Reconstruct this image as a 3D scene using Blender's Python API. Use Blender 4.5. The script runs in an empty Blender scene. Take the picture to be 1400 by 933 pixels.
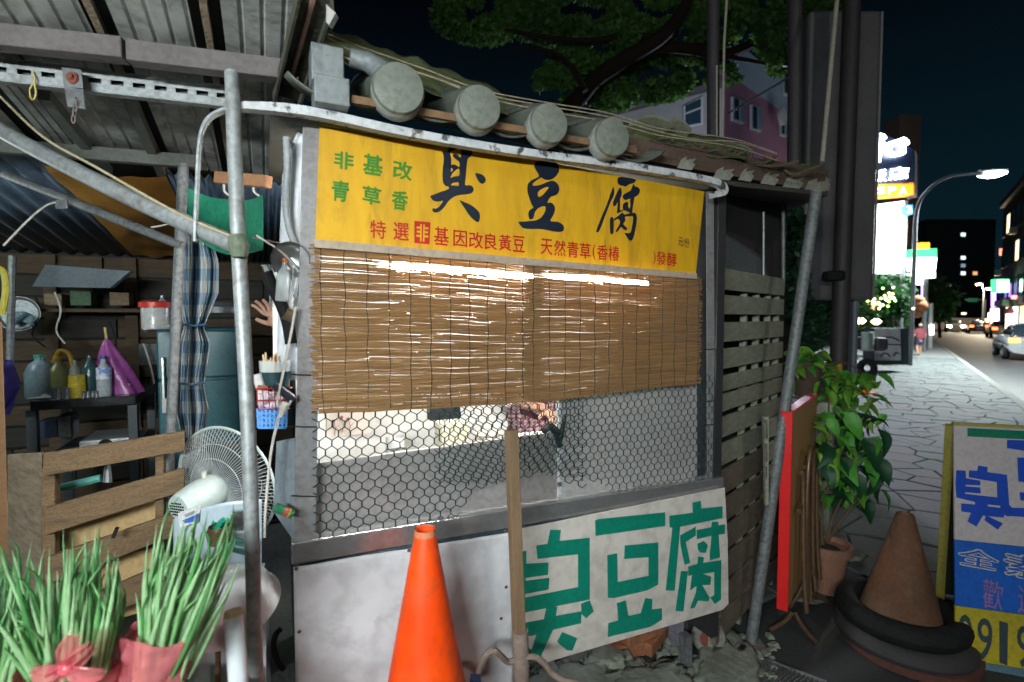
import bpy, bmesh, math, random
from mathutils import Vector, Matrix, noise
from mathutils.geometry import tessellate_polygon
random.seed(7)
PI = math.pi
sc = bpy.context.scene
col = sc.collection

# ---------------------------------------------------------------- camera
EYE = Vector((0, 0, 1.55)); FPX = 700.0; TH = math.atan((466.5 - 435) / FPX)
cd = bpy.data.cameras.new('camera'); cam = bpy.data.objects.new('camera', cd); col.objects.link(cam)
cam.location = EYE; cam.rotation_euler = (PI / 2 - TH, 0, 0)
cd.sensor_width = 36; cd.lens = 18; cd.clip_start = .05; cd.clip_end = 2000
cd.dof.use_dof = True; cd.dof.focus_distance = 2.0; cd.dof.aperture_fstop = 2.4
sc.camera = cam
sc.view_settings.view_transform = 'Standard'; sc.view_settings.look = 'None'
sc.view_settings.exposure = 0.65; sc.view_settings.gamma = 1
sc.cycles.use_denoising = True
sc.cycles.max_bounces = 7; sc.cycles.transparent_max_bounces = 24
sc.cycles.sample_clamp_indirect = 4.0
# ---------------------------------------------------------------- night sky
w = bpy.data.worlds.new('World'); sc.world = w; w.use_nodes = True
nt = w.node_tree; bg = nt.nodes['Background']
tc = nt.nodes.new('ShaderNodeTexCoord'); sx = nt.nodes.new('ShaderNodeSeparateXYZ'); rp_ = nt.nodes.new('ShaderNodeValToRGB')
nt.links.new(tc.outputs['Generated'], sx.inputs[0]); nt.links.new(sx.outputs['Z'], rp_.inputs[0])
rp_.color_ramp.elements[0].position = 0.0; rp_.color_ramp.elements[0].color = (.0022, .0100, .0150, 1)
rp_.color_ramp.elements[1].position = .5; rp_.color_ramp.elements[1].color = (.0004, .0008, .0016, 1)
nt.links.new(rp_.outputs[0], bg.inputs[0]); bg.inputs[1].default_value = 1.0

# ---------------------------------------------------------------- geometry of the view
FW = Vector((0, math.cos(TH), -math.sin(TH))); UP = Vector((0, math.sin(TH), math.cos(TH))); RT = Vector((1, 0, 0))
def ray(px, py): return RT * ((px - 700) / FPX) + UP * ((466.5 - py) / FPX) + FW
def P(px, py, Y):                       # point seen at a pixel of the photograph, Y metres ahead
    d = ray(px, py); return EYE + d * (Y / d.y)
def Hz(px, py, z):                      # on a horizontal plane
    d = ray(px, py); return EYE + d * ((z - EYE.z) / d.z)
U = Vector((.9013, .4332, 0)); V = Vector((-.4332, .9013, 0)); Z = Vector((0, 0, 1))
VF = 1.539                              # the stall's front plane
def q(px, py, v):                       # on an upright plane parallel to the stall front
    d = ray(px, py); return EYE + d * (v / d.dot(V))
def W(u, v, z): return U * u + V * v + Z * z
S = Vector((.607, .795, 0)); T = Vector((.795, -.607, 0))     # along and across the street
def ST(s, t, z): return S * s + T * t + Z * z

# ---------------------------------------------------------------- materials
MATS = {}
def mat(name, c, rough=.6, metal=0, var=.25, vs=6, bump=.15, bs=60, c2=None, mix=.5, emit=None, es=0, trans=0, alpha=1, stretch=None, spec=.5, coat=0, sharp=.25, transl=0, dirt=None):
    if name in MATS: return MATS[name]
    m = bpy.data.materials.new(name); m.use_nodes = True; MATS[name] = m
    n = m.node_tree.nodes; l = m.node_tree.links; b = n['Principled BSDF']
    b.inputs['Roughness'].default_value = rough; b.inputs['Metallic'].default_value = metal
    b.inputs['Specular IOR Level'].default_value = spec; b.inputs['Coat Weight'].default_value = coat
    t = n.new('ShaderNodeTexCoord'); src = t.outputs['Object']
    if stretch:
        mp = n.new('ShaderNodeMapping'); mp.inputs['Scale'].default_value = stretch; l.new(src, mp.inputs[0]); src = mp.outputs[0]
    no = n.new('ShaderNodeTexNoise'); no.inputs['Scale'].default_value = vs; no.inputs['Detail'].default_value = 7; no.inputs['Roughness'].default_value = .65
    l.new(src, no.inputs['Vector'])
    ra = n.new('ShaderNodeValToRGB'); e = ra.color_ramp.elements
    if c2 is None: c2 = tuple(x * (1 - var) for x in c)
    e[0].position = mix - sharp; e[0].color = (*c2, 1); e[1].position = mix + sharp; e[1].color = (*c, 1)
    l.new(no.outputs['Fac'], ra.inputs[0])
    no2 = n.new('ShaderNodeTexNoise'); no2.inputs['Scale'].default_value = bs; no2.inputs['Detail'].default_value = 5
    l.new(src, no2.inputs['Vector'])
    mx = n.new('ShaderNodeMixRGB'); mx.blend_type = 'MULTIPLY'; mx.inputs[0].default_value = min(1, var * 1.2)
    r2 = n.new('ShaderNodeValToRGB'); r2.color_ramp.elements[0].position = .36; r2.color_ramp.elements[0].color = (.35, .35, .35, 1); r2.color_ramp.elements[1].position = .56
    l.new(no2.outputs['Fac'], r2.inputs[0]); l.new(ra.outputs[0], mx.inputs[1]); l.new(r2.outputs[0], mx.inputs[2])
    if dirt:        # stains: (colour, amount, scale)
        n3 = n.new('ShaderNodeTexNoise'); n3.inputs['Scale'].default_value = dirt[2]; n3.inputs['Detail'].default_value = 12; n3.inputs['Roughness'].default_value = .75; n3.inputs['Distortion'].default_value = .6
        l.new(src, n3.inputs['Vector']); r3 = n.new('ShaderNodeValToRGB'); r3.color_ramp.elements[0].position = .50; r3.color_ramp.elements[0].color = (0, 0, 0, 1); r3.color_ramp.elements[1].position = .68; r3.color_ramp.elements[1].color = (dirt[1],) * 3 + (1,)
        l.new(n3.outputs['Fac'], r3.inputs[0]); m3 = n.new('ShaderNodeMixRGB'); m3.inputs[2].default_value = (*dirt[0], 1); l.new(r3.outputs[0], m3.inputs[0]); l.new(mx.outputs[0], m3.inputs[1]); mx = m3
    l.new(mx.outputs[0], b.inputs['Base Color'])
    if bump:
        bp = n.new('ShaderNodeBump'); bp.inputs['Strength'].default_value = bump; bp.inputs['Distance'].default_value = .01
        l.new(no2.outputs['Fac'], bp.inputs['Height']); l.new(bp.outputs[0], b.inputs['Normal'])
    if rough > .1:
        mr = n.new('ShaderNodeMapRange'); mr.inputs['To Min'].default_value = max(.05, rough - .12); mr.inputs['To Max'].default_value = min(1, rough + .12)
        l.new(no.outputs['Fac'], mr.inputs[0]); l.new(mr.outputs[0], b.inputs['Roughness'])
    if emit:
        b.inputs['Emission Color'].default_value = (*emit, 1); b.inputs['Emission Strength'].default_value = es
    if trans: b.inputs['Transmission Weight'].default_value = trans
    out = n['Material Output']; last = b.outputs[0]
    if transl:
        tr = n.new('ShaderNodeBsdfTranslucent'); l.new(mx.outputs[0], tr.inputs[0]); ms = n.new('ShaderNodeMixShader'); ms.inputs[0].default_value = transl
        l.new(last, ms.inputs[1]); l.new(tr.outputs[0], ms.inputs[2]); last = ms.outputs[0]
    if alpha < 1:
        tr = n.new('ShaderNodeBsdfTransparent'); ms = n.new('ShaderNodeMixShader'); ms.inputs[0].default_value = 1 - alpha
        tr.inputs[0].default_value = (*[min(1, x * .7 + .35) for x in c], 1)
        l.new(last, ms.inputs[1]); l.new(tr.outputs[0], ms.inputs[2]); last = ms.outputs[0]
    l.new(last, out.inputs[0])
    return m
def glow(name, c, s):
    if name in MATS: return MATS[name]
    m = bpy.data.materials.new(name); m.use_nodes = True; MATS[name] = m
    n = m.node_tree.nodes; b = n['Principled BSDF']; b.inputs['Base Color'].default_value = (*[min(.8, x) for x in c], 1)
    b.inputs['Emission Color'].default_value = (*c, 1); b.inputs['Emission Strength'].default_value = s
    return m
def gridmat(name, c1, c2, c3, scale, axes=(0, 2), rough=.8, transl=0):      # woven check cloth
    m = bpy.data.materials.new(name); m.use_nodes = True; MATS[name] = m
    n = m.node_tree.nodes; l = m.node_tree.links; b = n['Principled BSDF']; b.inputs['Roughness'].default_value = rough
    t = n.new('ShaderNodeTexCoord'); s = n.new('ShaderNodeSeparateXYZ'); l.new(t.outputs['UV'], s.inputs[0])
    outs = []
    for ax in (0, 1):
        a = n.new('ShaderNodeMath'); a.operation = 'MULTIPLY'; a.inputs[1].default_value = scale; l.new(s.outputs[ax], a.inputs[0])
        f = n.new('ShaderNodeMath'); f.operation = 'FRACT'; l.new(a.outputs[0], f.inputs[0])
        g = n.new('ShaderNodeMath'); g.operation = 'GREATER_THAN'; g.inputs[1].default_value = .5; l.new(f.outputs[0], g.inputs[0]); outs.append(g)
    ad = n.new('ShaderNodeMath'); ad.operation = 'ADD'; l.new(outs[0].outputs[0], ad.inputs[0]); l.new(outs[1].outputs[0], ad.inputs[1])
    hf = n.new('ShaderNodeMath'); hf.operation = 'MULTIPLY'; hf.inputs[1].default_value = .5; l.new(ad.outputs[0], hf.inputs[0])
    r = n.new('ShaderNodeValToRGB'); r.color_ramp.interpolation = 'CONSTANT'; e = r.color_ramp.elements
    e[0].color = (*c1, 1); e[1].position = .9; e[1].color = (*c3, 1); k = r.color_ramp.elements.new(.3); k.color = (*c2, 1)
    l.new(hf.outputs[0], r.inputs[0]); l.new(r.outputs[0], b.inputs['Base Color'])
    return m

# ---------------------------------------------------------------- objects
def tag(o, label=None, cat=None, group=None, kind=None):
    if label: o['label'] = label
    if cat: o['category'] = cat
    if group: o['group'] = group
    if kind: o['kind'] = kind
    return o
def thing(name, label, cat, loc=(0, 0, 0), group=None):
    o = bpy.data.objects.new(name, None); col.objects.link(o); o.location = Vector(loc); o.empty_display_size = .1
    return tag(o, label, cat, group)
def wloc(o):
    p = Vector((0, 0, 0))
    while o is not None: p += o.location; o = o.parent
    return p
class MB:
    def __init__(s): s.v = []; s.f = []; s.uv = None
    def add(s, vs, fs):
        k = len(s.v); s.v += [Vector(x) for x in vs]; s.f += [tuple(i + k for i in f) for f in fs]; return s
    def hexa(s, p):                     # 8 corners: 4 bottom, 4 top
        return s.add(p, [(3, 2, 1, 0), (4, 5, 6, 7), (0, 1, 5, 4), (1, 2, 6, 5), (2, 3, 7, 6), (3, 0, 4, 7)])
    def fbox(s, u0, u1, v0, v1, z0, z1):
        return s.hexa([W(u0, v0, z0), W(u1, v0, z0), W(u1, v1, z0), W(u0, v1, z0), W(u0, v0, z1), W(u1, v0, z1), W(u1, v1, z1), W(u0, v1, z1)])
    def box(s, c, sz, ax=None):
        a, b_, c_ = ax if ax else (Vector((1, 0, 0)), Vector((0, 1, 0)), Z)
        c = Vector(c); x, y, z = a * sz[0] / 2, b_ * sz[1] / 2, c_ * sz[2] / 2
        return s.hexa([c - x - y - z, c + x - y - z, c + x + y - z, c - x + y - z, c - x - y + z, c + x - y + z, c + x + y + z, c - x + y + z])
    def bar(s, p0, p1, w_, h, up=Z):    # rectangular bar from p0 to p1
        p0, p1 = Vector(p0), Vector(p1); d = (p1 - p0).normalized()
        a = d.cross(Vector(up)).normalized() * w_ / 2; b_ = a.cross(d).normalized() * h / 2
        return s.hexa([p0 - a - b_, p0 + a - b_, p1 + a - b_, p1 - a - b_, p0 - a + b_, p0 + a + b_, p1 + a + b_, p1 - a + b_])
    def plate(s, pts, vec):             # a polygon given thickness vec
        pts = [Vector(p) for p in pts]; n_ = len(pts); vec = Vector(vec)
        if n_ > 4:
            tri = tessellate_polygon([pts])
            fs = [tuple(t) for t in tri] + [tuple(n_ + i for i in reversed(t)) for t in tri]
        else: fs = [tuple(range(n_)), tuple(n_ + i for i in reversed(range(n_)))]
        fs += [(i, i + n_, (i + 1) % n_ + n_, (i + 1) % n_) for i in range(n_)]
        return s.add(pts + [p + vec for p in pts], fs)
    def tube(s, pts, r, n=8, cap=True, r_end=None):
        pts = [Vector(p) for p in pts]; m = len(pts); rings = []; prev = None
        for i, p in enumerate(pts):
            d = (pts[min(i + 1, m - 1)] - pts[max(i - 1, 0)]).normalized()
            if prev is None:
                a = d.cross(Z if abs(d.z) < .9 else Vector((1, 0, 0))).normalized()
            else:
                a = (prev - d * prev.dot(d)).normalized()
            prev = a; b_ = d.cross(a)
            rr = r[i] if isinstance(r, (list, tuple)) else (r + (r_end - r) * i / (m - 1) if r_end is not None else r)
            rings.append([p + (a * math.cos(2 * PI * k / n) + b_ * math.sin(2 * PI * k / n)) * rr for k in range(n)])
        vs = [x for g in rings for x in g]; fs = []
        for i in range(m - 1):
            for k in range(n): fs.append((i * n + k, i * n + (k + 1) % n, (i + 1) * n + (k + 1) % n, (i + 1) * n + k))
        if cap: fs += [tuple(reversed(range(n))), tuple((m - 1) * n + k for k in range(n))]
        return s.add(vs, fs)
    def lathe(s, prof, o, ax=Z, n=24, closed=False):    # prof = [(r, h)...]
        o = Vector(o); ax = Vector(ax).normalized(); a = ax.cross(Vector((.3, 1, .2))).normalized(); b_ = ax.cross(a)
        vs = []; fs = []
        for r, h in prof:
            for k in range(n): vs.append(o + ax * h + (a * math.cos(2 * PI * k / n) + b_ * math.sin(2 * PI * k / n)) * r)
        m = len(prof)
        for i in range(m - 1):
            for k in range(n): fs.append((i * n + k, i * n + (k + 1) % n, (i + 1) * n + (k + 1) % n, (i + 1) * n + k))
        if closed: fs += [tuple(reversed(range(n))), tuple((m - 1) * n + k for k in range(n))]
        return s.add(vs, fs)
    def grid(s, fn, nu, nv):
        vs = [fn(i / nu, j / nv) for j in range(nv + 1) for i in range(nu + 1)]
        s.uv = [(i / nu, j / nv) for j in range(nv + 1) for i in range(nu + 1)]
        return s.add(vs, [(j * (nu + 1) + i, j * (nu + 1) + i + 1, (j + 1) * (nu + 1) + i + 1, (j + 1) * (nu + 1) + i) for j in range(nv) for i in range(nu)])
    def build(s, name, m, parent=None, label=None, cat=None, group=None, kind=None, bevel=0, smooth=False, origin=None, solid=0, sub=0):
        base = wloc(parent) if parent is not None else Vector((0, 0, 0))
        if parent is not None: o0 = sum(s.v, Vector()) / max(1, len(s.v)) if origin is None else Vector(origin)
        elif origin is not None: o0 = Vector(origin)
        elif kind == 'structure': o0 = Vector((0, 0, 0))
        else:
            o0 = sum(s.v, Vector()) / max(1, len(s.v)); o0.z = min(x.z for x in s.v)
        me = bpy.data.meshes.new(name); me.from_pydata([x - o0 for x in s.v], [], s.f)
        if s.uv and len(s.uv) == len(s.v):
            ul = me.uv_layers.new(name='UVMap')
            for lp in me.loops: ul.data[lp.index].uv = s.uv[lp.vertex_index]
        me.materials.append(m)
        if smooth:
            me.polygons.foreach_set('use_smooth', [True] * len(me.polygons))
        bm = bmesh.new(); bm.from_mesh(me)
        if not s.uv: bmesh.ops.recalc_face_normals(bm, faces=bm.faces)
        if smooth:
            for e in bm.edges:
                if len(e.link_faces) == 2 and e.calc_face_angle(0) > .7: e.smooth = False
        bm.to_mesh(me); bm.free(); me.update()
        o = bpy.data.objects.new(name, me); col.objects.link(o)
        if parent is not None: o.parent = parent
        o.location = o0 - base
        if solid:
            md = o.modifiers.new('solid', 'SOLIDIFY'); md.thickness = solid; md.offset = 0
        if sub:
            md = o.modifiers.new('sub', 'SUBSURF'); md.levels = sub; md.render_levels = sub
        if bevel:
            md = o.modifiers.new('bevel', 'BEVEL'); md.width = bevel; md.segments = 2; md.limit_method = 'ANGLE'
        return tag(o, label, cat, group, kind)
def children(o): return [c for c in col.objects if c.parent == o]
def copy_tree(o, parent=None, ch=None):
    if ch is None:
        ch = {}
        for c in col.objects:
            if c.parent is not None: ch.setdefault(c.parent.name, []).append(c)
    c = o.copy(); col.objects.link(c)
    if parent is not None: c.parent = parent
    for k in ch.get(o.name, []): copy_tree(k, c, ch)
    return c
def smooth_closed(pts, n=4):
    m = len(pts); out = []
    for i in range(m):
        p0, p1, p2, p3 = pts[i - 1], pts[i], pts[(i + 1) % m], pts[(i + 2) % m]
        for k in range(n):
            t = k / n
            out.append(tuple(.5 * (2 * p1[j] + (p2[j] - p0[j]) * t + (2 * p0[j] - 5 * p1[j] + 4 * p2[j] - p3[j]) * t * t + (3 * p1[j] - p0[j] - 3 * p2[j] + p3[j]) * t ** 3) for j in (0, 1)))
    return out
def curve(pts, n=6):                    # open Catmull-Rom through 3D points
    pts = [Vector(p) for p in pts]; out = []
    for i in range(len(pts) - 1):
        p0 = pts[max(i - 1, 0)]; p1 = pts[i]; p2 = pts[i + 1]; p3 = pts[min(i + 2, len(pts) - 1)]
        for k in range(n):
            t = k / n; out.append(.5 * (2 * p1 + (p2 - p0) * t + (2 * p0 - 5 * p1 + 4 * p2 - p3) * t * t + (3 * p1 - p0 - 3 * p2 + p3) * t ** 3))
    return out + [pts[-1]]
def stroke(mb, plane, loops, sm=0, lift=0):   # flat ink: loops of pixel points, first the outline, then holes
    L = [smooth_closed(l, sm) if sm else l for l in loops]
    P3 = [[plane(x, y, lift) for x, y in l] for l in L]
    flat2 = [[Vector((x, y, 0)) for x, y in l] for l in L]
    allp = [p for l in P3 for p in l]
    mb.add(allp, [tuple(t) for t in tessellate_polygon(flat2)])
_tc = {}
def text_shape(s, off=0):
    if (s, off) in _tc: return _tc[(s, off)]
    cu = bpy.data.curves.new('t', 'FONT'); cu.body = s; cu.size = 1; cu.offset = off; cu.resolution_u = 3
    o = bpy.data.objects.new('t', cu); col.objects.link(o); dg = bpy.context.evaluated_depsgraph_get()
    me = bpy.data.meshes.new_from_object(o.evaluated_get(dg))
    vs = [v.co.copy() for v in me.vertices]; fs = [tuple(p.vertices) for p in me.polygons]
    bpy.data.objects.remove(o); bpy.data.curves.remove(cu); bpy.data.meshes.remove(me)
    _tc[(s, off)] = (vs, fs); return vs, fs
def write(mb, plane, s, quad, off=.01, lift=0, ref=None):  # quad: px of top-left, top-right, bottom-right, bottom-left of the ink
    vs, fs = text_shape(s, 0)
    if not vs: return
    rv = vs; bd = off * .75; cop = [(0, 0)] + ([(bd * math.cos(k * PI / 4), bd * math.sin(k * PI / 4)) for k in range(8)] if off > .002 else [])
    x0 = min(v.x for v in rv); x1 = max(v.x for v in rv); y0 = min(v.y for v in rv); y1 = max(v.y for v in rv)
    tl, tr, br, bl = quad; x0 -= bd; x1 += bd; y0 -= bd; y1 += bd
    for ci, (cx, cy) in enumerate(cop):
        pts = []
        for v in vs:
            a = (v.x + cx - x0) / (x1 - x0); b_ = (y1 - v.y - cy) / (y1 - y0)
            x = (tl[0] * (1 - a) + tr[0] * a) * (1 - b_) + (bl[0] * (1 - a) + br[0] * a) * b_
            y = (tl[1] * (1 - a) + tr[1] * a) * (1 - b_) + (bl[1] * (1 - a) + br[1] * a) * b_
            pts.append(plane(x, y, lift + .00008 * ci))
        mb.add(pts, fs)
def figure(name, joints, edges, m, parent, sub=2):
    # one continuous skin over a skeleton; joints = [(pos, radius)]
    base = wloc(parent); o0 = Vector(joints[0][0])
    me = bpy.data.meshes.new(name); me.from_pydata([Vector(j[0]) - o0 for j in joints], edges, []); me.materials.append(m)
    o = bpy.data.objects.new(name, me); col.objects.link(o); o.parent = parent; o.location = o0 - base
    o.modifiers.new('skin', 'SKIN'); sd = me.skin_vertices[0].data
    for i, j in enumerate(joints):
        r = j[1]; sd[i].radius = r if isinstance(r, tuple) else (r, r)
    sd[0].use_root = True
    s = o.modifiers.new('sub', 'SUBSURF'); s.levels = sub; s.render_levels = sub
    dg = bpy.context.evaluated_depsgraph_get(); nm = bpy.data.meshes.new_from_object(o.evaluated_get(dg))
    o.modifiers.clear(); o.data = nm
    nm.polygons.foreach_set('use_smooth', [True] * len(nm.polygons))
    return o
# ================================================================ lamps
def lamp(name, kind, loc, energy, color=(1, 1, 1), size=.2, rot=None, size_y=None, spot=None):
    ld = bpy.data.lights.new(name, kind); ld.energy = energy; ld.color = color
    if kind == 'AREA':
        ld.size = size
        if size_y: ld.shape = 'RECTANGLE'; ld.size_y = size_y
    elif kind in ('POINT', 'SPOT'): ld.shadow_soft_size = size
    if spot: ld.spot_size = spot; ld.spot_blend = .6
    o = bpy.data.objects.new(name, ld); col.objects.link(o); o.location = loc
    if rot is not None: o.rotation_euler = rot
    return o
def aim(o, p): o.rotation_euler = (Vector(p) - o.location).to_track_quat('-Z', 'Y').to_euler()
# street lamp on the kerb behind the camera, the one that lights the stall's face
KEY = Vector((2.6, -3.4, 5.0))
lk = lamp('street_lamp_light', 'SPOT', KEY, 150, (1.0, .95, .86), .12, spot=2.6); aim(lk, (.6, 1.4, .9))
# working lamp hung from the roof just behind the camera
WK = Vector((-.75, -1.25, 1.98))
lw = lamp('work_lamp_light', 'AREA', WK, 46, (.93, 1.0, .99), 1.15, size_y=.10); lw.data.spread = 2.3; aim(lw, (-.50, 1.7, 1.35))
SHL = q(-260, 300, 3.0); ls_ = lamp('shack_fill_light', 'POINT', SHL, 8, (.86, 1.0, .92), .12)  # added lamp out of view, lifts the dark inside the shack

# ================================================================ materials
steel = mat('brushed_steel', (.50, .52, .53), .33, .9, var=.25, vs=3, bump=.05, bs=200, stretch=(1, 1, 12))
steel_d = mat('dull_steel', (.30, .33, .35), .5, .6, var=.45, vs=9, bump=.12)
steel_r = mat('rim_steel', (.56, .57, .58), .24, .8, var=.2, vs=4, bump=.03, dirt=((.2, .18, .15), .5, 6))
post_m = mat('grey_painted_post', (.24, .24, .25), .55, .2, var=.25, vs=12, bump=.08, dirt=((.10, .08, .06), .6, 8))
galv = mat('galvanised_pipe', (.34, .37, .38), .5, .3, var=.35, vs=18, bump=.1, dirt=((.12, .09, .06), .7, 12))
galv_d = mat('old_galvanised_pipe', (.22, .24, .25), .6, .3, var=.5, vs=14, bump=.2)
chip = mat('chipped_white_paint', (.46, .48, .50), .45, 0, c2=(.06, .06, .06), vs=22, mix=.42, sharp=.03, bump=.15)
yellow = mat('yellow_banner', (.74, .43, .006), .62, c2=(.52, .28, .005), vs=2.5, bump=.06, bs=400, stretch=(6, 6, 1.2), transl=.12, dirt=((.16, .10, .01), .6, 1.6))
ink = mat('dark_blue_ink', (.006, .014, .03), .45, var=.3, bump=.03)
green_ink = mat('leaf_green_ink', (.045, .20, .006), .6, var=.2)
red_ink = mat('red_ink', (.45, .008, .004), .55, var=.15)
white_cloth = mat('white_vinyl_cloth', (.62, .64, .68), .55, c2=(.50, .51, .54), vs=3, bump=.22, bs=14, dirt=((.22, .19, .17), .55, 2.2))
tape_green = mat('green_tape', (.004, .22, .15), .42, var=.2, bump=.06)
reed = mat('bamboo_reed', (.52, .33, .155), .6, c2=(.20, .105, .042), vs=5, stretch=(1.1, 1.1, 55), sharp=.22, bump=.2, bs=30, transl=.4)
cordm = mat('dark_cord', (.05, .045, .03), .9)
wire_g = mat('green_wire', (.004, .03, .03), .8, bump=0, spec=.2)
wood_old = mat('weathered_wood', (.34, .27, .19), .8, c2=(.13, .10, .065), vs=5, stretch=(2, 2, 9), bump=.5, bs=45)
black = mat('black_rubber', (.014, .015, .016), .8, bump=.35, spec=.25, var=.5)
dark = mat('dark_recess', (.02, .022, .024), .8)

# ================================================================ food stall
front = lambda x, y, lift=0: q(x, y, VF - lift)
uL = q(405, 600, VF).dot(U); uR = q(968, 500, VF).dot(U)
zr = .5 * (q(430, 152, 1.47).z + q(970, 243, 1.47).z)     # height of the rim
zc = .5 * (q(400, 755, VF).z + q(990, 661, VF).z)         # counter rim
stall = thing('food_stall', 'stainless street food stall with yellow banner, reed blinds and glowing white interior', 'food stall', W(uL, VF, 0))
b = MB(); b.hexa([front(400, 745, -.03), front(432, 741, -.03), front(432, 741, 0), front(400, 745, 0), front(414, 165, -.03), front(440, 168, -.03), front(440, 168, 0), front(414, 165, 0)])
b.build('corner_post', post_m, stall, bevel=.003)
b = MB(); b.hexa([front(967, 662, -.03), front(978, 660, -.03), front(978, 660, 0), front(967, 662, 0), front(965, 262, -.03), front(976, 262, -.03), front(976, 262, 0), front(965, 262, 0)])
b.build('corner_post', post_m, stall, bevel=.002)
b = MB(); b.hexa([front(953, 662, -.06), front(966, 660, -.06), front(966, 660, -.04), front(953, 662, -.04), front(953, 262, -.06), front(966, 262, -.06), front(966, 262, -.04), front(953, 262, -.04)])
b.build('inner_post', mat('dark_post', (.05, .055, .065), .4, .3), stall)
MB().fbox(uR + .035, uR + .075, VF - .01, VF + .5, .2, zr - .02).build('side_panel', mat('black_side', (.02, .02, .022), .7), stall)
for y in (512, 583, 678):
    MB().tube([front(398, y, .003), front(415, y + 1, .004), front(434, y + 1, .003)], .0022, 6).build('cable_tie', black, stall)
for x, y in ((971, 478), (971, 549), (971, 581)):
    MB().tube([front(963, y, .003), front(971, y, .004), front(980, y - 1, .003)], .0022, 6).build('cable_tie', black, stall)
# roof slab, soffit and rim
MB().fbox(uL - .05, uR + .06, 1.475, 2.22, zr - .016, zr - .002).build('roof_slab', mat('sooty_board', (.05, .055, .045), .8, var=.5), stall)
rim = [(266, 330), (267, 290), (269, 245), (271, 205), (276, 175), (288, 157), (312, 147), (345, 144), (430, 153), (560, 181), (700, 205), (840, 224), (930, 238), (972, 246), (990, 253), (992, 262), (978, 266)]
pts = curve([q(x, y, 1.44) for x, y in rim], 5)
r = MB(); n_ = len(pts)
for i in range(n_ - 1):
    for sgn in (1,):
        pass
vs = []; fs = []
for i, p in enumerate(pts):
    d = (pts[min(i + 1, n_ - 1)] - pts[max(0, i - 1)]).normalized(); nn = d.cross(V).normalized() * (.0038 + .0078 * min(1, max(0, (i - 28) / 10)))
    for a, b_ in ((-1, 0), (1, 0), (1, .03), (-1, .03)): vs.append(p + nn * a + V * b_)
for i in range(n_ - 1):
    for k in range(4): fs.append((i * 4 + k, i * 4 + (k + 1) % 4, i * 4 + 4 + (k + 1) % 4, i * 4 + 4 + k))
cut = 34 * 4; r.add(vs[:cut], [f for f in fs if max(f) < cut]); r.build('roof_rim', steel_d, stall, bevel=.002, label='thin dark chrome bend at the left end of the roof rim')
r = MB(); r.add(vs, [f for f in fs if min(f) >= cut - 4]); r.v = r.v[cut - 4:]; r.f = [tuple(i - cut + 4 for i in f) for f in r.f]; r.build('roof_rim', chip, stall, bevel=.003)
# counter rim and cabinet
MB().plate([front(399, 743, .03), front(990, 653, .03), front(990, 672, .03), front(399, 773, .03)], V * .05).build('counter_rim', steel_r, stall, bevel=.004)
b = MB(); b.fbox(uL + .0, uR + .03, VF + .012, VF + .62, .385, zc - .03); b.build('cabinet', mat('cabinet_side_steel', (.13, .19, .24), .45, .5, c2=(.05, .06, .07), vs=7), stall, bevel=.004)
MB().fbox(uL, uR + .03, VF + .02, VF + .62, zc - .028, zc + .004).build('worktop', steel, stall, bevel=.003)
bl = mat('inner_steel_panel', (.50, .49, .49), .42, .55, c2=(.40, .38, .37), vs=2.2, bump=.05)
MB().plate([front(428, 634, -.05), front(765, 590, -.05), front(765, 704, -.05), front(428, 745, -.05)], V * .012).build('front_guard', bl, stall, bevel=.002)
MB().plate([front(769, 536, -.045), front(960, 512, -.045), front(960, 672, -.045), front(769, 702, -.045)], V * .01).build('front_guard', mat('frosted_panel', (.46, .45, .44), .5, .35, c2=(.38, .37, .37), vs=1.6, bump=.05), stall, label='tall matt grey guard on the right')
MB().plate([front(764, 540, -.04), front(769, 540, -.04), front(769, 702, -.04), front(764, 702, -.04)], V * .02).build('guard_rail', chip, stall)
inner_w = mat('white_inner_wall', (.68, .67, .64), .35, .1, var=.12, vs=4)
MB().fbox(uL + .03, q(694, 500, VF + .6).dot(U), VF + .6, VF + .615, zc, zr - .06).build('back_panel', inner_w, stall)
MB().fbox(q(772, 500, VF + .6).dot(U), uR, VF + .6, VF + .615, zc, zr - .06).build('back_panel', inner_w, stall)
MB().fbox(q(694, 500, VF + .6).dot(U) + .001, q(772, 500, VF + .6).dot(U) - .001, VF + .601, VF + .614, q(730, 535, VF + .6).z, zr - .06).build('back_panel', inner_w, stall)
# fluorescent tubes inside
for x0, x1, y0, y1 in ((537, 728, 366, 382), (752, 884, 380, 389)):
    a, c = q(x0, y0, VF + .03), q(x1, y1, VF + .03)
    MB().tube([a, c], .011, 12).build('fluorescent_tube', glow('lamp_white', (1.0, .97, .93), 170), stall)
    MB().bar(a + Z * .028 + V * .02, c + Z * .028 + V * .02, .05, .02).build('tube_fitting', mat('white_enamel', (.7, .7, .68), .4, var=.1), stall)
ta_, tb2 = q(470, 545, VF + .36), q(690, 545, VF + .36); ta_.z = tb2.z = zr - .11
MB().tube([ta_, tb2], .012, 12).build('fluorescent_tube', glow('fill_tube_white', (1.0, .95, .86), 90), stall)  # extra tube added out of sight to brighten the stall interior
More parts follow.
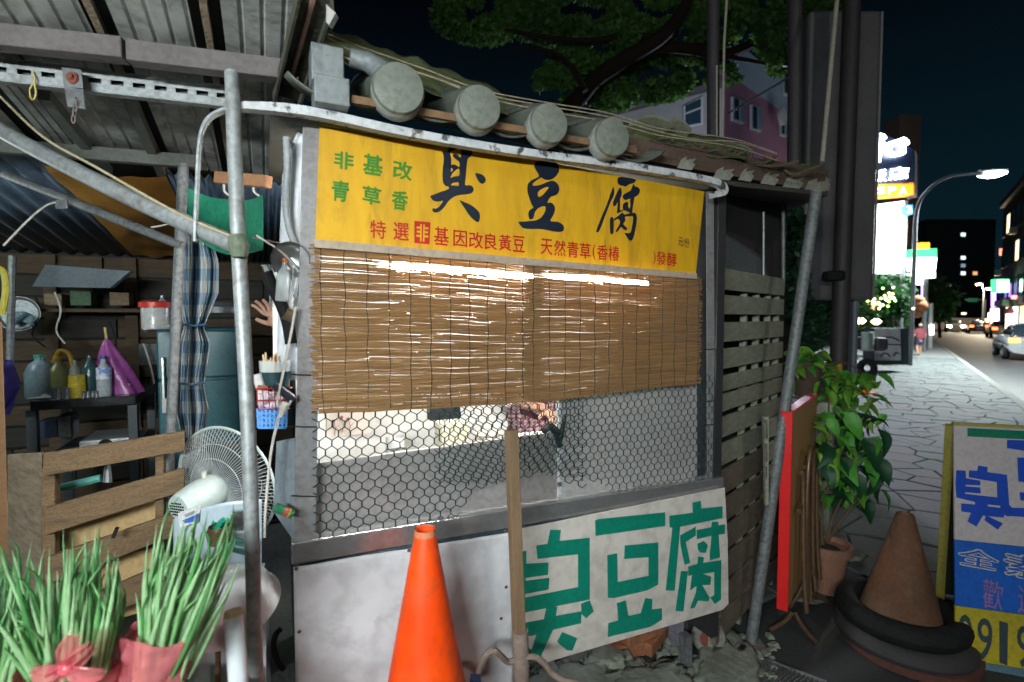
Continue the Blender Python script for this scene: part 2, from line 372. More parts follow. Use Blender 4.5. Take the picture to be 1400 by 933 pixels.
# yellow banner
ban = thing('menu_banner', 'yellow vinyl banner lettered in black, green and red above the reed blinds', 'banner', front(690, 330, .012))
corn = [(437, 166), (700, 213), (963, 262), (951, 377), (690, 352), (431, 336)]
def bsurf(x, y, lift=0): return q(x, y, VF - .012 - lift)
MB().plate([bsurf(*p) for p in corn], V * .002).build('sheet', yellow, ban)
m = MB()
def zc_(L, ox, oy, s): return [(ox + x / s, oy + y / s) for x, y in L]
C1 = [[(270,55),(285,58),(390,85),(470,92),(500,110),(512,145),(495,185),(462,215),(450,300),(440,420),(435,492),(480,492),(515,510),(525,545),(508,575),(470,588),(390,595),(330,610),(280,640),(245,680),(205,735),(165,770),(125,785),(95,775),(85,752),(98,738),(125,742),(160,720),(200,660),(150,668),(105,662),(75,635),(65,608),(110,590),(170,565),(255,535),(255,510),(225,500),(200,465),(193,400),(198,300),(208,230),(205,180),(195,140),(210,133),(245,140)],
      [(275,140),(340,115),(388,98),(392,150),(385,200),(350,165),(320,160),(302,178),(320,205),(360,235),(378,265),(370,300),(345,282),(310,272),(288,275),(288,220),(280,170)],
      [(286,310),(305,330),(286,352)], [(285,400),(300,370),(335,335),(370,320),(372,390),(320,400),(280,415)], [(285,490),(310,470),(362,465),(362,500),(320,498)]]
m = MB(); stroke(m, bsurf, [zc_(l, 580, 190, 7.78) for l in C1], 3, .002)
stroke(m, bsurf, [zc_([(542,368),(590,372),(630,390),(652,425),(650,455),(625,478),(595,470),(565,430)], 580, 190, 7.78)], 3, .002)
stroke(m, bsurf, [zc_([(375,655),(430,675),(490,700),(550,745),(585,785),(592,840),(580,880),(565,887),(530,865),(480,815),(430,740)], 580, 190, 7.78)], 3, .002)
C2 = [[(290,82),(400,90),(495,105),(518,150),(518,200),(480,260),(430,290),(390,294),(350,285),(325,268),(280,295),(240,325),(228,345),(240,358),(290,355),(350,335),(410,310),(460,305),(500,330),(522,375),(520,420),(490,460),(430,480),(405,510),(395,548),(435,545),(470,580),(478,630),(455,690),(425,750),(500,758),(550,780),(575,815),(570,855),(540,868),(470,865),(400,850),(320,838),(200,838),(130,830),(100,808),(80,780),(70,760),(130,755),(220,748),(270,740),(320,710),(355,665),(373,620),(368,590),(330,590),(285,612),(255,650),(245,690),(235,720),(215,732),(190,720),(180,680),(188,640),(215,615),(240,600),(215,560),(190,490),(172,430),(170,370),(185,325),(230,290),(300,250),(255,170),(248,120)],
      [(285,450),(290,430),(320,400),(370,375),(405,375),(385,410),(340,460),(305,485),(288,470)]]
m.build('character', ink, ban); m = MB(); stroke(m, bsurf, [zc_(l, 700, 210, 8.11) for l in C2], 3, .002); m.build('character', ink, ban); m = MB()
C3 = [[(370,85),(440,70),(590,95),(590,130),(560,150),(510,160),(470,190),(440,180),(400,172),(370,145)],
      [(313,195),(325,240),(320,300),(280,380),(245,470),(205,570),(165,680),(125,765),(100,772),(98,745),(130,660),(170,560),(210,470),(240,390),(270,300),(300,220)],
      [(403,200),(422,260),(415,310),(395,350),(365,395),(335,440),(312,430),(312,390),(335,320),(370,250)],
      [(395,320),(400,420),(398,492),(440,482),(440,495),(370,528),(358,520),(368,430),(372,370)],
      [(568,155),(588,185),(620,195),(648,220),(650,260),(625,300),(580,325),(520,345),(465,360),(432,330),(440,295),(480,270),(530,240),(550,200)],
      [(530,340),(580,325),(565,430),(550,525),(520,520),(530,430)],
      [(480,385),(505,400),(500,440),(520,470),(540,525),(500,510),(440,485),(432,440),(445,405)],
      [(325,600),(380,560),(425,522),(455,545),(520,530),(590,525),(612,580),(605,660),(590,760),(560,860),(535,880),(505,860),(475,815),(455,780),(500,785),(535,770),(555,680),(565,575),(520,570),(460,575),(468,620),(440,670),(490,720),(475,748),(445,735),(410,705),(385,740),(350,775),(348,745),(375,700),(400,640),(370,600),(330,625)],
      [(285,578),(315,595),(318,680),(312,780),(290,795),(275,780),(268,680),(272,600)]]
for i, l in enumerate(C3): stroke(m, bsurf, [zc_(l, 805, 235, 9.33)], 3, .002 + .0003 * i)
m.build('character', ink, ban)
g4 = lambda x, y: (440 + x / 8.886, 195 + y / 8.886)
for ch, qd in (('非', [(150,95),(395,130),(385,345),(145,310)]), ('基', [(500,120),(748,170),(735,415),(500,380)]), ('改', [(865,205),(1105,250),(1090,475),(862,430)]),
               ('青', [(120,450),(345,475),(310,735),(120,705)]), ('草', [(495,515),(728,560),(705,780),(490,735)]), ('香', [(850,570),(1060,605),(1030,835),(850,810)])):
    m = MB(); write(m, bsurf, ch, [g4(*p) for p in qd], .036, .002); m.build('character', green_ink, ban)
g5 = lambda x, y: (490 + x / 3.111, 290 + y / 3.111)
def tcell(x0, x1, yt, yb, sl=.16): return [g5(x0, yt), g5(x1, yt + sl * (x1 - x0)), g5(x1, yb + sl * (x1 - x0)), g5(x0, yb)]
row = [('特', 50, 118, 32, 110), ('選', 148, 215, 42, 118), ('基', 322, 385, 60, 138), ('因', 404, 462, 76, 145), ('改', 470, 530, 82, 152), ('良', 536, 590, 88, 158), ('黃', 597, 650, 94, 162), ('豆', 657, 708, 100, 168),
       ('天', 776, 826, 112, 180), ('然', 832, 882, 118, 186), ('青', 888, 936, 124, 192), ('草', 942, 988, 130, 197), ('香', 1016, 1060, 138, 203), ('椿', 1064, 1110, 142, 207), ('發', 1268, 1308, 166, 224), ('酵', 1314, 1354, 172, 229)]
for ch, x0, x1, yt, yb in row: m = MB(); write(m, bsurf, ch, tcell(x0, x1, yt, yb, .1), .014, .002); m.build('character', red_ink, ban)
m = MB()
write(m, bsurf, '(', tcell(996, 1008, 136, 202), .012, .002); m.build('bracket_mark', red_ink, ban); m = MB(); write(m, bsurf, ')', tcell(1254, 1264, 166, 222), .012, .002)
m.build('bracket_mark', red_ink, ban); m = MB(); stroke(m, bsurf, [[g5(238, 38), g5(307, 44), g5(302, 138), g5(238, 132)]], 0, .002)
m.build('red_square', red_ink, ban)
m = MB(); write(m, bsurf, '非', [g5(246, 50), g5(300, 54), g5(297, 128), g5(246, 124)], .03, .003); m.build('reversed_character', yellow, ban)
m = MB(); write(m, bsurf, '元/份', [(928, 323), (943, 327), (942, 340), (927, 336)], .005, .002); m.build('price_lettering', ink, ban)

# reed blinds
def blind(px0, px1, y0t, y1t, y0b, y1b, lift, label, seed):
    rd = random.Random(seed)
    t = thing('reed_blind', label, 'blind', front((px0 + px1) / 2, (y0b + y1b) / 2, lift), 'reed blinds on the stall front')
    a = front(px0, y0t, lift); b_ = front(px1, y1t, lift); c = front(px1, y1b, lift); d = front(px0, y0b, lift)
    u0, u1 = a.dot(U), b_.dot(U); zt0, zt1, zb0, zb1 = a.z, b_.z, d.z, c.z
    TZ = lambda uu: .5 * (q(537, 366, VF + .03).z + q(884, 389, VF + .03).z) + (q(884, 389, VF + .03).z - q(537, 366, VF + .03).z) * ((uu - u0) / (u1 - u0) * .5 - (.5 if px0 < 600 else 0)) * .9
    TZ2 = lambda uu: q(540, 366, VF).z + (q(884, 389, VF).z - q(540, 366, VF).z) * (uu - q(540, 366, VF).dot(U)) / (q(884, 389, VF).dot(U) - q(540, 366, VF).dot(U)) + .001
    uA, uB = q(532, 366, VF).dot(U), q(888, 389, VF).dot(U)
    m = MB(); vv = VF - lift; hz_ = zt0 - zb0; f = .004
    while f < .998:
        f += (.0035 if f > .27 or f < .03 else .0041) / hz_
        za = zt0 + (zb0 - zt0) * f + rd.uniform(-.0012, .0012); zb = zt1 + (zb1 - zt1) * f + rd.uniform(-.0012, .0012)
        x = u0 + rd.uniform(-.018, .008)
        while x < u1 - .02:
            L = rd.uniform(.10, .55); e = min(x + L, u1 + rd.uniform(-.01, .012)); rr = rd.choice((.0019, .0022, .0025, .0028))
            um = (x + e) / 2; zm = za + (zb - za) * (um - u0) / (u1 - u0)
            if uA < um < uB and abs(zm - TZ2(um)) < .0085 and rd.random() < .93: x = e; continue
            k = max(2, int((e - x) / .05)); tilt = rd.uniform(-.0028, .0028)
            pts = []
            for j in range(k + 1):
                uu = x + (e - x) * j / k; g = (uu - u0) / (u1 - u0)
                z_ = za + (zb - za) * g + tilt * (j / k - .5) + .0011 * math.sin(uu * 31 + f * 9) + .0022 * math.sin(uu * 9 + f * 4 + seed)
                pts.append(W(uu, vv + .004 * math.sin(uu * 7 + seed) * f + rd.uniform(-.0012, .0012), z_))
            m.tube(pts, rr, 4, cap=False, r_end=rr * rd.uniform(.75, 1))
            x = e + rd.choice((-.02, -.01, .0, .004)) if rd.random() < .95 else e + rd.uniform(.003, .012)
    m.build('reeds', reed, t, kind='stuff')
    nc = int((u1 - u0) / .0615)
    for i in range(nc + 1):
        uu = u0 + .018 + (u1 - u0 - .03) * i / nc
        pts = []
        for j in range(17):
            f = j / 16; g = (uu - u0) / (u1 - u0)
            z_ = (zt0 + (zt1 - zt0) * g) * (1 - f) + (zb0 + (zb1 - zb0) * g) * f
            pts.append(W(uu + .0022 * math.sin(j * 1.3 + i * 2) + rd.uniform(-.0012, .0012), vv - .0042, z_))
        MB().tube(pts, .0012, 5).build('cord', cordm, t)
    return t
blind(428, 741, 331, 362, 566, 549, .030, 'left reed blind hanging over the glowing white opening, its bottom edge level', 3)
blind(722, 958, 358, 378, 549, 523, .042, 'right reed blind whose bottom edge climbs towards the right corner post', 5)
MB().bar(front(430, 333, .045), front(952, 378, .055), .006, .022).build('blind_batten', mat('pale_slat', (.40, .32, .24), .7, bump=.3), label='thin pale wooden batten holding the reed blinds under the banner', cat='batten')

# chicken wire
def wire(poly, lift, cw, ch, wr, name_label, seed, ox=0):
    rd = random.Random(seed); m = MB()
    P2 = [(q(x, y, VF - lift).dot(U), q(x, y, VF - lift).z) for x, y in poly]
    def inside(u, z):
        c = False; j = len(P2) - 1
        for i in range(len(P2)):
            (xi, zi), (xj, zj) = P2[i], P2[j]
            if (zi > z) != (zj > z) and u < (xj - xi) * (z - zi) / (zj - zi) + xi: c = not c
            j = i
        return c
    u0 = min(p[0] for p in P2); u1 = max(p[0] for p in P2); z0 = min(p[1] for p in P2); z1 = max(p[1] for p in P2)
    def pt(u, z): 
        n1 = noise.noise(Vector((u * 6, z * 6, seed))); n2 = noise.noise(Vector((u * 6, z * 6, seed + 9)))
        return W(u + n1 * .010, VF - lift + n1 * .010, z + n2 * .009)
    row = 0; z = z0
    while z < z1 + ch:
        u = u0 + (cw / 2 if row % 2 else 0) + ox
        while u < u1:
            vb = (u, z); vt = (u, z + ch * .58); l = (u - cw / 2, z + ch); rr = (u + cw / 2, z + ch)
            for a, b_, k in ((vb, vt, wr * 1.7), (vt, l, wr * 1.2), (vt, rr, wr * 1.2)):
                if inside((a[0] + b_[0]) / 2, (a[1] + b_[1]) / 2):
                    m.tube([pt(*a), pt(*b_)], k, 4, cap=False)
            u += cw
        row += 1; z += ch
    return m.build('chicken_wire', wire_g, label=name_label, cat='wire mesh')
wire([(428, 545), (735, 530), (800, 535), (800, 672), (760, 652), (700, 638), (688, 655), (655, 672), (628, 700), (640, 712), (560, 716), (428, 738)], .012, .0355, .0262, .00125, 'green chicken wire stretched over the bright left half of the stall opening', 2)
wire([(596, 548), (735, 528), (974, 510), (982, 660), (836, 684), (828, 664), (770, 650), (735, 648), (700, 662), (650, 660), (596, 660)], .002, .0335, .0255, .0011, 'second layer of green chicken wire over the grey right half of the opening', 4, .011)

# cloth panels on the counter
wc = thing('plain_cover', 'blank white vinyl sheet riveted to the left half of the counter front', 'cover', front(550, 900, .005))
def plain(i, j):
    x = 401 + (702 - 401) * i; yt = 775 + (727 - 775) * i; p = q(x, yt, VF - .03)
    z_ = p.z + (.12 - p.z) * j; u = p.dot(U)
    return W(u, VF - .032 - .006 * noise.noise(Vector((u * 5, z_ * 6, 0))) - .003 * noise.noise(Vector((u * 16 + z_ * 9, z_ * 12, 3))), z_)
MB().grid(plain, 50, 50).build('sheet', white_cloth, wc, smooth=True, solid=.002)
for x, y in ((405, 778), (409, 864), (559, 753), (691, 726), (692, 803), (685, 846)):
    p = q(x, y, VF - .04); MB().lathe([(.0001, .004), (.004, .003), (.0055, 0)], p, -V, 10).build('rivet', mat('rusty_rivet', (.16, .11, .08), .6, .4), wc)
sb = thing('tofu_banner', 'white banner with big green block characters on the right half of the counter', 'banner', front(860, 860, .03))
sbn = [(708, 724), (991, 667), (995, 740), (996, 826), (988, 834), (740, 908), (722, 884), (710, 862)]
sf = lambda x, y, lift=0: q(x, y, VF - .046 - lift)
MB().plate([sf(*p) for p in sbn], V * .003).build('sheet', mat('white_banner_vinyl', (.60, .57, .53), .5, c2=(.50, .47, .43), vs=4, bump=.12, bs=20, dirt=((.2, .17, .13), .5, 3)), sb)
G = [[(133,185),(195,175),(210,98),(268,100),(260,160),(425,142),(425,480),(50,555),(48,215),(78,215),(78,285),(200,278),(197,345),(74,362),(76,378),(205,362),(200,425),(72,450),(72,470),(362,412),(362,232),(140,258)],
     [(50,612),(175,588),(190,520),(248,520),(240,570),(380,545),(378,610),(225,645),(150,808),(102,770),(135,672),(50,690)],
     [(378,505),(425,485),(447,545),(405,583),(382,560)], [(275,658),(357,692),(330,760),(300,757),(248,712)],
     [(455,48),(475,40),(838,3),(838,78),(458,132)],
     [(522,238),(575,228),(578,385),(748,350),(748,248),(615,258),(617,185),(800,168),(800,398),(740,430),(560,472),(525,470)],
     [(575,500),(622,485),(637,570),(705,555),(730,472),(768,478),(765,535),(820,528),(820,590),(755,630),(525,685),(527,610),(582,595)],
     [(990,5),(988,-50),(1032,-60),(1036,-18),(1152,-30),(1152,35),(920,82),(890,432),(842,430),(878,88),(862,85),(862,22)],
     [(920,130),(1005,82),(1005,130),(950,165),(975,280),(945,290),(922,180)],
     [(1010,100),(1090,85),(1095,55),(1130,55),(1128,75),(1165,68),(1165,120),(1130,125),(1138,250),(1085,265),(1082,240),(1092,130),(1012,150)],
     [(1015,175),(1050,160),(1072,185),(1060,225),(1030,222),(1018,205)],
     [(925,325),(962,325),(938,545),(895,542)],
     [(965,300),(1015,285),(1020,245),(1050,250),(1045,280),(1145,265),(1143,480),(1110,505),(1085,470),(1107,455),(1107,330),(965,350)],
     [(985,350),(1030,335),(1090,355),(1085,400),(1040,400),(1080,470),(1075,490),(1018,485),(1000,525),(975,530),(1008,440),(1010,405),(975,430)]]
for i, l in enumerate(G):
    d_ = 4
    MB().plate([sf(700 + x / d_, 700 + y / d_, .0022 + .00015 * i) for x, y in l], V * .0012).build('tape_stroke', tape_green, sb)

# roof tiles with round end caps
tile_m = mat('grey_plastic_tile', (.12, .135, .115), .55, c2=(.06, .07, .055), vs=7, bump=.1, dirt=((.03, .045, .02), .8, 14))
cap_m = mat('frosted_cap', (.17, .185, .16), .55, c2=(.10, .115, .095), vs=5, bump=.12, dirt=((.05, .07, .03), .8, 16))
roof = thing('tiled_eave', 'grey moulded tile eave with four round end caps above the yellow banner', 'roof', W(q(545, 122, 1.40).dot(U), 1.4, zr + .02))
RD = (V + Z * .36).normalized(); cu_ = [q(545, 122, 1.385), q(655, 148, 1.385), q(750, 170, 1.385), q(836, 189, 1.385)]
rad = [.068, .063, .061, .062]
for i, c in enumerate(cu_):
    R = rad[i]; ax = (-V + U * -.10).normalized()
    o = MB().lathe([(R * .985, -.012), (R * .99, .006), (R * .95, .011), (R * .6, .015), (0.001, .016)], c, ax, 40).build('end_cap', cap_m, roof, smooth=True)
    MB().lathe([(R, -.05), (R * 1.03, -.045), (R * 1.03, -.006), (R * 1.0, -.002)], c, ax, 40).build('end_ring', mat('cap_ring', (.30, .32, .30), .45, c2=(.2, .22, .2)), roof, smooth=True)
    MB().lathe([(R * .93, .03), (R * .97, .06), (R * .97, .44)], c, RD, 24).build('tile_barrel', tile_m, roof, smooth=True)
cs = [cu_[0] - U * .27] + cu_ + [cu_[3] + U * .27]
for i in range(len(cs) - 1):
    a, c = cs[i] + V * .05 + Z * .012, cs[i + 1] + V * .05 + Z * .012
    def tr(s, t, a=a, c=c):
        p = a.lerp(c, s) + RD * (.44 * t); p.z -= .055 * math.sin(PI * s) ** .8; return p
    MB().grid(tr, 14, 4).build('tile_trough', tile_m, roof, smooth=True, solid=.006)
MB().bar(q(480, 137, 1.43), q(868, 207, 1.43), .02, .02).build('eave_board', mat('orange_brown_board', (.22, .12, .055), .7, c2=(.10, .06, .03), vs=9), roof)
# green tarpaulin behind the tiles, tied with straw rope
tarp_g = mat('mossy_tarp', (.10, .13, .045), .8, c2=(.035, .045, .02), vs=10, bump=.6, bs=30)
ga = [(446, 38), (520, 64), (580, 84), (650, 113), (730, 146), (800, 160), (880, 172), (960, 186), (1020, 196)]
gb = [(440, 70), (500, 92), (560, 112), (640, 135), (720, 158), (800, 174), (880, 192), (960, 206), (1020, 216)]
ta = curve([q(x, y, 1.78) for x, y in ga], 4); tb = curve([q(x, y + 4, 1.55) for x, y in gb], 4)
def tp(s, t):
    k = s * (len(ta) - 1); i = min(int(k), len(ta) - 2); f = k - i
    p = ta[i].lerp(ta[i + 1], f).lerp(tb[i].lerp(tb[i + 1], f), t)
    return p + Z * .025 * noise.noise(Vector((s * 14, t * 3, 1))) - V * .02 * noise.noise(Vector((s * 20, t * 5, 4)))
MB().grid(tp, 70, 10).build('green_tarpaulin', tarp_g, label='mossy green tarpaulin strip sagging along the top of the stall roof', cat='tarpaulin', smooth=True, solid=.004)
rope = mat('straw_rope', (.34, .29, .19), .9, var=.4)
for k in range(3):
    rd = random.Random(k)
    pts = curve([q(x, y - 3 + 5 * k + rd.uniform(-3, 3), 1.50 - .03 * k) for x, y in [(448, 48 + 4 * k), (500, 68 + 6 * k), (580, 98), (660, 128), (745, 143), (830, 158), (900, 177), (960, 188), (1010, 195), (1062, 212)]], 6)
    MB().tube(pts, .0022, 5).build('straw_rope', rope, label=('straw rope running highest along the tarpaulin over the end caps', 'middle straw rope strung along the tarpaulin over the end caps', 'lowest straw rope, nearest the round end caps')[k], cat='rope', group='ropes strung along the stall roof')
# boxes at the left end of the tiled eave
grey_box = mat('grey_box_metal', (.21, .24, .25), .5, .3, var=.3)
jb = thing('junction_boxes', 'two stacked grey metal boxes at the left end of the tiled eave', 'metal box', q(452, 140, 1.42))
for (x0, y0, x1, y1, v_) in ((426, 66, 470, 108, 1.42), (430, 108, 478, 138, 1.40)):
    a = q(x0, y1, v_); c = q(x1, y0, v_)
    MB().fbox(a.dot(U), c.dot(U), v_, v_ + .09, a.z, c.z).build('box', grey_box, jb, bevel=.003)
MB().tube([q(478, 78, 1.44), q(500, 84, 1.44), q(520, 96, 1.44), q(530, 104, 1.46)], [.022, .026, .030, .034], 12).build('spout', grey_box, jb, smooth=True)
# eave on the right
ev = thing('side_eave', 'brown eave board with peeling white patches right of the end caps', 'eave', q(1000, 225, 1.5))
pb = mat('peeling_brown_board', (.115, .075, .055), .75, c2=(.06, .04, .03), vs=6, bump=.4)
e0t, e0b = q(862, 188, 1.50), q(862, 216, 1.50); e1t, e1b = P(1132, 232, 2.62), P(1132, 264, 2.62)
MB().plate([e0t, e1t, e1b, e0b], Vector((-.02, .03, 0))).build('fascia', pb, ev)
pw = mat('flaking_white_paint', (.34, .34, .29), .7, c2=(.2, .2, .16), vs=20)
def fas(x, y):
    n_ = (e1t - e0t).cross(e0b - e0t).normalized(); d = ray(x, y); t_ = (e0t - EYE).dot(n_) / d.dot(n_); return EYE + d * (t_ - .004)
for k, (x, y, w_) in enumerate(((848, 203, 22), (926, 222, 26), (975, 236, 30), (1010, 238, 22), (1040, 243, 26), (1070, 248, 30), (1100, 252, 36), (1124, 250, 12))):
    rd = random.Random(k); pts = [(x, y + 8), (x + 6, y - 4), (x + w_ * .5, y - 8), (x + w_ * .45, y - 3), (x + w_, y - 5), (x + w_ * .8, y), (x + w_ * .95, y + 3), (x + w_ * .75, y + 11)]
    MB().plate([fas(*p) for p in pts], Vector((-.001, .002, 0))).build('paint_flake', pw, ev)
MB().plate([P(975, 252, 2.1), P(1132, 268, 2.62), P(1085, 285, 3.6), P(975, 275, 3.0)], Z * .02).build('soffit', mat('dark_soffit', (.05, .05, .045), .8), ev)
# dry vines on the eave
vine = mat('dry_vine', (.11, .085, .05), .9, var=.5)
vn = thing('dry_creeper', 'tangle of dry creeper stems sagging over the brown eave', 'creeper', q(960, 210, 1.5))
rd = random.Random(12)
for k in range(16):
    x = rd.uniform(850, 1060); L = rd.uniform(40, 90); yb = 176 + (x - 850) * .19
    pts = curve([P(x + L * t, yb + (x + L * t - x) * .16 + rd.uniform(-4, 4) + 16 * math.sin(PI * t), 2.0 + (x - 850) / 210 * .4) for t in (0, .25, .5, .75, 1)], 5)
    MB().tube(pts, rd.choice((.003, .0045, .007)), 5).build('stem', vine, vn)
for (x, y, w_, h) in ((890, 172, 60, 30), (925, 178, 40, 34), (1010, 208, 40, 22), (985, 200, 50, 18)):
    def lf(s, t, x=x, y=y, w_=w_, h=h):
        return P(x + (s - .5) * w_, y + (t - .5) * h * math.sin(PI * (s * .9 + .05)), 2.1 + (x - 850) / 210 * .35 + .08 * math.sin(3 * s) * t)
    MB().grid(lf, 10, 6).build('dead_leaf', mat('dead_leaf_grey', (.16, .17, .12), .8, c2=(.07, .08, .05), vs=14), vn, smooth=True, solid=.002)
# leaning brace and its foot
br = thing('leaning_pole', 'grey galvanised pole leaning from the right eave down to a stone foot', 'pole', P(1025, 888, 2.38))
MB().tube([P(1116, 262, 2.5), P(1025, 890, 2.38)], .026, 14).build('pipe', galv_d, br, smooth=True)
MB().box(P(1028, 900, 2.36) + Z * .02, (.13, .12, .09)).build('foot_block', mat('cement_block', (.16, .15, .13), .9, bump=.6), br, bevel=.01)
# ================================================================ inside the stall
bagm = mat('clear_bag', (.72, .74, .74), .18, var=.2, vs=9, bump=.5, bs=30, alpha=.62)
paper = mat('waxed_paper', (.72, .66, .56), .6, var=.15)
def flatbox(name, x0, y0, x1, y1, v_, dep, m, label, cat, bevel=.004):
    a = q(x0, y1, v_); c = q(x1, y0, v_)
    return MB().fbox(a.dot(U), c.dot(U), v_, v_ + dep, a.z, c.z).build(name, m, label=label, cat=cat, bevel=bevel)
# stacked paper bowls
st = thing('bowl_stack', 'tall stack of cream paper bowls behind the wire beside the plaid sleeve', 'bowls', Vector((0, 0, 0)))
c0 = q(668, 616, VF + .34); st.location = (c0.x, c0.y, zc)
for i in range(17):
    h = zc + .004 + i * .0125
    MB().lathe([(.040, 0), (.049, .0105), (.052, .0105), (.052, .0125), (.047, .0125), (.039, .003)], (c0.x, c0.y, h), Z, 24).build('bowl', paper, st, smooth=True)
# tub, bags and boxes on the worktop
def bag(x, y, w_, h, v_, m, label, seed, name='plastic_bag'):
    c = q(x, y, v_); z0 = zc + .002
    def f(s, t):
        a = s * 2 * PI; pr = [(.75, 0), (1, .25), (.98, .6), (.6, .85), (.3, 1)]
        k = t * 4; i = min(int(k), 3); rr = pr[i][0] + (pr[i + 1][0] - pr[i][0]) * (k - i); zz = pr[i][1] + (pr[i + 1][1] - pr[i][1]) * (k - i)
        dd = Vector((math.cos(a), math.sin(a), 0)); n1 = 1 + .18 * noise.noise(Vector((dd.x * 2, dd.y * 2, t * 3 + seed)))
        return Vector((c.x, c.y, z0 + zz * h)) + U * dd.x * w_ * .5 * rr * n1 + V * dd.y * w_ * .35 * rr * n1
    return MB().grid(f, 24, 10).build(name, m, label=label, cat='bag', smooth=True)
bag(470, 625, .24, .14, VF + .22, bagm, 'clear plastic bag of white curd at the far left of the worktop', 1)
bag(545, 620, .22, .20, VF + .30, mat('grey_film', (.45, .44, .42), .3, alpha=.75, bump=.5, bs=25), 'greyish crumpled plastic bag, second from the left on the worktop', 2)
bag(590, 610, .16, .11, VF + .2, mat('yellow_film', (.72, .55, .22), .3, alpha=.8, bump=.5, bs=25), 'yellowish bag of noodles in front of the paper bowls', 3)
flatbox('poster_card', 446, 548, 505, 600, VF + .40, .01, mat('cream_card', (.75, .66, .58), .6, var=.1), 'cream card with thin red flower drawing at the left end inside the stall', 'card')
pc = MB(); rd = random.Random(3)
cf = lambda x, y, l=0: q(x, y, VF + .398 - l)
for x, y in ((456, 576), (467, 571), (476, 573)):
    pc.lathe([(.0001, .001), (.006, .0005)], cf(x, y), -V, 10)
    pc.tube([cf(x, y, .001), cf(x + 3, y + 10, .001), cf(x + 1, y + 20, .001)], .0009, 4); pc.tube([cf(x + 3, y + 10, .001), cf(x + 8, y + 5, .001)], .0007, 4)
pc.build('printed_flowers', mat('faded_red_print', (.35, .12, .10), .6), label='thin red flower stems printed on the cream card inside the stall', cat='print', kind='stuff')
flatbox('plastic_tub', 604, 578, 640, 618, VF + .24, .09, mat('cream_tub', (.70, .66, .50), .4), 'cream square plastic tub left of the stacked paper bowls', 'tub')
flatbox('appliance', 588, 546, 630, 576, VF + .42, .05, mat('dark_appliance', (.018, .022, .026), .4), 'dark box half hidden under the left reed blind', 'box')
flatbox('white_tray', 715, 597, 757, 606, VF + .2, .12, mat('white_tray', (.75, .74, .72), .4), 'white tray below the checked pink shirt', 'tray')
MB().lathe([(.035, 0), (.037, .12), (.035, .16)], (q(540, 600, VF + .47).x, q(540, 600, VF + .47).y, zc + .05), Z, 20).build('white_canister', mat('white_plastic', (.72, .72, .70), .4), label='white canister at the back of the stall worktop', cat='canister', smooth=True)
sp = thing('tongs', 'black handled tongs hanging at the end of the grey guard', 'tongs', q(762, 600, VF + .02))
MB().tube([q(742, 590, VF + .03), q(752, 582, VF + .03), q(762, 592, VF + .03), q(764, 612, VF + .03)], [.012, .018, .016, .006], 8).build('grip', black, sp, smooth=True)
MB().tube([q(764, 612, VF + .03), q(768, 590, VF + .03), q(773, 566, VF + .03)], [.008, .009, .003], 8).build('blade', black, sp)
# ================================================================ the vendor
skin = mat('skin', (.50, .28, .19), .55, var=.15, vs=8, bump=.05)
plaid = gridmat('pink_checked_shirt', (.62, .42, .42), (.40, .20, .22), (.18, .07, .09), 34)
maroon = mat('maroon_cloth', (.16, .015, .035), .8)
def person_head(parent, c, s=1, hair=(.015, .012, .01), face=Vector((0, -1, 0))):
    side = face.cross(Z)
    def f(a, b_):
        th = a * 2 * PI; ph = b_ * PI; x = math.sin(ph) * math.cos(th); y = math.sin(ph) * math.sin(th); z = -math.cos(ph)
        wd = .073 * (1 if z > -.1 else 1 - .32 * (-z - .1)); dp = .092; up = .115
        nose = .018 * math.exp(-((x / .16) ** 2)) * math.exp(-(((z + .12) / .2) ** 2)) if y > 0 else 0
        eye = -.007 * math.exp(-(((abs(x) - .35) / .13) ** 2)) * math.exp(-(((z - .06) / .1) ** 2)) if y > 0 else 0
        return c + (side * x * wd + face * (y * dp + nose + eye) + Z * z * up) * s
    MB().grid(f, 32, 24).build('head', skin, parent, smooth=True)
    def g(a, b_):
        th = a * 2 * PI; ph = PI * (.45 + .55 * b_); x = math.sin(ph) * math.cos(th); y = math.sin(ph) * math.sin(th); z = -math.cos(ph)
        lift_ = -.10 if y < .2 else .035
        return c + (side * x * .081 + face * (y * .1 - .006) + Z * (z * .123 + lift_ * (1 - b_) * (1 if y < .2 else 1))) * s
    MB().grid(g, 28, 10).build('hair', mat('dark_hair', hair, .6), parent, smooth=True)
    for sg in (-1, 1):
        MB().lathe([(.012 * s, 0), (.016 * s, .008 * s), (.004 * s, .012 * s)], c + side * sg * .070 * s, side * sg, 8).build('ear', skin, parent, smooth=True)
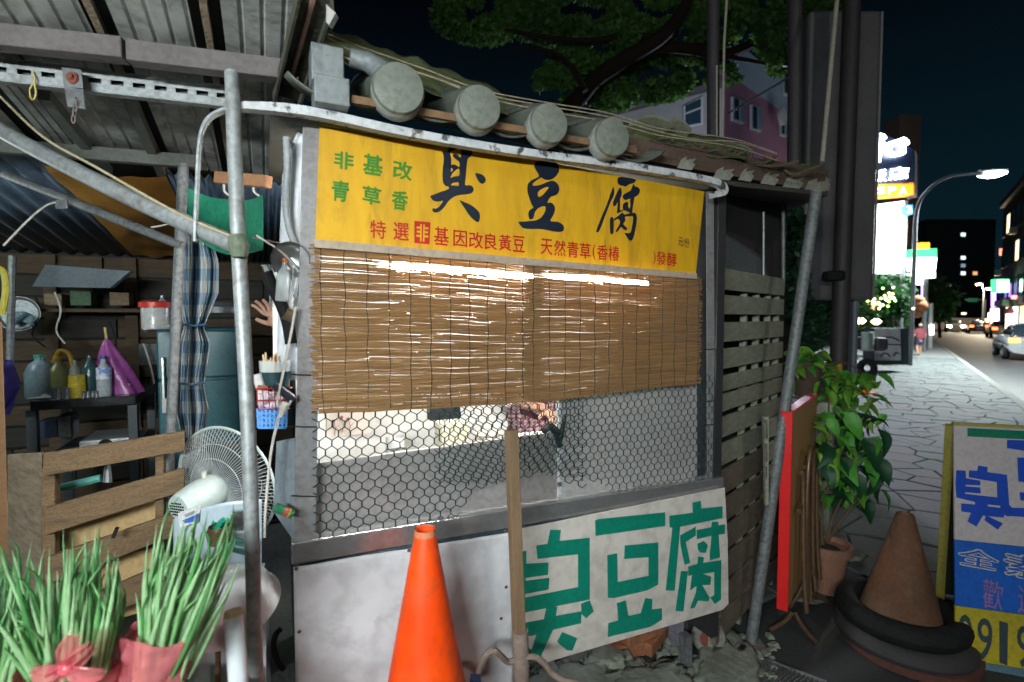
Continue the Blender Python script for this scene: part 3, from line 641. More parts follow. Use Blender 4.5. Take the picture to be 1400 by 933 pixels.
def hand(parent, wrist, d, n, s=1, spread=.3, curl=.5, thumb_side=1):
    # palm and five separate fingers; d points along the hand, n out of the back of it
    d = d.normalized(); n = (n - d * n.dot(d)).normalized(); w_ = d.cross(n) * thumb_side
    J = [(wrist, (.020 * s, .015 * s)), (wrist + d * .04 * s, (.030 * s, .013 * s)), (wrist + d * .075 * s, (.034 * s, .012 * s))]; E = [(0, 1), (1, 2)]
    for k, (off, L) in enumerate(((.030, .072), (.011, .080), (-.010, .074), (-.029, .058))):
        dd = (d + w_ * (off / .03) * spread).normalized(); root = wrist + (d * .078 + w_ * off) * s
        i = len(J); J.append((root, .0095 * s)); E.append((2, i)); p = root
        for j, (f, r) in enumerate(((.45, .0090), (.32, .0082), (.23, .0068))):
            dd = (dd - n * curl * (.35 + .25 * j)).normalized(); p = p + dd * L * f * s; J.append((p, r * s)); E.append((len(J) - 2, len(J) - 1))
    i = len(J); tb = wrist + (d * .03 + w_ * .030) * s; J.append((tb, .013 * s)); E.append((1, i)); td = (d * .6 + w_ * .9 - n * .2).normalized()
    for L, r in ((.035, .0105), (.030, .0085)):
        tb = tb + td * L * s; td = (td + d * .3).normalized(); J.append((tb, r * s)); E.append((len(J) - 2, len(J) - 1))
    return figure('hand', J, E, skin, parent, 2)
vc = q(722, 560, VF + .78); vg = Vector((vc.x, vc.y, 0))
ven = thing('person', 'person in a pink checked shirt with a maroon band working behind the wire', 'person', vg)
fd = -V
def tor(s, t):
    a = s * 2 * PI; pr = [(.17, .115, .80), (.165, .11, .95), (.175, .12, 1.10), (.19, .115, 1.28), (.165, .10, 1.36), (.07, .065, 1.42)]
    k = t * 5; i = min(int(k), 4); f = k - i; rx, ry, z_ = [pr[i][j] + (pr[i + 1][j] - pr[i][j]) * f for j in range(3)]
    return vg + U * math.cos(a) * rx + V * math.sin(a) * ry + Z * z_
MB().grid(tor, 32, 20).build('shirt', plaid, ven, smooth=True)
for sg in (-1, 1):
    MB().tube([vg + U * sg * .08 + Z * .05, vg + U * sg * .08 + Z * .45, vg + U * sg * .085 + Z * .85], [.045, .065, .09], 12).build('leg', mat('dark_trousers', (.02, .02, .03), .8), ven, smooth=True)
    MB().box(vg + U * sg * .08 + fd * .05 + Z * .035, (.09, .07, .25), (U, Z, V)).build('shoe', black, ven, bevel=.02)
MB().lathe([(.052, 0), (.048, .08)], vg + Z * 1.40, Z, 14).build('neck', skin, ven, smooth=True)
person_head(ven, vg + Z * 1.56, 1, face=fd)
wr_ = q(748, 560, VF + .50)
el = q(700, 545, VF + .55)
MB().tube([vg - U * .18 + Z * 1.32, vg - U * .21 + fd * .08 + Z * 1.2, el], [.055, .05, .045], 14).build('sleeve', mat('pale_sleeve', (.66, .5, .52), .7), ven, smooth=True)
figure('forearm', [(el, .036), (el.lerp(wr_, .5), .034), (wr_, .022)], [(0, 1), (1, 2)], skin, ven, 2)
hand(ven, wr_, (q(770, 585, VF + .35) - wr_), Z, .9, .15, .9)
MB().tube([q(713, 562, VF + .56), q(732, 570, VF + .56), q(753, 572, VF + .56)], .014, 10).build('maroon_band', maroon, ven, smooth=True)
a_r = vg + U * .18 + Z * 1.32; e_r = vg + U * .23 + Z * 1.08; w_r = vg + U * .16 + fd * .2 + Z * 1.0
MB().tube([a_r, e_r], [.055, .045], 12).build('sleeve', plaid, ven, smooth=True); figure('forearm', [(e_r, .036), (w_r, .024)], [(0, 1)], skin, ven, 2); hand(ven, w_r, fd, Z, .9)
# the second person, mostly hidden by the stall; only the raised hand shows
pg = q(470, 560, VF + 1.15); pg = Vector((pg.x, pg.y, 0))
p2 = thing('person', 'person hidden behind the stall, raised open hand showing beside the grey pole', 'person', pg)
dk = mat('dark_shirt', (.02, .02, .025), .8)
MB().grid(lambda s, t: pg + U * math.cos(s * 2 * PI) * (.16 + .03 * t if t < .9 else .1) + V * math.sin(s * 2 * PI) * .11 + Z * (.8 + .6 * t), 24, 10).build('shirt', dk, p2, smooth=True)
for sg in (-1, 1): MB().tube([pg + U * sg * .08 + Z * .03, pg + U * sg * .08 + Z * .85], [.05, .085], 12).build('leg', dk, p2, smooth=True)
MB().lathe([(.052, 0), (.048, .09)], pg + Z * 1.38, Z, 14).build('neck', skin, p2, smooth=True)
person_head(p2, pg + Z * 1.56, 1, face=-V)
YH = 2.3
hw = P(377, 449, YH); he = P(388, 512, YH + .12)
MB().tube([pg - U * .15 + Z * 1.33, pg - U * .22 + fd * .1 + Z * 1.22, he + Vector((.05, .04, .0))], [.055, .05, .042], 12).build('sleeve', dk, p2, smooth=True)
figure('forearm', [(he + Vector((.05, .04, 0)), .036), (P(386, 478, YH + .05), .030), (hw, .020)], [(0, 1), (1, 2)], skin, p2, 2)
hand(p2, hw, P(358, 405, YH - .03) - hw, Vector((.3, .9, .1)), .95, .42, .45, 1)

# ================================================================ gap between pole and stall
fm = mat('milky_sheet', (.62, .66, .70), .4, var=.2, vs=5, bump=.3, bs=20)
def sh(s, t):
    xs = [(392, 436, 172), (386, 436, 240), (383, 432, 320), (381, 425, 420), (378, 420, 520)]
    k = t * 4; i = min(int(k), 3); f = k - i; a, b_, y = [xs[i][j] + (xs[i + 1][j] - xs[i][j]) * f for j in range(3)]
    if t < .25: a = 415 - (415 - 388) * (t / .25) ** .6
    return q(a + (b_ - a) * s, y, VF + .055 + .012 * math.sin(7 * s + 4 * t))
MB().grid(sh, 12, 24).build('plastic_sheet', fm, label='pale plastic sheet hanging beside the left corner post', cat='plastic sheet', smooth=True, solid=.003)
MB().plate([q(372, 372, VF + .10), q(386, 372, VF + .10), q(392, 520, VF + .10), q(374, 520, VF + .10)], V * .02).build('white_board', mat('white_board', (.72, .73, .72), .5, var=.1), label='narrow white board standing beside the corner post behind the black torch', cat='board')
hose = mat('grey_hose', (.34, .37, .39), .5)
pts = curve([q(x, y, VF + .02) for x, y in [(392, 188), (393, 230), (391, 270), (394, 305), (402, 330), (410, 343)]], 10)
MB().tube(pts, [.0095 + (.0013 if i % 2 else 0) for i in range(len(pts))], 10).build('corrugated_hose', hose, label='grey corrugated hose hanging down beside the left corner post', cat='hose', smooth=True)
MB().tube(curve([q(x, y, VF + .01) for x, y in [(364, 372), (372, 392), (384, 415), (393, 440), (398, 470)]], 5), .016, 12).build('black_torch', black, label='thick black tube angled down beside the white board', cat='tube', smooth=True)
MB().tube([q(389, 428, VF), q(400, 434, VF + .005)], .0185, 12).build('tube_ring', mat('brass_ring', (.2, .15, .09), .4, .5), label='dull brass ring round the thick black tube', cat='ring')
clearp = mat('clear_plastic', (.75, .8, .82), .12, var=.1, bump=.4, bs=20, alpha=.45)
def bottle(name, x, y0, y1, w_, v_, m, label, cat='bottle', prof=None, tilt=Vector((0, 0, 0)), capm=None):
    a = q(x, y1, v_); c = q(x, y0, v_); h = (c - a).z; R = w_ / 2
    pr = prof or [(0, 0), (R * .9, 0), (R, .04), (R, .62), (R * .85, .72), (R * .4, .84), (R * .34, .92), (R * .34, 1)]
    t = thing(name, label, cat, a)
    MB().lathe([(r, hh * h) for r, hh in pr], a, (Z + tilt).normalized(), 18).build('body', m, t, smooth=True)
    if capm:
        rt = pr[-1][0] * 1.25
        MB().lathe([(rt, 0), (rt, h * .09), (0.001, h * .09)], a + (Z + tilt).normalized() * h * .97, (Z + tilt).normalized(), 14).build('cap', capm, t)
    return t
bottle('plastic_bottle', 385, 357, 412, .035, VF + .0, clearp, 'crumpled clear bottle with an orange band beside the corner post', tilt=Vector((.1, 0, 0)), capm=mat('orange_cap', (.7, .16, .03), .4))
bag_ = q(364, 395, VF + .02)
MB().grid(lambda s, t: q(357 + 14 * s + 10 * t + 5 * math.sin(t * 3), 362 + 58 * t, VF + .03 + .012 * math.sin(s * 9 + t * 5)), 8, 12).build('clear_bag', clearp, label='clear plastic bag dangling above the raised hand', cat='bag', smooth=True)
MB().grid(lambda s, t: q(396 + 12 * s + 4 * t, 366 + 40 * t, VF + .02 + .012 * math.sin(s * 9 + t * 7)), 8, 12).build('clear_bag', clearp, label='clear plastic bag against the left corner post beside the banded bottle', cat='bag', smooth=True)
MB().lathe([(0.001, 0), (.03, .008), (.044, .02), (.05, .035)], q(396, 352, VF + .03), (-V - Z * .3).normalized(), 18).build('steel_bowl', steel, label='small steel bowl hung beside the corner post', cat='bowl', smooth=True)
# baskets and skewers
sk = thing('skewer_pot', 'dark pot full of wooden skewers hung beside the stall corner', 'pot', q(377, 530, VF + .04))
cp = q(377, 529, VF + .06)
MB().lathe([(.0, 0), (.036, 0), (.042, .045), (.040, .045), (.035, .004)], cp, Z, 20).build('pot', mat('dark_teal_plastic', (.01, .04, .05), .4), sk, smooth=True)
MB().lathe([(.040, .03), (.043, .075), (.041, .075)], cp, Z, 20).build('clear_sleeve', clearp, sk, smooth=True)
rd = random.Random(9)
for i in range(26):
    a = rd.uniform(0, 2 * PI); r_ = rd.uniform(0, .032); p = cp + Vector((math.cos(a) * r_, math.sin(a) * r_, .02))
    MB().tube([p, p + Vector((rd.uniform(-.006, .006), rd.uniform(-.006, .006), rd.uniform(.062, .078)))], .0028, 5).build('skewer', mat('pale_bamboo', (.66, .47, .28), .6), sk)
rb_ = thing('red_basket', 'red wire basket holding white cloths beside the stall corner', 'basket', q(372, 560, VF + .05))
redw = mat('red_coated_wire', (.34, .02, .02), .4)
for y, w0, w1 in ((532, 350, 396), (548, 352, 394), (560, 354, 392)):
    a = [q(w0, y, VF), q(w1, y - 1, VF), q(w1 + 3, y - 2, VF + .09), q(w0 + 6, y - 2, VF + .09)]
    MB().tube(a + [a[0]], .0022, 5).build('wire', redw, rb_)
for k in range(6):
    x = 351 + 8 * k; MB().tube([q(x, 531, VF), q(x + 2, 561, VF)], .0016, 5).build('wire', redw, rb_)
MB().grid(lambda s, t: q(354 + 36 * s, 536 + 22 * t, VF + .03 + .01 * math.sin(9 * s + 7 * t)), 10, 8).build('white_cloth', mat('white_cotton', (.66, .62, .66), .8, bump=.5), label='folded white cloth lying in the red wire basket', cat='cloth', smooth=True, solid=.02)
MB().tube([q(351, 512, VF + .04), q(359, 538, VF + .04)], .013, 12).build('paper_roll', mat('pale_paper', (.6, .58, .58), .8), label='white paper roll leaning at the left edge of the red wire basket', cat='roll')
MB().tube([q(352, 530, VF + .01), q(366, 531, VF + .01)], .007, 8).build('wood_handle', mat('reddish_wood', (.30, .08, .04), .5), label='reddish wooden handle lying across the red basket', cat='handle')
bb = thing('blue_basket', 'light blue perforated plastic basket below the red wire basket', 'basket', q(372, 585, VF + .03))
bluep = mat('blue_plastic', (.10, .30, .68), .4, var=.1)
# a tray with real holes
x0, x1, y0, y1 = 353, 391, 559, 585; m = MB()
cols_, rows_ = 7, 4
for i in range(cols_ + 1):
    xx = x0 + (x1 - x0) * i / cols_; m.hexa([q(xx - 1.6, y1, VF), q(xx + 1.6, y1, VF), q(xx + 1.6, y1, VF + .004), q(xx - 1.6, y1, VF + .004), q(xx - 1.8 + (xx - 372) * .06, y0, VF), q(xx + 1.8 + (xx - 372) * .06, y0, VF), q(xx + 1.8 + (xx - 372) * .06, y0, VF + .004), q(xx - 1.8 + (xx - 372) * .06, y0, VF + .004)])
for j in range(rows_ + 1):
    yy = y0 + (y1 - y0) * j / rows_; m.hexa([q(x0, yy + 1.6, VF + .001), q(x1, yy + 1.6, VF + .001), q(x1, yy + 1.6, VF + .003), q(x0, yy + 1.6, VF + .003), q(x0, yy - 1.6, VF + .001), q(x1, yy - 1.6, VF + .001), q(x1, yy - 1.6, VF + .003), q(x0, yy - 1.6, VF + .003)])
m.build('front_lattice', bluep, bb)
a, c = q(353, 585, VF + .005), q(391, 560, VF + .005)
MB().fbox(a.dot(U), c.dot(U), VF + .02, VF + .10, a.z, c.z).build('tub', bluep, bb, bevel=.006)
# cables
wht = mat('white_cable', (.60, .58, .54), .5)
MB().tube(curve([q(x, y, VF - .03) for x, y in [(404, 420), (398, 455), (385, 520), (380, 545), (382, 556), (392, 557), (398, 548)]], 6), .0032, 6).build('white_cable', wht, label='white cable looping beside the left corner post down to a plug', cat='cable')
MB().tube(curve([q(x, y, VF - .03) for x, y in [(389, 552), (381, 572), (372, 610), (367, 650), (363, 700), (362, 735)]], 6), .0036, 6).build('white_cable', wht, label='long white cable running from the plug down to the floor behind the grey pole', cat='cable')
MB().tube([q(391, 550, VF - .035), q(387, 561, VF - .035), q(383, 570, VF - .035)], [.010, .011, .006], 10).build('cable_plug', wht, label='white in-line plug joining the two white cables', cat='plug', smooth=True)
MB().tube([q(374, 526, VF - .02), q(386, 535, VF - .02), q(402, 547, VF - .02)], [.010, .012, .012], 10).build('black_torch', mat('dark_metal_tube', (.04, .045, .06), .3, .4), label='short dark metal tube lying across the plug', cat='tube', smooth=True)
MB().tube(curve([q(x, y, VF + .01) for x, y in [(350, 322), (366, 332), (385, 345), (400, 360), (408, 372)]], 5), .0028, 6).build('white_cable', wht, label='pale cable stretched from the pole joint to the steel bowl', cat='cable')
MB().tube([q(x, y, VF + .01) for x, y in [(345, 325), (375, 331), (410, 340)]], .002, 6).build('white_cable', mat('brown_cord', (.16, .13, .1), .7), label='thin brown cord tied from the pole joint to the corner post', cat='cable')
fl = thing('rolled_flag', 'green roll with a red and yellow stripe on the ledge by the corner post', 'cloth roll', q(385, 700, VF - .01))
MB().tube([q(376, 694, VF - .03), q(400, 703, VF - .03)], .013, 10).build('roll', mat('flag_green', (.02, .20, .09), .6), fl, smooth=True)
MB().tube([q(388, 698.5, VF - .03), q(393, 700.5, VF - .03)], .0136, 10).build('stripe', mat('flag_red', (.5, .1, .06), .6), fl)
MB().tube([q(394, 700.8, VF - .03), q(396, 701.5, VF - .03)], .0137, 10).build('stripe', mat('flag_yellow', (.6, .45, .05), .6), fl)
# dented steel side of the cart
cs_ = mat('dented_blue_steel', (.16, .21, .25), .35, .7, c2=(.04, .05, .06), vs=14, bump=.5, bs=12)
a, c = q(373, 933, VF + .16), q(400, 690, VF + .01)
MB().plate([q(378, 605, VF + .05), q(403, 600, VF + .0), q(403, 742, VF + .0), q(374, 700, VF + .12)], V * .01).build('side_board', mat('blue_grey_board', (.24, .29, .33), .5, .2), label='blue grey board beside the left corner post above the cart', cat='board')
MB().tube(curve([q(x, y, VF + .03) for x, y in [(384, 860), (377, 868), (374, 885), (380, 905), (388, 915)]], 6), .008, 8).build('black_loop', black, label='black hose loop on the side of the cart near the floor', cat='hose', smooth=True)

# ================================================================ poles and canopy on the left
pl = thing('grey_pole', 'grey steel pole standing in front of the stall with a brace welded on', 'pole', P(352, 1000, 1.2))
pt_ = [P(317, 100, 1.28), P(322, 240, 1.24), P(327, 350, 1.22), P(340, 600, 1.19), P(350, 933, 1.16), P(356, 1150, 1.14)]
MB().tube(curve(pt_, 6), .0165, 16).build('tube', galv, pl, smooth=True)
MB().tube(curve([P(-70, 128, 1.62), P(0, 178, 1.52), P(160, 262, 1.36), P(326, 337, 1.22)], 8), .0215, 16).build('brace', galv, pl, smooth=True)
MB().tube([P(323, 322, 1.2), P(327, 337, 1.2), P(328, 352, 1.2)], [.017, .023, .017], 12).build('weld', mat('weld_green', (.12, .15, .10), .8, bump=.8), pl)
MB().tube(curve([P(-40, 92, 1.6), P(0, 132, 1.5), P(60, 188, 1.42), P(130, 228, 1.35), P(240, 290, 1.27), P(320, 325, 1.19)], 6), .0035, 6).build('yellowed_cable', mat('yellow_cable', (.40, .35, .22), .6), label='yellowed cable running along the top of the diagonal brace', cat='cable')
p2_ = thing('grey_pole', 'thinner grey pole in front of the gingham curtain', 'pole', P(222, 800, 2.0))
MB().tube([P(251, 225, 2.02), P(246, 330, 2.0), P(238, 500, 1.98), P(228, 700, 1.95), P(222, 860, 1.93)], .0185, 14).build('tube', galv_d, p2_, smooth=True)
MB().tube([P(-40, 222, 2.2), P(0, 236, 2.15), P(248, 336, 1.99)], .0175, 14).build('brace', galv_d, p2_, smooth=True)
MB().tube(curve([P(5, 336, 2.0), P(40, 300, 2.02), P(62, 282, 2.04), P(76, 277, 2.05)], 5), .004, 6).build('white_flex', wht, label='white flex hanging from the clip on the thinner brace', cat='cable')
MB().box(P(85, 280, 2.03), (.045, .012, .035)).build('pipe_clip', grey_box, label='small grey clip on the thinner brace', cat='clip', bevel=.003)
MB().tube(curve([P(207, 311, 2.0), P(225, 308, 2.0), P(242, 302, 1.98)], 5), .0035, 6).build('white_flex', wht, label='short white flex beside the thinner grey pole', cat='cable')

# ---- roof of the shack
RZ = lambda v: 2.30 - .13 * (v - 1.81)
RN = Vector((0, 0, 1)) - V * -.13 ; RN = (Z + V * .13).normalized(); RP0 = W(0, 1.81, 2.30)
def rp(px, py):
    d = ray(px, py); return EYE + d * ((RP0 - EYE).dot(RN) / d.dot(RN))
ru = lambda px, py: rp(px, py).dot(U)
sheet_m = mat('grimy_zinc_sheet', (.56, .58, .57), .5, .25, c2=(.16, .17, .15), vs=4, mix=.46, bump=.25, bs=25, stretch=(1, 1, 3), dirt=((.05, .045, .03), .85, 5))
sheet_d = mat('dark_zinc_sheet', (.17, .19, .18), .6, .3, c2=(.06, .07, .06), vs=5, bump=.3)
deck = mat('black_roof_deck', (.022, .026, .024), .9)
sr = thing('shack_roof', 'low lean-to roof of grimy zinc sheets on steel beams at the upper left', 'roof', W(-2.2, 2.4, 2.25))
MB().hexa([W(-6, .75, RZ(.75) + .03), W(ru(425, 60), .75, RZ(.75) + .03), W(ru(425, 60), 4.3, RZ(4.3) + .03), W(-6, 4.3, RZ(4.3) + .03)] + [W(-6, .75, RZ(.75) + .045), W(ru(425, 60), .75, RZ(.75) + .045), W(ru(425, 60), 4.3, RZ(4.3) + .045), W(-6, 4.3, RZ(4.3) + .045)]).build('deck', deck, sr)
def panel(u0, u1, v0, v1, m, dz=0, ribs=4, h=.006):
    prof = []; 
    for i in range(ribs):
        a = u0 + (u1 - u0) * i / ribs; s_ = (u1 - u0) / ribs
        prof += [(a, 0), (a + s_ * .70, 0), (a + s_ * .78, h), (a + s_ * .92, h)]
    prof.append((u1, 0)); mb = MB(); k = len(prof)
    mb.add([W(u, v0, RZ(v0) + z - dz) for u, z in prof] + [W(u, v1, RZ(v1) + z - dz) for u, z in prof], [(i, i + 1, k + i + 1, k + i) for i in range(k - 1)])
    return mb.build('roof_sheet', m, sr, solid=.002)
us = [(ru(-190, 50), ru(-95, 50)), (ru(-60, 50), ru(5, 50)), (ru(8, 45), ru(130, 50)), (ru(165, 50), ru(268, 60)), (ru(308, 60), ru(418, 60))]
for i, (a, c) in enumerate(us): panel(a, c, .75, 2.62, sheet_m, .002 * (i % 2))
for a, c in ((ru(-900, 50), ru(-640, 50)), (ru(-600, 50), ru(-230, 50))): panel(a, c, .75, 4.2, sheet_m)
for px in (140, 285): 
    u_ = ru(px, 50); MB().fbox(u_ - .008, u_ + .008, .8, 2.7, RZ(2.7) - .0, RZ(2.7) + .01).v
    MB().hexa([W(u_ - .009, .8, RZ(.8) + .0), W(u_ + .009, .8, RZ(.8)), W(u_ + .009, 2.7, RZ(2.7)), W(u_ - .009, 2.7, RZ(2.7)), W(u_ - .009, .8, RZ(.8) + .02), W(u_ + .009, .8, RZ(.8) + .02), W(u_ + .009, 2.7, RZ(2.7) + .02), W(u_ - .009, 2.7, RZ(2.7) + .02)]).build('batten', wood_old, sr)
blue_c = mat('blue_corrugated_sheet', (.10, .15, .22), .5, .1, c2=(.04, .06, .09), vs=6)
uo0, uo1 = ru(82, 240), ru(240, 260)
def corr(u0, u1, v0, v1, m, dz, n, h, name='corrugated_sheet'):
    k = n * 4 + 1
    mb = MB(); mb.add([W(u0 + (u1 - u0) * i / (k - 1), v0, RZ(v0) - dz + h * math.sin(i * PI / 2)) for i in range(k)] + [W(u0 + (u1 - u0) * i / (k - 1), v1, RZ(v1) - dz + h * math.sin(i * PI / 2)) for i in range(k)], [(i, i + 1, k + i + 1, k + i) for i in range(k - 1)])
    return mb.build(name, m, sr, solid=.002, smooth=True)
corr(-4.4, uo0, 2.62, 4.25, blue_c, .01, 44, .012)
def tarp(s, t):
    v_ = 2.66 + 1.5 * t; u = uo0 + (uo1 - uo0) * s
    return W(u, v_, RZ(v_) - .03 - .05 * math.sin(PI * s) * (.5 + .5 * math.sin(5 * t)) + .015 * noise.noise(Vector((s * 5, t * 6, 2))))
MB().grid(tarp, 20, 30).build('orange_tarpaulin', mat('orange_brown_tarp', (.42, .20, .03), .6, c2=(.26, .12, .02), vs=4), sr, smooth=True)
corr(uo1, ru(420, 300), 2.66, 4.25, blue_c, .012, 16, .012)
beam = mat('brown_grey_beam', (.15, .13, .13), .8, c2=(.08, .07, .07), vs=12, bump=.3)
zb = 2.27
def hbeam(x0, y0, x1, y1, z_, w_, h, m, ext=.0, name='beam'):
    a, c = Hz(x0, y0, z_), Hz(x1, y1, z_); d = (c - a).normalized()
    return MB().bar(a - d * ext, c, w_, h).build(name, m, sr, bevel=.003)
hbeam(0, 52, 172, 70, zb, .05, .055, beam, 1.5)
hbeam(177, 73, 410, 101, zb - .004, .05, .055, beam)
hbeam(0, 200, 268, 222, 2.17, .035, .05, mat('dark_beam', (.10, .11, .10), .8), 1.5)
hbeam(0, 358, 300, 372, 1.97, .04, .05, mat('dark_beam', (.10, .11, .10), .8), 1.5)
for px in (60, 175):   # joists seen on the underside
    a, c = rp(px, 120) , rp(px + (300 - px) * .32, 215)
    MB().bar(a - RN * .02, c - RN * .02 + (c - a) * .2, .03, .04).build('joist', mat('dark_beam', (.10, .11, .10), .8), sr)
# perforated steel channel with real slots
ch0, ch1 = Hz(-60, 88, 2.235), Hz(312, 132, 2.235); dch = (ch1 - ch0); Lc = dch.length; dch.normalize(); nch = Z
chan = thing('slotted_channel', 'galvanised slotted steel channel under the zinc roof', 'steel channel', ch0)
hh = .046
MB().bar(ch0 + Z * hh * .38, ch1 + Z * hh * .38, .003, hh * .46).build('upper_strip', galv, chan)
MB().bar(ch0 - Z * hh * .38, ch1 - Z * hh * .38, .003, hh * .46).build('lower_strip', galv, chan)
MB().bar(ch0 + Z * hh * .68 + V * .015, ch1 + Z * hh * .68 + V * .015, .03, .003).build('flange', galv, chan)
MB().bar(ch0 - Z * hh * .65 + V * .015, ch1 - Z * hh * .65 + V * .015, .03, .003).build('flange', galv, chan)
MB().bar(ch0 + V * .03, ch1 + V * .03, .003, hh * 1.3).build('back_web', mat('dark_web', (.07, .08, .085), .7), chan)
ns = 12
for i in range(ns):
    a = ch0 + dch * (Lc * (i + .0) / ns); MB().bar(a, a + dch * (Lc / ns * .42), .0028, hh * .32).build('bridge', galv, chan)
brk = thing('bracket', 'shiny bent steel bracket with a rusty bolt hanging from the slotted channel', 'bracket', Hz(98, 118, 2.2))
Yb = Hz(98, 105, 2.235).y - .03
MB().plate([P(84, 92, Yb), P(110, 95, Yb), P(113, 121, Yb), P(87, 119, Yb)], Vector((0, .003, 0))).build('upper_plate', mat('zinc_bracket', (.55, .58, .62), .3, .7), brk, bevel=.001)
MB().plate([P(88, 120, Yb - .002), P(113, 122, Yb - .002), P(116, 149, Yb - .03), P(92, 146, Yb - .03)], Vector((0, .003, 0))).build('lower_plate', mat('zinc_bracket', (.55, .58, .62), .3, .7), brk, bevel=.001)
MB().lathe([(.017, 0), (.015, .006), (.008, .006), (.008, .014), (.0001, .014)], P(100, 107, Yb - .001), Vector((0, -1, 0)), 14).build('bolt', mat('rust', (.20, .06, .04), .9, bump=.8), brk)
for k in range(4):
    c = P(104 - 1.2 * k, 139 + 8 * k, Yb - .035); a = 0 if k % 2 else PI / 2
    MB().tube([c + Vector((math.cos(a) * math.cos(t) * .005, math.sin(a) * math.cos(t) * .005, math.sin(t) * .011)) for t in [i * PI / 5 for i in range(11)]], .0016, 5).build('chain_link', mat('rusty_chain', (.24, .2, .18), .6, .4), brk)
MB().tube(curve([P(x, y, Yb) for x, y in [(43, 97), (48, 110), (41, 122), (42, 134), (47, 135), (49, 125), (46, 112)]], 5), .0022, 5).build('yellow_wire', mat('yellow_wire', (.55, .43, .10), .5), label='twist of yellow wire hooked into the slotted channel', cat='wire')
# gutter end piece at the right edge of the roof
gt = thing('rusty_gutter', 'dark rusty channel closing the right end of the zinc roof', 'gutter', P(440, 30, 1.2))
ga_, gb_ = P(432, -10, 1.22), P(392, 132, 1.62)
MB().bar(ga_, gb_, .075, .012).build('channel_web', mat('rusty_channel', (.075, .075, .055), .8, c2=(.03, .03, .02), vs=14, bump=.5), gt, bevel=.002)
sd_ = (gb_ - ga_).cross(Z).normalized()
MB().bar(ga_ + sd_ * .036 - Z * .012, gb_ + sd_ * .036 - Z * .012, .007, .035).build('channel_lip', mat('rusty_channel', (.075, .075, .055), .8), gt)
MB().bar(ga_ - sd_ * .036 - Z * .012, gb_ - sd_ * .036 - Z * .012, .007, .035).build('channel_lip', mat('rusty_channel', (.075, .075, .055), .8), gt)
MB().bar(ga_ - sd_ * .005 - Z * .012, ga_.lerp(gb_, .75) - sd_ * .005 - Z * .012, .010, .006).build('rust_strip', mat('pink_rust', (.34, .2, .15), .8), gt)
MB().plate([P(446, 6, 1.22), P(459, 18, 1.22), P(450, 34, 1.24), P(446, 30, 1.24)], Vector((0, .02, 0))).build('end_flange', mat('pale_edge', (.4, .4, .38), .6), gt)
# ---- wood block with hooks, green net
wb = thing('hook_rail', 'short orange wooden rail with white hooks under the roof', 'hook rail', P(330, 246, 1.9))
MB().bar(P(297, 243, 1.9), P(368, 249, 1.8), .03, .042).build('rail', mat('orange_wood', (.40, .20, .10), .7, c2=(.25, .12, .06), vs=9), wb, bevel=.004)
for x in (306, 346):
    MB().tube(curve([P(x, 252, 1.86), P(x + 1, 262, 1.86), P(x + 8, 268, 1.86)], 4), .004, 6).build('hook', wht, wb)
net = mat('green_net', (.02, .36, .20), .7, alpha=.62, var=.3, vs=20)
def nf(s, t):
    a = P(256 + 104 * s, 256 + 10 * math.sin(2 * s), 1.9 - .25 * s); b_ = P(256 + 104 * s, 318 + 22 * s + 14 * math.sin(PI * s), 1.9 - .25 * s)
    return a.lerp(b_, t) + V * (.12 * math.sin(PI * s) + .02 * math.sin(9 * s + 5 * t))
MB().grid(nf, 24, 12).build('green_net', net, label='bright green shade net slung between the poles under the roof', cat='net', smooth=True)
# ---- curtain
ging = gridmat('gingham_cloth', (.46, .47, .46), (.28, .36, .43), (.11, .20, .31), 10)
def cur(s, t):
    y = 318 + 330 * t; tt = y
    ks = [(310, 246, 286), (360, 240, 299), (400, 238, 299), (440, 250, 282), (446, 252, 278), (470, 244, 288), (522, 242, 280), (528, 243, 279), (560, 240, 286), (605, 250, 276), (612, 251, 274), (650, 240, 270)]
    for i in range(len(ks) - 1):
        if ks[i][0] <= tt <= ks[i + 1][0] + .01:
            f = (tt - ks[i][0]) / (ks[i + 1][0] - ks[i][0]); a = ks[i][1] + (ks[i + 1][1] - ks[i][1]) * f; b_ = ks[i][2] + (ks[i + 1][2] - ks[i][2]) * f; break
    else: a, b_ = 240, 270
    wd = (b_ - a) / 60
    return P(a + (b_ - a) * s, y, 2.12 + .035 * math.sin(s * 15 + math.sin(t * 5)) * (.5 + .6 * wd) + .012 * math.sin(s * 61 + t * 4))
ct = thing('gingham_curtain', 'blue and white gingham curtain bunched and tied behind the thin grey pole', 'curtain', P(262, 640, 2.12))
cm = MB().grid(cur, 90, 60); cm.uv = [(a_ * .34, b_2) for a_, b_2 in cm.uv]; cm.build('cloth', ging, ct, smooth=True)
for y, x0, x1, mm in ((444, 250, 282, 'blue_tie'), (524, 242, 281, 'blue_tie'), (610, 250, 276, 'red_tie')):
    MB().tube([P(x0, y, 2.08), P((x0 + x1) / 2, y + 2, 2.05), P(x1, y - 1, 2.08)], .005, 6).build('tie', mat(mm, (.02, .08, .16) if mm == 'blue_tie' else (.3, .02, .05), .7), ct)
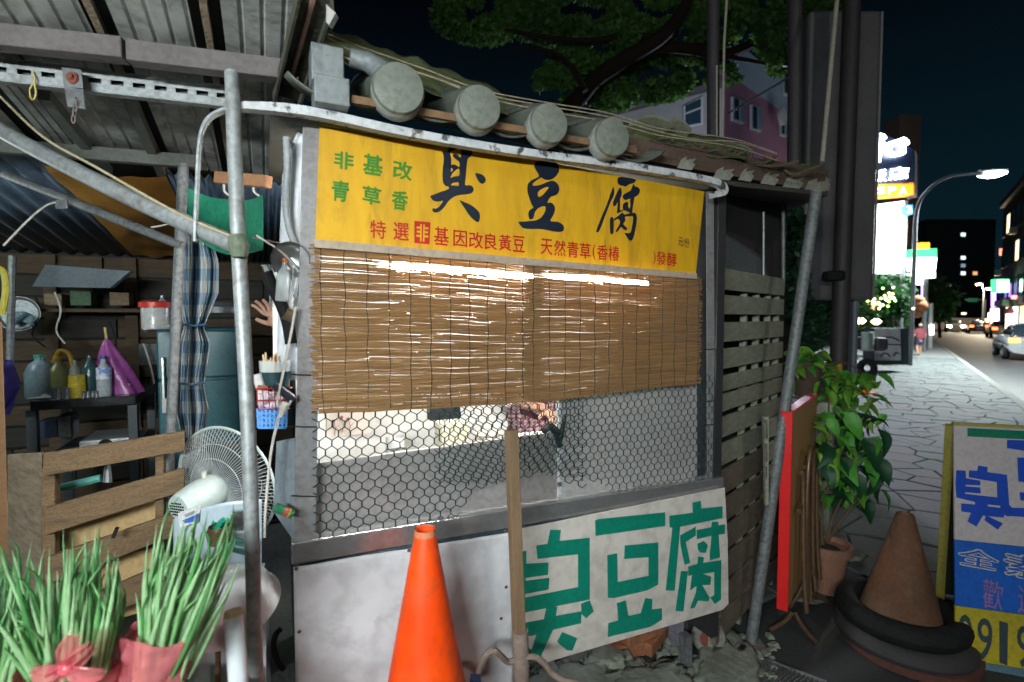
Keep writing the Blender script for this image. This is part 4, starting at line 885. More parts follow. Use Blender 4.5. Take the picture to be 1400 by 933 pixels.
# ---- fridge
fr_m = mat('teal_fridge_paint', (.02, .12, .15), .35, c2=(.012, .08, .10), vs=3, bump=.04, dirt=((.02, .03, .03), .7, 6))
fr = thing('fridge', 'teal two door fridge behind the gingham curtain', 'fridge', q(280, 700, 3.15))
a, c = q(225, 830, 3.1), q(324, 449, 3.1); zf = q(280, 518, 3.1).z
fu0, fu1 = a.dot(U), c.dot(U)
MB().fbox(fu0, fu1, 3.14, 3.7, .04, c.z).build('body', fr_m, fr, bevel=.01)
MB().fbox(fu0, fu1, 3.1, 3.138, zf + .006, c.z - .01).build('upper_door', fr_m, fr, bevel=.008)
MB().fbox(fu0, fu1, 3.1, 3.138, .1, zf - .006).build('lower_door', fr_m, fr, bevel=.008)
MB().fbox(fu0 + .02, fu0 + .035, 3.07, 3.1, zf - .12, zf + .12).build('handle', steel, fr, bevel=.003)
flatbox('white_note', 222, 545, 230, 565, 3.06, .002, mat('note', (.5, .52, .52), .7), 'small pale note stuck on the fridge edge', 'note', 0)
# things on top of the fridge
pk = mat('pink_box', (.42, .28, .30), .6)
flatbox('pink_box', 222, 415, 240, 430, 3.0, .1, pk, 'pink carton on the shelf above the red-lidded jar', 'carton')
jar = thing('red_lidded_jar', 'clear jar with a red lid on the ledge beside the curtain', 'jar', q(213, 450, 2.75))
jb_ = q(213, 450, 2.75)
MB().lathe([(0, 0), (.052, 0), (.055, .09), (.05, .1)], jb_, Z, 22).build('glass', mat('jar_plastic', (.55, .56, .55), .2, alpha=.75), jar, smooth=True)
MB().lathe([(.062, .095), (.062, .118), (.05, .124), (.0001, .124)], jb_, Z, 22).build('lid', mat('red_lid', (.5, .03, .02), .4), jar, smooth=True)
MB().plate([q(194, 420, 2.78), q(198, 420, 2.78), q(202, 454, 2.78), q(198, 454, 2.78)], V * .12).build('jar_shelf', mat('pale_plastic', (.45, .46, .46), .5), label='pale plastic shelf side beside the red-lidded jar', cat='shelf')
MB().plate([q(196, 452, 2.72), q(232, 446, 2.72), q(234, 449, 2.84), q(200, 455, 2.84)], Z * .004).build('jar_shelf', mat('pale_plastic', (.45, .46, .46), .5), label='pale plastic shelf under the red-lidded jar', cat='shelf')
bottle('glass_bottle', 222, 404, 428, .03, 3.05, steel, 'shiny metal shaker above the red-lidded jar', 'shaker')
MB().lathe([(.09, 0), (.085, .03), (.05, .055), (.001, .06)], q(302, 428, 3.2), Z, 20).build('steel_bowl', steel_d, label='upturned steel bowl on top of the fridge', cat='bowl', smooth=True)
# ---- back wall of planks, shelf with bottles, stove
shack = tag(MB().fbox(-4.6, .2, 4.28, 4.33, 0, 2.0).build('back_wall', deck), None, None, None, 'structure')
plank = mat('dark_plank', (.12, .08, .045), .85, c2=(.035, .026, .018), vs=4, stretch=(1.5, 1.5, 12), bump=.4)
plank2 = mat('dark_plank_grey', (.055, .05, .04), .85, c2=(.02, .02, .018), vs=4, stretch=(1.5, 1.5, 12), bump=.4)
rd = random.Random(21)
for i in range(14):
    z0 = .05 + i * .137
    u = -4.5
    while u < .15:
        L = rd.uniform(.7, 1.3); e = min(u + L, .18)
        MB().fbox(u, e - .01, 4.245 + rd.uniform(-.01, .01), 4.278, z0, z0 + .12).build('plank', rd.choice((plank, plank2)), shack)
        u = e
for px in (70, 180):
    a, c = q(px - 7, 500, 4.2), q(px + 7, 400, 4.2); MB().fbox(a.dot(U), c.dot(U), 4.2, 4.235, .05, 1.95).build('stud', plank, shack)
# pale board under the blue roof
MB().plate([P(62, 362, 3.0), P(178, 371, 3.0), P(150, 394, 3.0), P(44, 392, 3.0)], Vector((0, .03, 0))).build('roof_board', mat('slate_board', (.13, .16, .19), .5), label='grey board wedged under the back edge of the roof', cat='board')
tb = thing('black_worktable', 'black table with a glossy top carrying bottles at the back of the shack', 'table', q(112, 620, 3.4))
a, c = q(40, 548, 3.3), q(186, 541, 3.3); blackg = mat('glossy_black', (.012, .014, .016), .22, bump=.3, bs=18)
ztab = q(110, 545, 3.3).z
MB().fbox(a.dot(U), c.dot(U), 3.3, 3.85, ztab - .05, ztab).build('top', blackg, tb, bevel=.006)
for px in (44, 182):
    u_ = q(px, 560, 3.34).dot(U); 
    for v_ in (3.32, 3.8): MB().fbox(u_ - .02, u_ + .02, v_, v_ + .04, 0, ztab - .05).build('leg', mat('table_leg', (.03, .045, .055), .5), tb)
MB().fbox(a.dot(U) + .05, c.dot(U) - .05, 3.36, 3.8, ztab - .30, ztab - .285).build('lower_shelf', mat('table_leg', (.03, .045, .055), .5), tb)
stv = thing('gas_stove', 'silver fronted gas stove with a black knob on the lower shelf', 'stove', q(143, 600, 3.34))
a, c = q(107, 598, 3.33), q(179, 578, 3.33)
MB().fbox(a.dot(U), c.dot(U), 3.33, 3.62, ztab - .283, ztab - .283 + (c.z - a.z)).build('body', mat('stove_silver', (.42, .46, .48), .35, .4), stv, bevel=.008)
MB().lathe([(.030, 0), (.028, .02), (.0001, .02)], W((a.dot(U) + c.dot(U)) / 2, 3.329, ztab - .283 + (c.z - a.z) / 2), -V, 18).build('knob', black, stv, smooth=True)
MB().fbox(a.dot(U) + .01, c.dot(U) - .01, 3.30, 3.328, ztab - .283, ztab - .27).build('front_lip', steel, stv)
vb = 3.42
def onTab(px, v_=vb):
    p = q(px, 540, v_); return Vector((p.x, p.y, ztab))
def tbottle(name, px, w_, h, m, label, prof=None, capm=None, v_=vb, cat='bottle'):
    a = onTab(px, v_); R = w_ / 2
    pr = prof or [(0, 0), (R * .95, 0), (R, .04), (R, .62), (R * .85, .74), (R * .4, .86), (R * .34, 1)]
    t = thing(name, label, cat, a); MB().lathe([(r, k * h) for r, k in pr], a, Z, 18).build('body', m, t, smooth=True)
    if capm: MB().lathe([(pr[-1][0] * 1.3, 0), (pr[-1][0] * 1.3, h * .08), (.0001, h * .08)], a + Z * h * .98, Z, 14).build('cap', capm, t)
    return t
tbottle('water_jug', 56, .125, .21, mat('milky_jug', (.30, .42, .52), .3, c2=(.2, .28, .32)), 'milky blue plastic jug with a green cap, leftmost on the black table', [(0, 0), (.058, 0), (.062, .05), (.062, .62), (.045, .82), (.02, .92), (.018, 1)], mat('green_cap', (.02, .35, .25), .4))
tbottle('oil_bottle', 81, .09, .20, mat('oil_green', (.20, .22, .08), .3), 'olive green oil bottle right of the milky blue jug', None, mat('yellow_cap', (.5, .32, .03), .4))
tbottle('spice_jar', 104, .055, .19, mat('cloudy_jar', (.25, .27, .24), .3), 'cloudy tall jar behind the yellow pot')
tbottle('yellow_pot', 106, .075, .115, mat('yellow_pot', (.55, .42, .03), .4), 'bright yellow plastic pot on the black table', [(0, 0), (.036, 0), (.037, .6), (.035, .62), (.035, 1), (0, 1)], None, 3.36, 'pot')
tbottle('dark_bottle', 124, .075, .21, mat('teal_bottle', (.03, .09, .09), .2), 'dark teal bottle left of the bottle with the blue label')
t = tbottle('water_bottle', 143, .065, .20, mat('clear_water_bottle', (.42, .48, .52), .2, alpha=.8), 'clear bottle with a blue and white label on the black table', None, mat('blue_cap', (.03, .06, .3), .4), 3.36)
MB().lathe([(.0335, .09), (.0335, .15)], onTab(143, 3.36), Z, 18).build('label', mat('blue_white_label', (.12, .2, .5), .5, c2=(.6, .62, .65), vs=30, sharp=.05), t)
pts = curve([onTab(75) + Z * .18, onTab(84) + Z * .24, onTab(97) + Z * .22, onTab(101) + Z * .15], 6)
MB().tube(pts, .010, 8).build('yellow_hose', mat('yellow_plastic', (.5, .30, .03), .5), label='arched yellow nozzle above the cloudy jar', cat='nozzle', smooth=True)
can = mat('shiny_tin', (.6, .62, .64), .2, .9)
for i, (px, v_) in enumerate(((74, 3.34), (80, 3.32), (86, 3.34), (92, 3.32), (115, 3.34), (121, 3.32), (127, 3.33), (132, 3.34))):
    a = onTab(px, v_); h = .055 if i < 4 else .032
    MB().lathe([(0, 0), (.014, 0), (.014, h), (.012, h), (.012, h - .004), (0, h - .004)], a, Z, 14).build('tin_cup', can, label=('small shiny tin cup in the left row on the black table, ' + ('1st', '2nd', '3rd', '4th')[i] + ' from the jug' if i < 4 else 'low shiny tin in the right row on the black table, ' + ('1st', '2nd', '3rd', '4th')[i - 4] + ' from the yellow pot'), cat='tin', group='shiny tins on the black table', smooth=True)
pp = onTab(162, 3.45)
def pbag(s, t):
    a = s * 2 * PI; rr = (1 - t) ** .75 * (.105 + .016 * math.sin(5 * a + 4 * t)) + .004
    return pp + U * (math.cos(a) * rr - .045 * t) + V * math.sin(a) * rr * .6 + Z * (.30 * t)
MB().grid(pbag, 36, 16).build('purple_bag', mat('purple_plastic_bag', (.30, .07, .28), .3, c2=(.18, .035, .17), vs=9, bump=.6, bs=25), label='tall purple plastic bag hung behind the black table', cat='bag', smooth=True)
MB().tube([pp + Z * .30 - U * .045, pp + Z * .36 - U * .05], .006, 6).build('peg', mat('yellow_peg', (.5, .35, .08), .5), label='yellow peg holding up the purple bag', cat='peg')
pm = onTab(172, 3.4)
MB().fbox(pm.dot(U) - .04, pm.dot(U) + .02, 3.40, 3.43, ztab, ztab + .055).build('pink_packet', mat('pink_packet', (.5, .3, .36), .6), label='pink packet leaning against the purple bag', cat='packet')
tj = onTab(58, 3.38)
MB().grid(lambda s, t: tj + U * (.10 * (s - .5)) + V * .06 * (t - .5) + Z * (.004 + .022 * math.sin(PI * s) * math.sin(PI * t) * (1 + .5 * math.sin(9 * s + 7 * t))), 14, 10).build('crumpled_cloth', mat('grey_rag', (.3, .32, .33), .8), label='crumpled grey rag in front of the milky jug', cat='cloth', smooth=True, solid=.003)
# more clutter on the back wall and under the table
MB().lathe([(.001, .0), (.085, .004), (.10, .03), (.097, .03), (.083, .01), (.001, .008)], q(28, 430, 3.9), (-V + Z * .1).normalized(), 24).build('hanging_pan', steel_d, label='dull steel pan hanging on the plank wall above the milky jug', cat='pan', smooth=True)
MB().grid(lambda s, t: q(14 + 32 * s, 432 + 14 * t - 5 * math.sin(PI * s), 3.8 + .03 * math.sin(9 * s + 4 * t)), 10, 5).build('folded_cloth', mat('pale_blue_cloth', (.16, .26, .30), .8), label='pale blue cloth folded over a nail at the left of the plank wall', cat='cloth', smooth=True, solid=.02)
for i, (x, y) in enumerate(((48, 405), (75, 400), (150, 440), (196, 470))):
    MB().tube(curve([q(x, y, 3.9), q(x + 8, y + 25, 3.88), q(x - 4 + 6 * i, y + 52, 3.9), q(x + 14, y + 70, 3.9)], 6), .005, 6).build('dangling_cord', wht if i % 2 else black, label=('pale cord at the far left of the plank wall' if i == 1 else 'black cord above the milky jug' if i == 0 else 'black cord above the water bottle' if i == 2 else 'pale cord beside the purple bag'), cat='cord')
for i, (x0, y0, x1, y1, mm, cc, lb) in enumerate(((52, 575, 78, 600, 'navy_crate', (.02, .04, .09), 'navy crate on the lower shelf, left end'), (80, 568, 96, 600, 'dark_tin', (.10, .12, .12), 'dark tin on the lower shelf between crate and stove'), (190, 470, 218, 500, 'grey_carton', (.16, .18, .18), 'grey carton on the wall shelf near the fridge'), (150, 400, 176, 418, 'brown_carton', (.22, .15, .09), 'brown carton on the high plank shelf'), (96, 398, 124, 418, 'green_carton', (.06, .13, .07), 'green carton on the high plank shelf'), (60, 402, 84, 418, 'tan_carton', (.26, .20, .12), 'tan carton, leftmost on the high plank shelf'))):
    v_ = 3.5 if y0 > 560 else 4.0
    flatbox('carton', x0, y0, x1, y1, v_, .14, mat(mm, cc, .7, var=.4, dirt=((.03, .03, .03), .6, 8)), lb, 'carton')
a_, c_ = q(50, 422, 3.95), q(190, 419, 3.95)
MB().fbox(a_.dot(U), c_.dot(U), 3.95, 4.2, a_.z - .02, a_.z).build('plank_shelf', plank, label='long plank shelf high on the back wall of the shack', cat='shelf')
for i, (px, w_, h, cc, lb) in enumerate(((90, .05, .15, (.20, .06, .04), 'small red-brown sauce bottle behind the yellow pot'), (116, .04, .17, (.12, .10, .05), 'slim brown bottle left of the dark teal bottle'), (133, .045, .13, (.35, .34, .28), 'small pale jar between the two tall bottles'), (66, .05, .13, (.30, .28, .18), 'pale squat jar behind the milky jug'))):
    tbottle('sauce_bottle', px, w_, h, mat('bottle_%d' % i, cc, .3, var=.3), lb, None, mat('dark_cap', (.05, .02, .02), .4), 3.6)
# blue bag at the far left edge
MB().grid(lambda s, t: P(-30 + (58 - 30 * abs(t - .45)) * s, 492 + 75 * t, 2.3 + .05 * math.sin(6 * s + 3 * t)), 10, 12).build('blue_bag', mat('blue_nylon', (.06, .05, .34), .6, bump=.4, bs=20), label='violet blue bag hanging at the left edge beside the orange post', cat='bag', smooth=True, solid=.01)
orange_w = mat('orange_post_wood', (.34, .19, .09), .7, c2=(.22, .12, .06), vs=5, stretch=(2, 2, 9))
MB().hexa([P(-40, 800, 2.02), P(14, 800, 2.02), P(14, 800, 2.10), P(-40, 800, 2.10), P(-40, 440, 2.02), P(3, 440, 2.02), P(3, 440, 2.10), P(-40, 440, 2.10)]).build('orange_post', orange_w, label='orange brown wooden post at the left edge', cat='post', bevel=.004)
MB().tube(curve([P(-10, 365, 2.1), P(5, 372, 2.1), P(8, 400, 2.1), P(2, 430, 2.1)], 5), .012, 8).build('yellow_ribbon', mat('yellow_ribbon', (.5, .45, .05), .6), label='yellow ribbon above the violet blue bag', cat='ribbon', smooth=True)
MB().tube([P(17, 350, 2.6), P(12, 560, 2.6)], .016, 8).build('thin_post', galv_d, label='thin dark metal post behind the violet blue bag', cat='post')
# ---- pallets in front
pal = mat('pallet_wood', (.25, .16, .08), .8, c2=(.11, .07, .035), vs=4, stretch=(2, 2, 10), bump=.5, var=.5, dirt=((.05, .04, .03), .8, 7))
pt1 = thing('pallet', 'brown wooden pallet standing on edge in front of the black table', 'pallet', q(130, 800, 2.2))
def rail(x0, ya0, yb0, x1, ya1, yb1, v_, th=.022, name='board', m=pal, par=pt1):
    return MB().plate([q(x0, ya0, v_), q(x1, ya1, v_), q(x1, yb1, v_), q(x0, yb0, v_)], V * th).build(name, m, par, bevel=.003)
rail(58, 621, 652, 252, 590, 617, 2.16)
rail(60, 696, 733, 252, 640, 672, 2.16)
rail(62, 764, 800, 252, 697, 728, 2.16)
rail(66, 840, 880, 252, 760, 795, 2.16)
rail(56, 640, 900, 75, 637, 900, 2.185, .05, 'upright')
rail(212, 610, 860, 224, 608, 860, 2.185, .05, 'upright')
MB().hexa([P(12, 900, 1.86), P(60, 900, 1.66), P(64, 900, 1.70), P(16, 900, 1.92), P(10, 622, 1.88), P(57, 619, 1.68), P(60, 618, 1.72), P(14, 621, 1.94)]).build('crate_side', wood_old, label='grey brown wooden crate side left of the pallet', cat='crate', bevel=.003)
ply = mat('yellow_plywood', (.50, .35, .16), .7, c2=(.36, .24, .11), vs=3)
MB().hexa([q(75, 770, 2.3), q(222, 740, 2.3), q(222, 740, 2.5), q(75, 770, 2.5), q(78, 712, 2.3), q(212, 678, 2.3), q(205, 668, 2.5), q(100, 690, 2.5)]).build('plywood_box', ply, label='yellow plywood box behind the lower pallet boards', cat='box', bevel=.006)
MB().hexa([q(75, 870, 2.3), q(222, 830, 2.3), q(222, 830, 2.5), q(75, 870, 2.5), q(78, 778, 2.3), q(222, 746, 2.3), q(222, 742, 2.5), q(78, 774, 2.5)]).build('plywood_box', ply, label='yellow plywood box at the bottom behind the pallet, under the other one', cat='box', bevel=.006)
MB().tube([q(78, 668, 2.35), q(138, 654, 2.35)], .014, 8).build('turquoise_pipe', mat('turquoise', (.08, .36, .32), .6), label='turquoise painted pipe between the top pallet boards', cat='pipe')
MB().grid(lambda s, t: q(140 + 14 * s - (6 * (1 - t)) * (s - .5), 634 + 26 * t, 2.3 + .02 * math.sin(8 * s)), 8, 8).build('small_net_bag', fm, label='small pale bag hanging between the top pallet boards', cat='bag', smooth=True)
MB().bar(q(155, 735, 2.1), q(160, 722, 2.1), .02, .01).build('latch', black, label='dark latch on the yellow plywood box', cat='latch')

# ---- electric fan, seen from behind
fan = thing('electric_fan', 'pale grey electric fan seen from behind its round wire guard', 'fan', P(300, 800, 1.78))
fc = P(309, 662, 1.88); fax = (P(262, 678, 1.70) - fc).normalized()
fax = (Vector((-.27, -.96, -.10))).normalized()
fa = fax.cross(Z).normalized(); fb = fax.cross(fa).normalized(); RF = .218
gw = mat('guard_wire', (.50, .54, .54), .35, .2); fanp = mat('fan_plastic', (.46, .55, .54), .4, var=.12, vs=5)
m = MB(); m2 = MB()
def gp(r, a, back):
    f = r / RF; dep = .052 * (1 - f ** 3.2) * (1 if back else -1)
    return fc + (fa * math.cos(a) + fb * math.sin(a)) * r + fax * dep
NR = 96
for k in range(NR):
    a = 2 * PI * k / NR
    m.tube([gp(r, a + .10 * (1 - r / RF), True) for r in (.055, .09, .13, .17, .19, RF)], .0014, 4, cap=False)
    if k % 2: m2.tube([gp(r, a, False) for r in (.04, .09, .15, .19, RF)], .001, 4, cap=False)
m.build('rear_guard_spokes', gw, fan, kind='stuff'); m2.build('front_guard_spokes', gw, fan, kind='stuff')
def ring(r, back, w_): return MB().tube([gp(r, 2 * PI * k / 48, back) for k in range(49)], w_, 6)
ring(RF, True, .0055).build('guard_rim', fanp, fan, smooth=True)
for r in (.165, .115, .06): ring(r, True, .0016).build('guard_ring', gw, fan)
ring(.12, False, .0015).build('guard_ring', gw, fan)
for k in range(3):
    a0 = 2 * PI * k / 3
    def bl_(s, t, a0=a0):
        a = a0 + (t - .5) * (1.5 + .3 * s); r = .03 + .145 * s * (1 - .15 * (2 * t - 1) ** 2)
        return fc + (fa * math.cos(a) + fb * math.sin(a)) * r + fax * (.035 * (t - .5))
    MB().grid(bl_, 8, 10).build('blade', mat('smoky_blade', (.10, .12, .12), .3, alpha=.7), fan, smooth=True, solid=.003)
hx = fc + fax * .045
MB().lathe([(.0, 0), (.058, 0), (.064, .02), (.062, .06), (.056, .10), (.050, .135), (.044, .15), (.0001, .152)], hx, (fax + Vector((-.05, 0, -.03))).normalized(), 24).build('motor_housing', fanp, fan, smooth=True)
for k in range(7):
    for j in range(5):
        o_ = hx + fax * .1505 + fa * (k - 3) * .009 + fb * (j - 2) * .010 + Vector((-.0078, 0, -.005))
        if (k - 3) ** 2 + (j - 2) ** 2 * 1.3 < 12: MB().lathe([(.0028, .0), (.0028, .003), (.0001, .003)], o_, fax, 6).build('vent_hole', black, fan)
MB().tube([hx + fax * .05 + Z * .055, hx + fax * .05 + Z * .085], [.007, .009], 8).build('oscillation_knob', wht, fan)
MB().tube([hx + fax * .07 - Z * .04, Vector((hx.x - .04, hx.y - .06, .05))], .016, 12).build('stand', fanp, fan, smooth=True)
MB().lathe([(.0, 0), (.17, 0), (.165, .02), (.05, .045), (0.001, .05)], Vector((hx.x - .04, hx.y - .06, .002)), Z, 28).build('base', fanp, fan, smooth=True)
# ---- pale plastic chair
chp = mat('pale_blue_plastic', (.44, .53, .60), .35, var=.1, vs=4, bump=.04)
chr_ = thing('plastic_chair', 'pale blue grey plastic chair with a slotted back behind the spring onions', 'chair', P(300, 1050, 1.50))
def chb(s, t):   # back, with a hand slot cut by leaving cells out
    x = 238 + 120 * s; yt = 684 + 26 * (1 - s) ** 2.2 ; y = yt + (795 - yt) * t
    return P(x, y, 1.56 - .10 * math.sin(PI * s) * .4 + .05 * t)
m = MB(); NU, NV = 40, 24; vs = [chb(i / NU, j / NV) for j in range(NV + 1) for i in range(NU + 1)]
fs = []
for j in range(NV):
    for i in range(NU):
        s_, t_ = (i + .5) / NU, (j + .5) / NV
        if ((s_ - .80) / .155) ** 4 + ((t_ - .26) / .13) ** 4 < 1: continue
        fs.append((j * (NU + 1) + i, j * (NU + 1) + i + 1, (j + 1) * (NU + 1) + i + 1, (j + 1) * (NU + 1) + i))
m.add(vs, fs); m.build('backrest', chp, chr_, smooth=True, solid=.006)
def seat(s, t):
    x = 262 + 100 * s - 24 * t; y = 772 + 50 * t - 12 * math.sin(PI * s) * (1 - t)
    return P(x, y, 1.60 - .26 * t) - Z * .02 * math.sin(PI * s)
MB().grid(seat, 16, 12).build('seat', chp, chr_, smooth=True, solid=.008)
for (x, y, Y) in ((356, 790, 1.50), (350, 800, 1.38), (262, 790, 1.62), (255, 810, 1.40)):
    p = P(x, y, Y); MB().tube([p, Vector((p.x + .01, p.y, .01))], [.022, .016], 8).build('leg', chp, chr_, smooth=True)
tg = thing('price_tag_card', 'white and blue card stuck on the pale chair back', 'card', P(262, 705, 1.52))
MB().plate([P(243, 702, 1.52), P(276, 688, 1.52), P(270, 714, 1.52), P(246, 722, 1.52)], Vector((0, .002, 0))).build('card', mat('card_white', (.62, .64, .64), .6), tg)
MB().plate([P(249, 712, 1.517), P(272, 702, 1.517), P(269, 713, 1.517), P(253, 716, 1.517)], Vector((0, .001, 0))).build('blue_print', mat('card_blue', (.02, .10, .45), .6), tg)
MB().plate([P(252, 704, 1.517), P(266, 698, 1.517), P(265, 703, 1.517), P(254, 708, 1.517)], Vector((0, .001, 0))).build('grey_print', mat('card_grey', (.25, .27, .28), .6), tg)
MB().grid(lambda s, t: P(290 + 22 * s, 712 + 14 * t + 4 * math.sin(6 * s), 1.47 + .02 * math.sin(5 * s + 4 * t)), 8, 6).build('green_cloth', mat('green_rag', (.01, .30, .18), .5), label='bright green rag hung over the chair slot', cat='cloth', smooth=True, solid=.008)
MB().lathe([(0, 0), (.03, .0), (.034, .03), (.028, .05)], P(300, 742, 1.46), Z, 14).build('brown_jar', mat('brown_glass', (.13, .10, .05), .2, .4), label='small brown jar on the chair seat', cat='jar', smooth=True)
MB().tube([P(318, 745, 1.5), P(345, 752, 1.5)], .02, 10).build('dark_green_bag', mat('dark_green_plastic', (.01, .07, .06), .4), label='dark green roll lying on the chair seat', cat='roll', smooth=True)
# ---- rounded white lid / basin under the chair edge
bs_ = thing('white_basin', 'upturned white plastic basin beside the grey pole', 'basin', P(322, 850, 1.33))
MB().lathe([(.118, 0), (.122, .004), (.116, .012), (.108, .045), (.085, .075), (.04, .09), (.0001, .093)], P(318, 833, 1.32), (Z + Vector((-.10, -.42, 0))).normalized(), 36).build('shell', mat('white_basin_plastic', (.58, .61, .62), .3, var=.08), bs_, smooth=True)
# white locker/box behind, with red writing
wbx = thing('white_foam_box', 'white foam box with red marker scribble next to the grey pole', 'box', P(320, 1000, 1.4))
MB().hexa([P(262, 1150, 1.36), P(364, 1150, 1.30), P(364, 1100, 1.5), P(262, 1100, 1.55), P(262, 868, 1.36), P(364, 838, 1.30), P(364, 825, 1.5), P(262, 850, 1.55)]).build('body', mat('foam_white', (.55, .57, .58), .7, var=.1), wbx, bevel=.006)
m = MB(); fw = lambda x, y, l=0: P(x, y, 1.302 + (364 - x) * .0006 - .003 - l)
write(m, fw, '8', [(341, 896), (352, 894), (352, 918), (341, 920)], .01); write(m, fw, '8', [(342, 922), (353, 920), (353, 946), (342, 948)], .01, .0003)
m.build('red_scribble', mat('red_marker', (.55, .07, .03), .6), wbx)
MB().tube([P(298, 860, 1.22), P(298, 980, 1.2)], .006, 6).build('thin_cane', pal, label='thin cane beside the white roll', cat='cane')
rl = thing('plastic_roll', 'upright white roll wrapped in clear plastic with a tan end', 'roll', P(328, 1100, 1.06))
rt_ = P(319, 842, 1.08); rb2 = P(336, 1060, 1.02)
MB().tube([rt_, rb2], .0195, 18).build('wrap', mat('shiny_white_film', (.62, .68, .72), .18, var=.15, bump=.3, bs=14), rl, smooth=True)
MB().lathe([(.0192, 0), (.0165, .012), (.0001, .016)], rt_, (rt_ - rb2).normalized(), 18).build('tan_end', mat('tan_cardboard', (.52, .40, .22), .7), rl, smooth=True)

# ---- spring onions
lm = [mat('onion_leaf', (.17, .36, .14), .42, c2=(.09, .24, .08), vs=20, bump=.1), mat('onion_leaf_pale', (.29, .47, .25), .42, c2=(.19, .36, .17), vs=20, bump=.1), mat('onion_leaf_dark', (.07, .25, .07), .45, c2=(.04, .16, .05), vs=20, bump=.1)]
stem_m = mat('onion_stem', (.62, .68, .42), .4, var=.15)
film = mat('pink_film', (.80, .25, .28), .14, c2=(.65, .14, .17), vs=8, bump=.6, bs=22, alpha=.44)
tabl = thing('market_table', 'wooden table carrying the spring onion bundles, just below the picture', 'table', Vector((-.95, .84, 0)))
MB().box((-1.05, .80, .755), (1.0, .50, .03)).build('top', wood_old, tabl)
for x in (-1.5, -.6):
    for y in (.60, 1.0): MB().box((x, y, .369), (.05, .05, .738)).build('leg', wood_old, tabl)
def leafmesh(L, bend, r, seed, kink=0):
    rd = random.Random(seed); pts = []; rs = []
    for i in range(8):
        f = i / 7; z = L * f * (1 - .2 * bend * f * f); x = L * bend * .5 * f ** 2.3
        if kink and f > kink: x += (f - kink) * L * .45; z -= (f - kink) * L * .25
        pts.append(Vector((x, .004 * math.sin(5 * f + seed), z))); rs.append(r * (.75 + .5 * math.sin(PI * min(1, f * 1.2))) * (1 if f < .72 else max(.08, 1 - ((f - .72) / .28) ** 2.2)))
    m = MB().tube(pts, rs, 7, cap=False); me = bpy.data.meshes.new('leaf'); me.from_pydata(m.v, [], m.f); me.polygons.foreach_set('use_smooth', [True] * len(me.polygons)); return me
def bundle(cx, ybot, ytop_wrap, Y, n, H, lean, label, seed, wr=.058, spread=.22):
    rd = random.Random(seed); top = P(cx, ytop_wrap, Y); base = Vector((top.x - lean * .02, Y, .775))
    t = thing('spring_onion_bundle', label, 'spring onions', base, 'bundles of spring onions on the market table')
    protos = [(leafmesh(H * k, b_, r, s_, kk), s_) for s_, (k, b_, r, kk) in enumerate(((1, .08, .0035, 0), (.85, .16, .0041, 0), (1.08, .05, .0032, 0), (.7, .22, .0045, 0), (.95, .10, .0037, .60), (1.14, .10, .0030, .8), (.8, .10, .0048, 0)))]
    for me, s_ in protos: me.materials.append(lm[(s_ * 2 + 1) % 3 if s_ % 3 else 1])
    for i in range(n):
        me, s_ = rd.choice(protos + protos[:2]); a = rd.uniform(0, 2 * PI); r_ = wr * .74 * math.sqrt(rd.random())
        o = bpy.data.objects.new('leaf', me); col.objects.link(o); o.parent = t
        p = top + Vector((math.cos(a) * r_, math.sin(a) * r_ * .8, rd.uniform(-.10, -.03)))
        tilt = Vector((math.cos(a) * r_ / wr * spread * rd.uniform(.5, 1.5) + lean * .20 + rd.gauss(0, .05), math.sin(a) * r_ / wr * spread * .8, 1)).normalized()
        o.rotation_euler = (tilt.to_track_quat('Z', 'X').to_matrix() @ Matrix.Rotation(a + rd.uniform(-.7, .7), 3, 'Z')).to_euler()
        o.location = p - base; o.scale = (1, 1, rd.uniform(.62, 1.14))
    m = MB()
    for i in range(55):
        a = rd.uniform(0, 2 * PI); r_ = wr * .85 * math.sqrt(rd.random()); p0 = base + Vector((math.cos(a) * r_ * .8, math.sin(a) * r_ * .7, 0)); p1 = top + Vector((math.cos(a) * r_, math.sin(a) * r_ * .8, -.01))
        m.tube([p0, p1], .0055, 6)
    m.build('stems', stem_m, t, smooth=True, kind='stuff')
    return t, top, base
b3, top3, base3 = bundle(226, 925, 862, .95, 200, .262, 1.35, 'spring onion bundle in a wide shiny pink wrap, rightmost on the table', 31, .056, .30)
b2, top2, base2 = bundle(98, 933, 905, .93, 200, .26, .0, 'spring onion bundle tied with a pink bow, middle one on the table', 32, .062, .30)
b1, top1, base1 = bundle(-10, 933, 908, .93, 190, .25, .1, 'spring onion bundle cut off by the left edge of the picture', 33, .056, .24)
def wrap(top, y_px0, y_px1, x0, x1, x2, x3, Y, par, seed):
    a = P(x0, y_px0, Y); b_ = P(x1, y_px0, Y); c = P(x2, y_px1, Y); d = P(x3, y_px1, Y)
    def f(s, t):
        an = 2 * PI * s; ctr = ((a + b_) / 2).lerp((c + d) / 2, t); R = ((b_ - a).length / 2) * (1 - t) + ((d - c).length / 2) * t
        n1 = 1 + .07 * noise.noise(Vector((math.cos(an) * 3, math.sin(an) * 3, t * 5 + seed))) + .02 * math.sin(an * 9 + t * 6)
        z_ = ctr.z + .008 * math.sin(an * 3 + seed) * (1 - t)
        return Vector((ctr.x + math.cos(an) * R * n1, ctr.y + math.sin(an) * R * .85 * n1, z_))
    return MB().grid(f, 72, 24).build('film_wrap', film, par, smooth=True)
wrap(top3, 856, 926, 176, 276, 172, 258, .95, b3, 1)
wrap(top2, 906, 990, 36, 158, 40, 150, .93, b2, 5)
wrap(top1, 910, 990, -70, 17, -70, 14, .93, b1, 8)
kn = P(92, 912, .85)
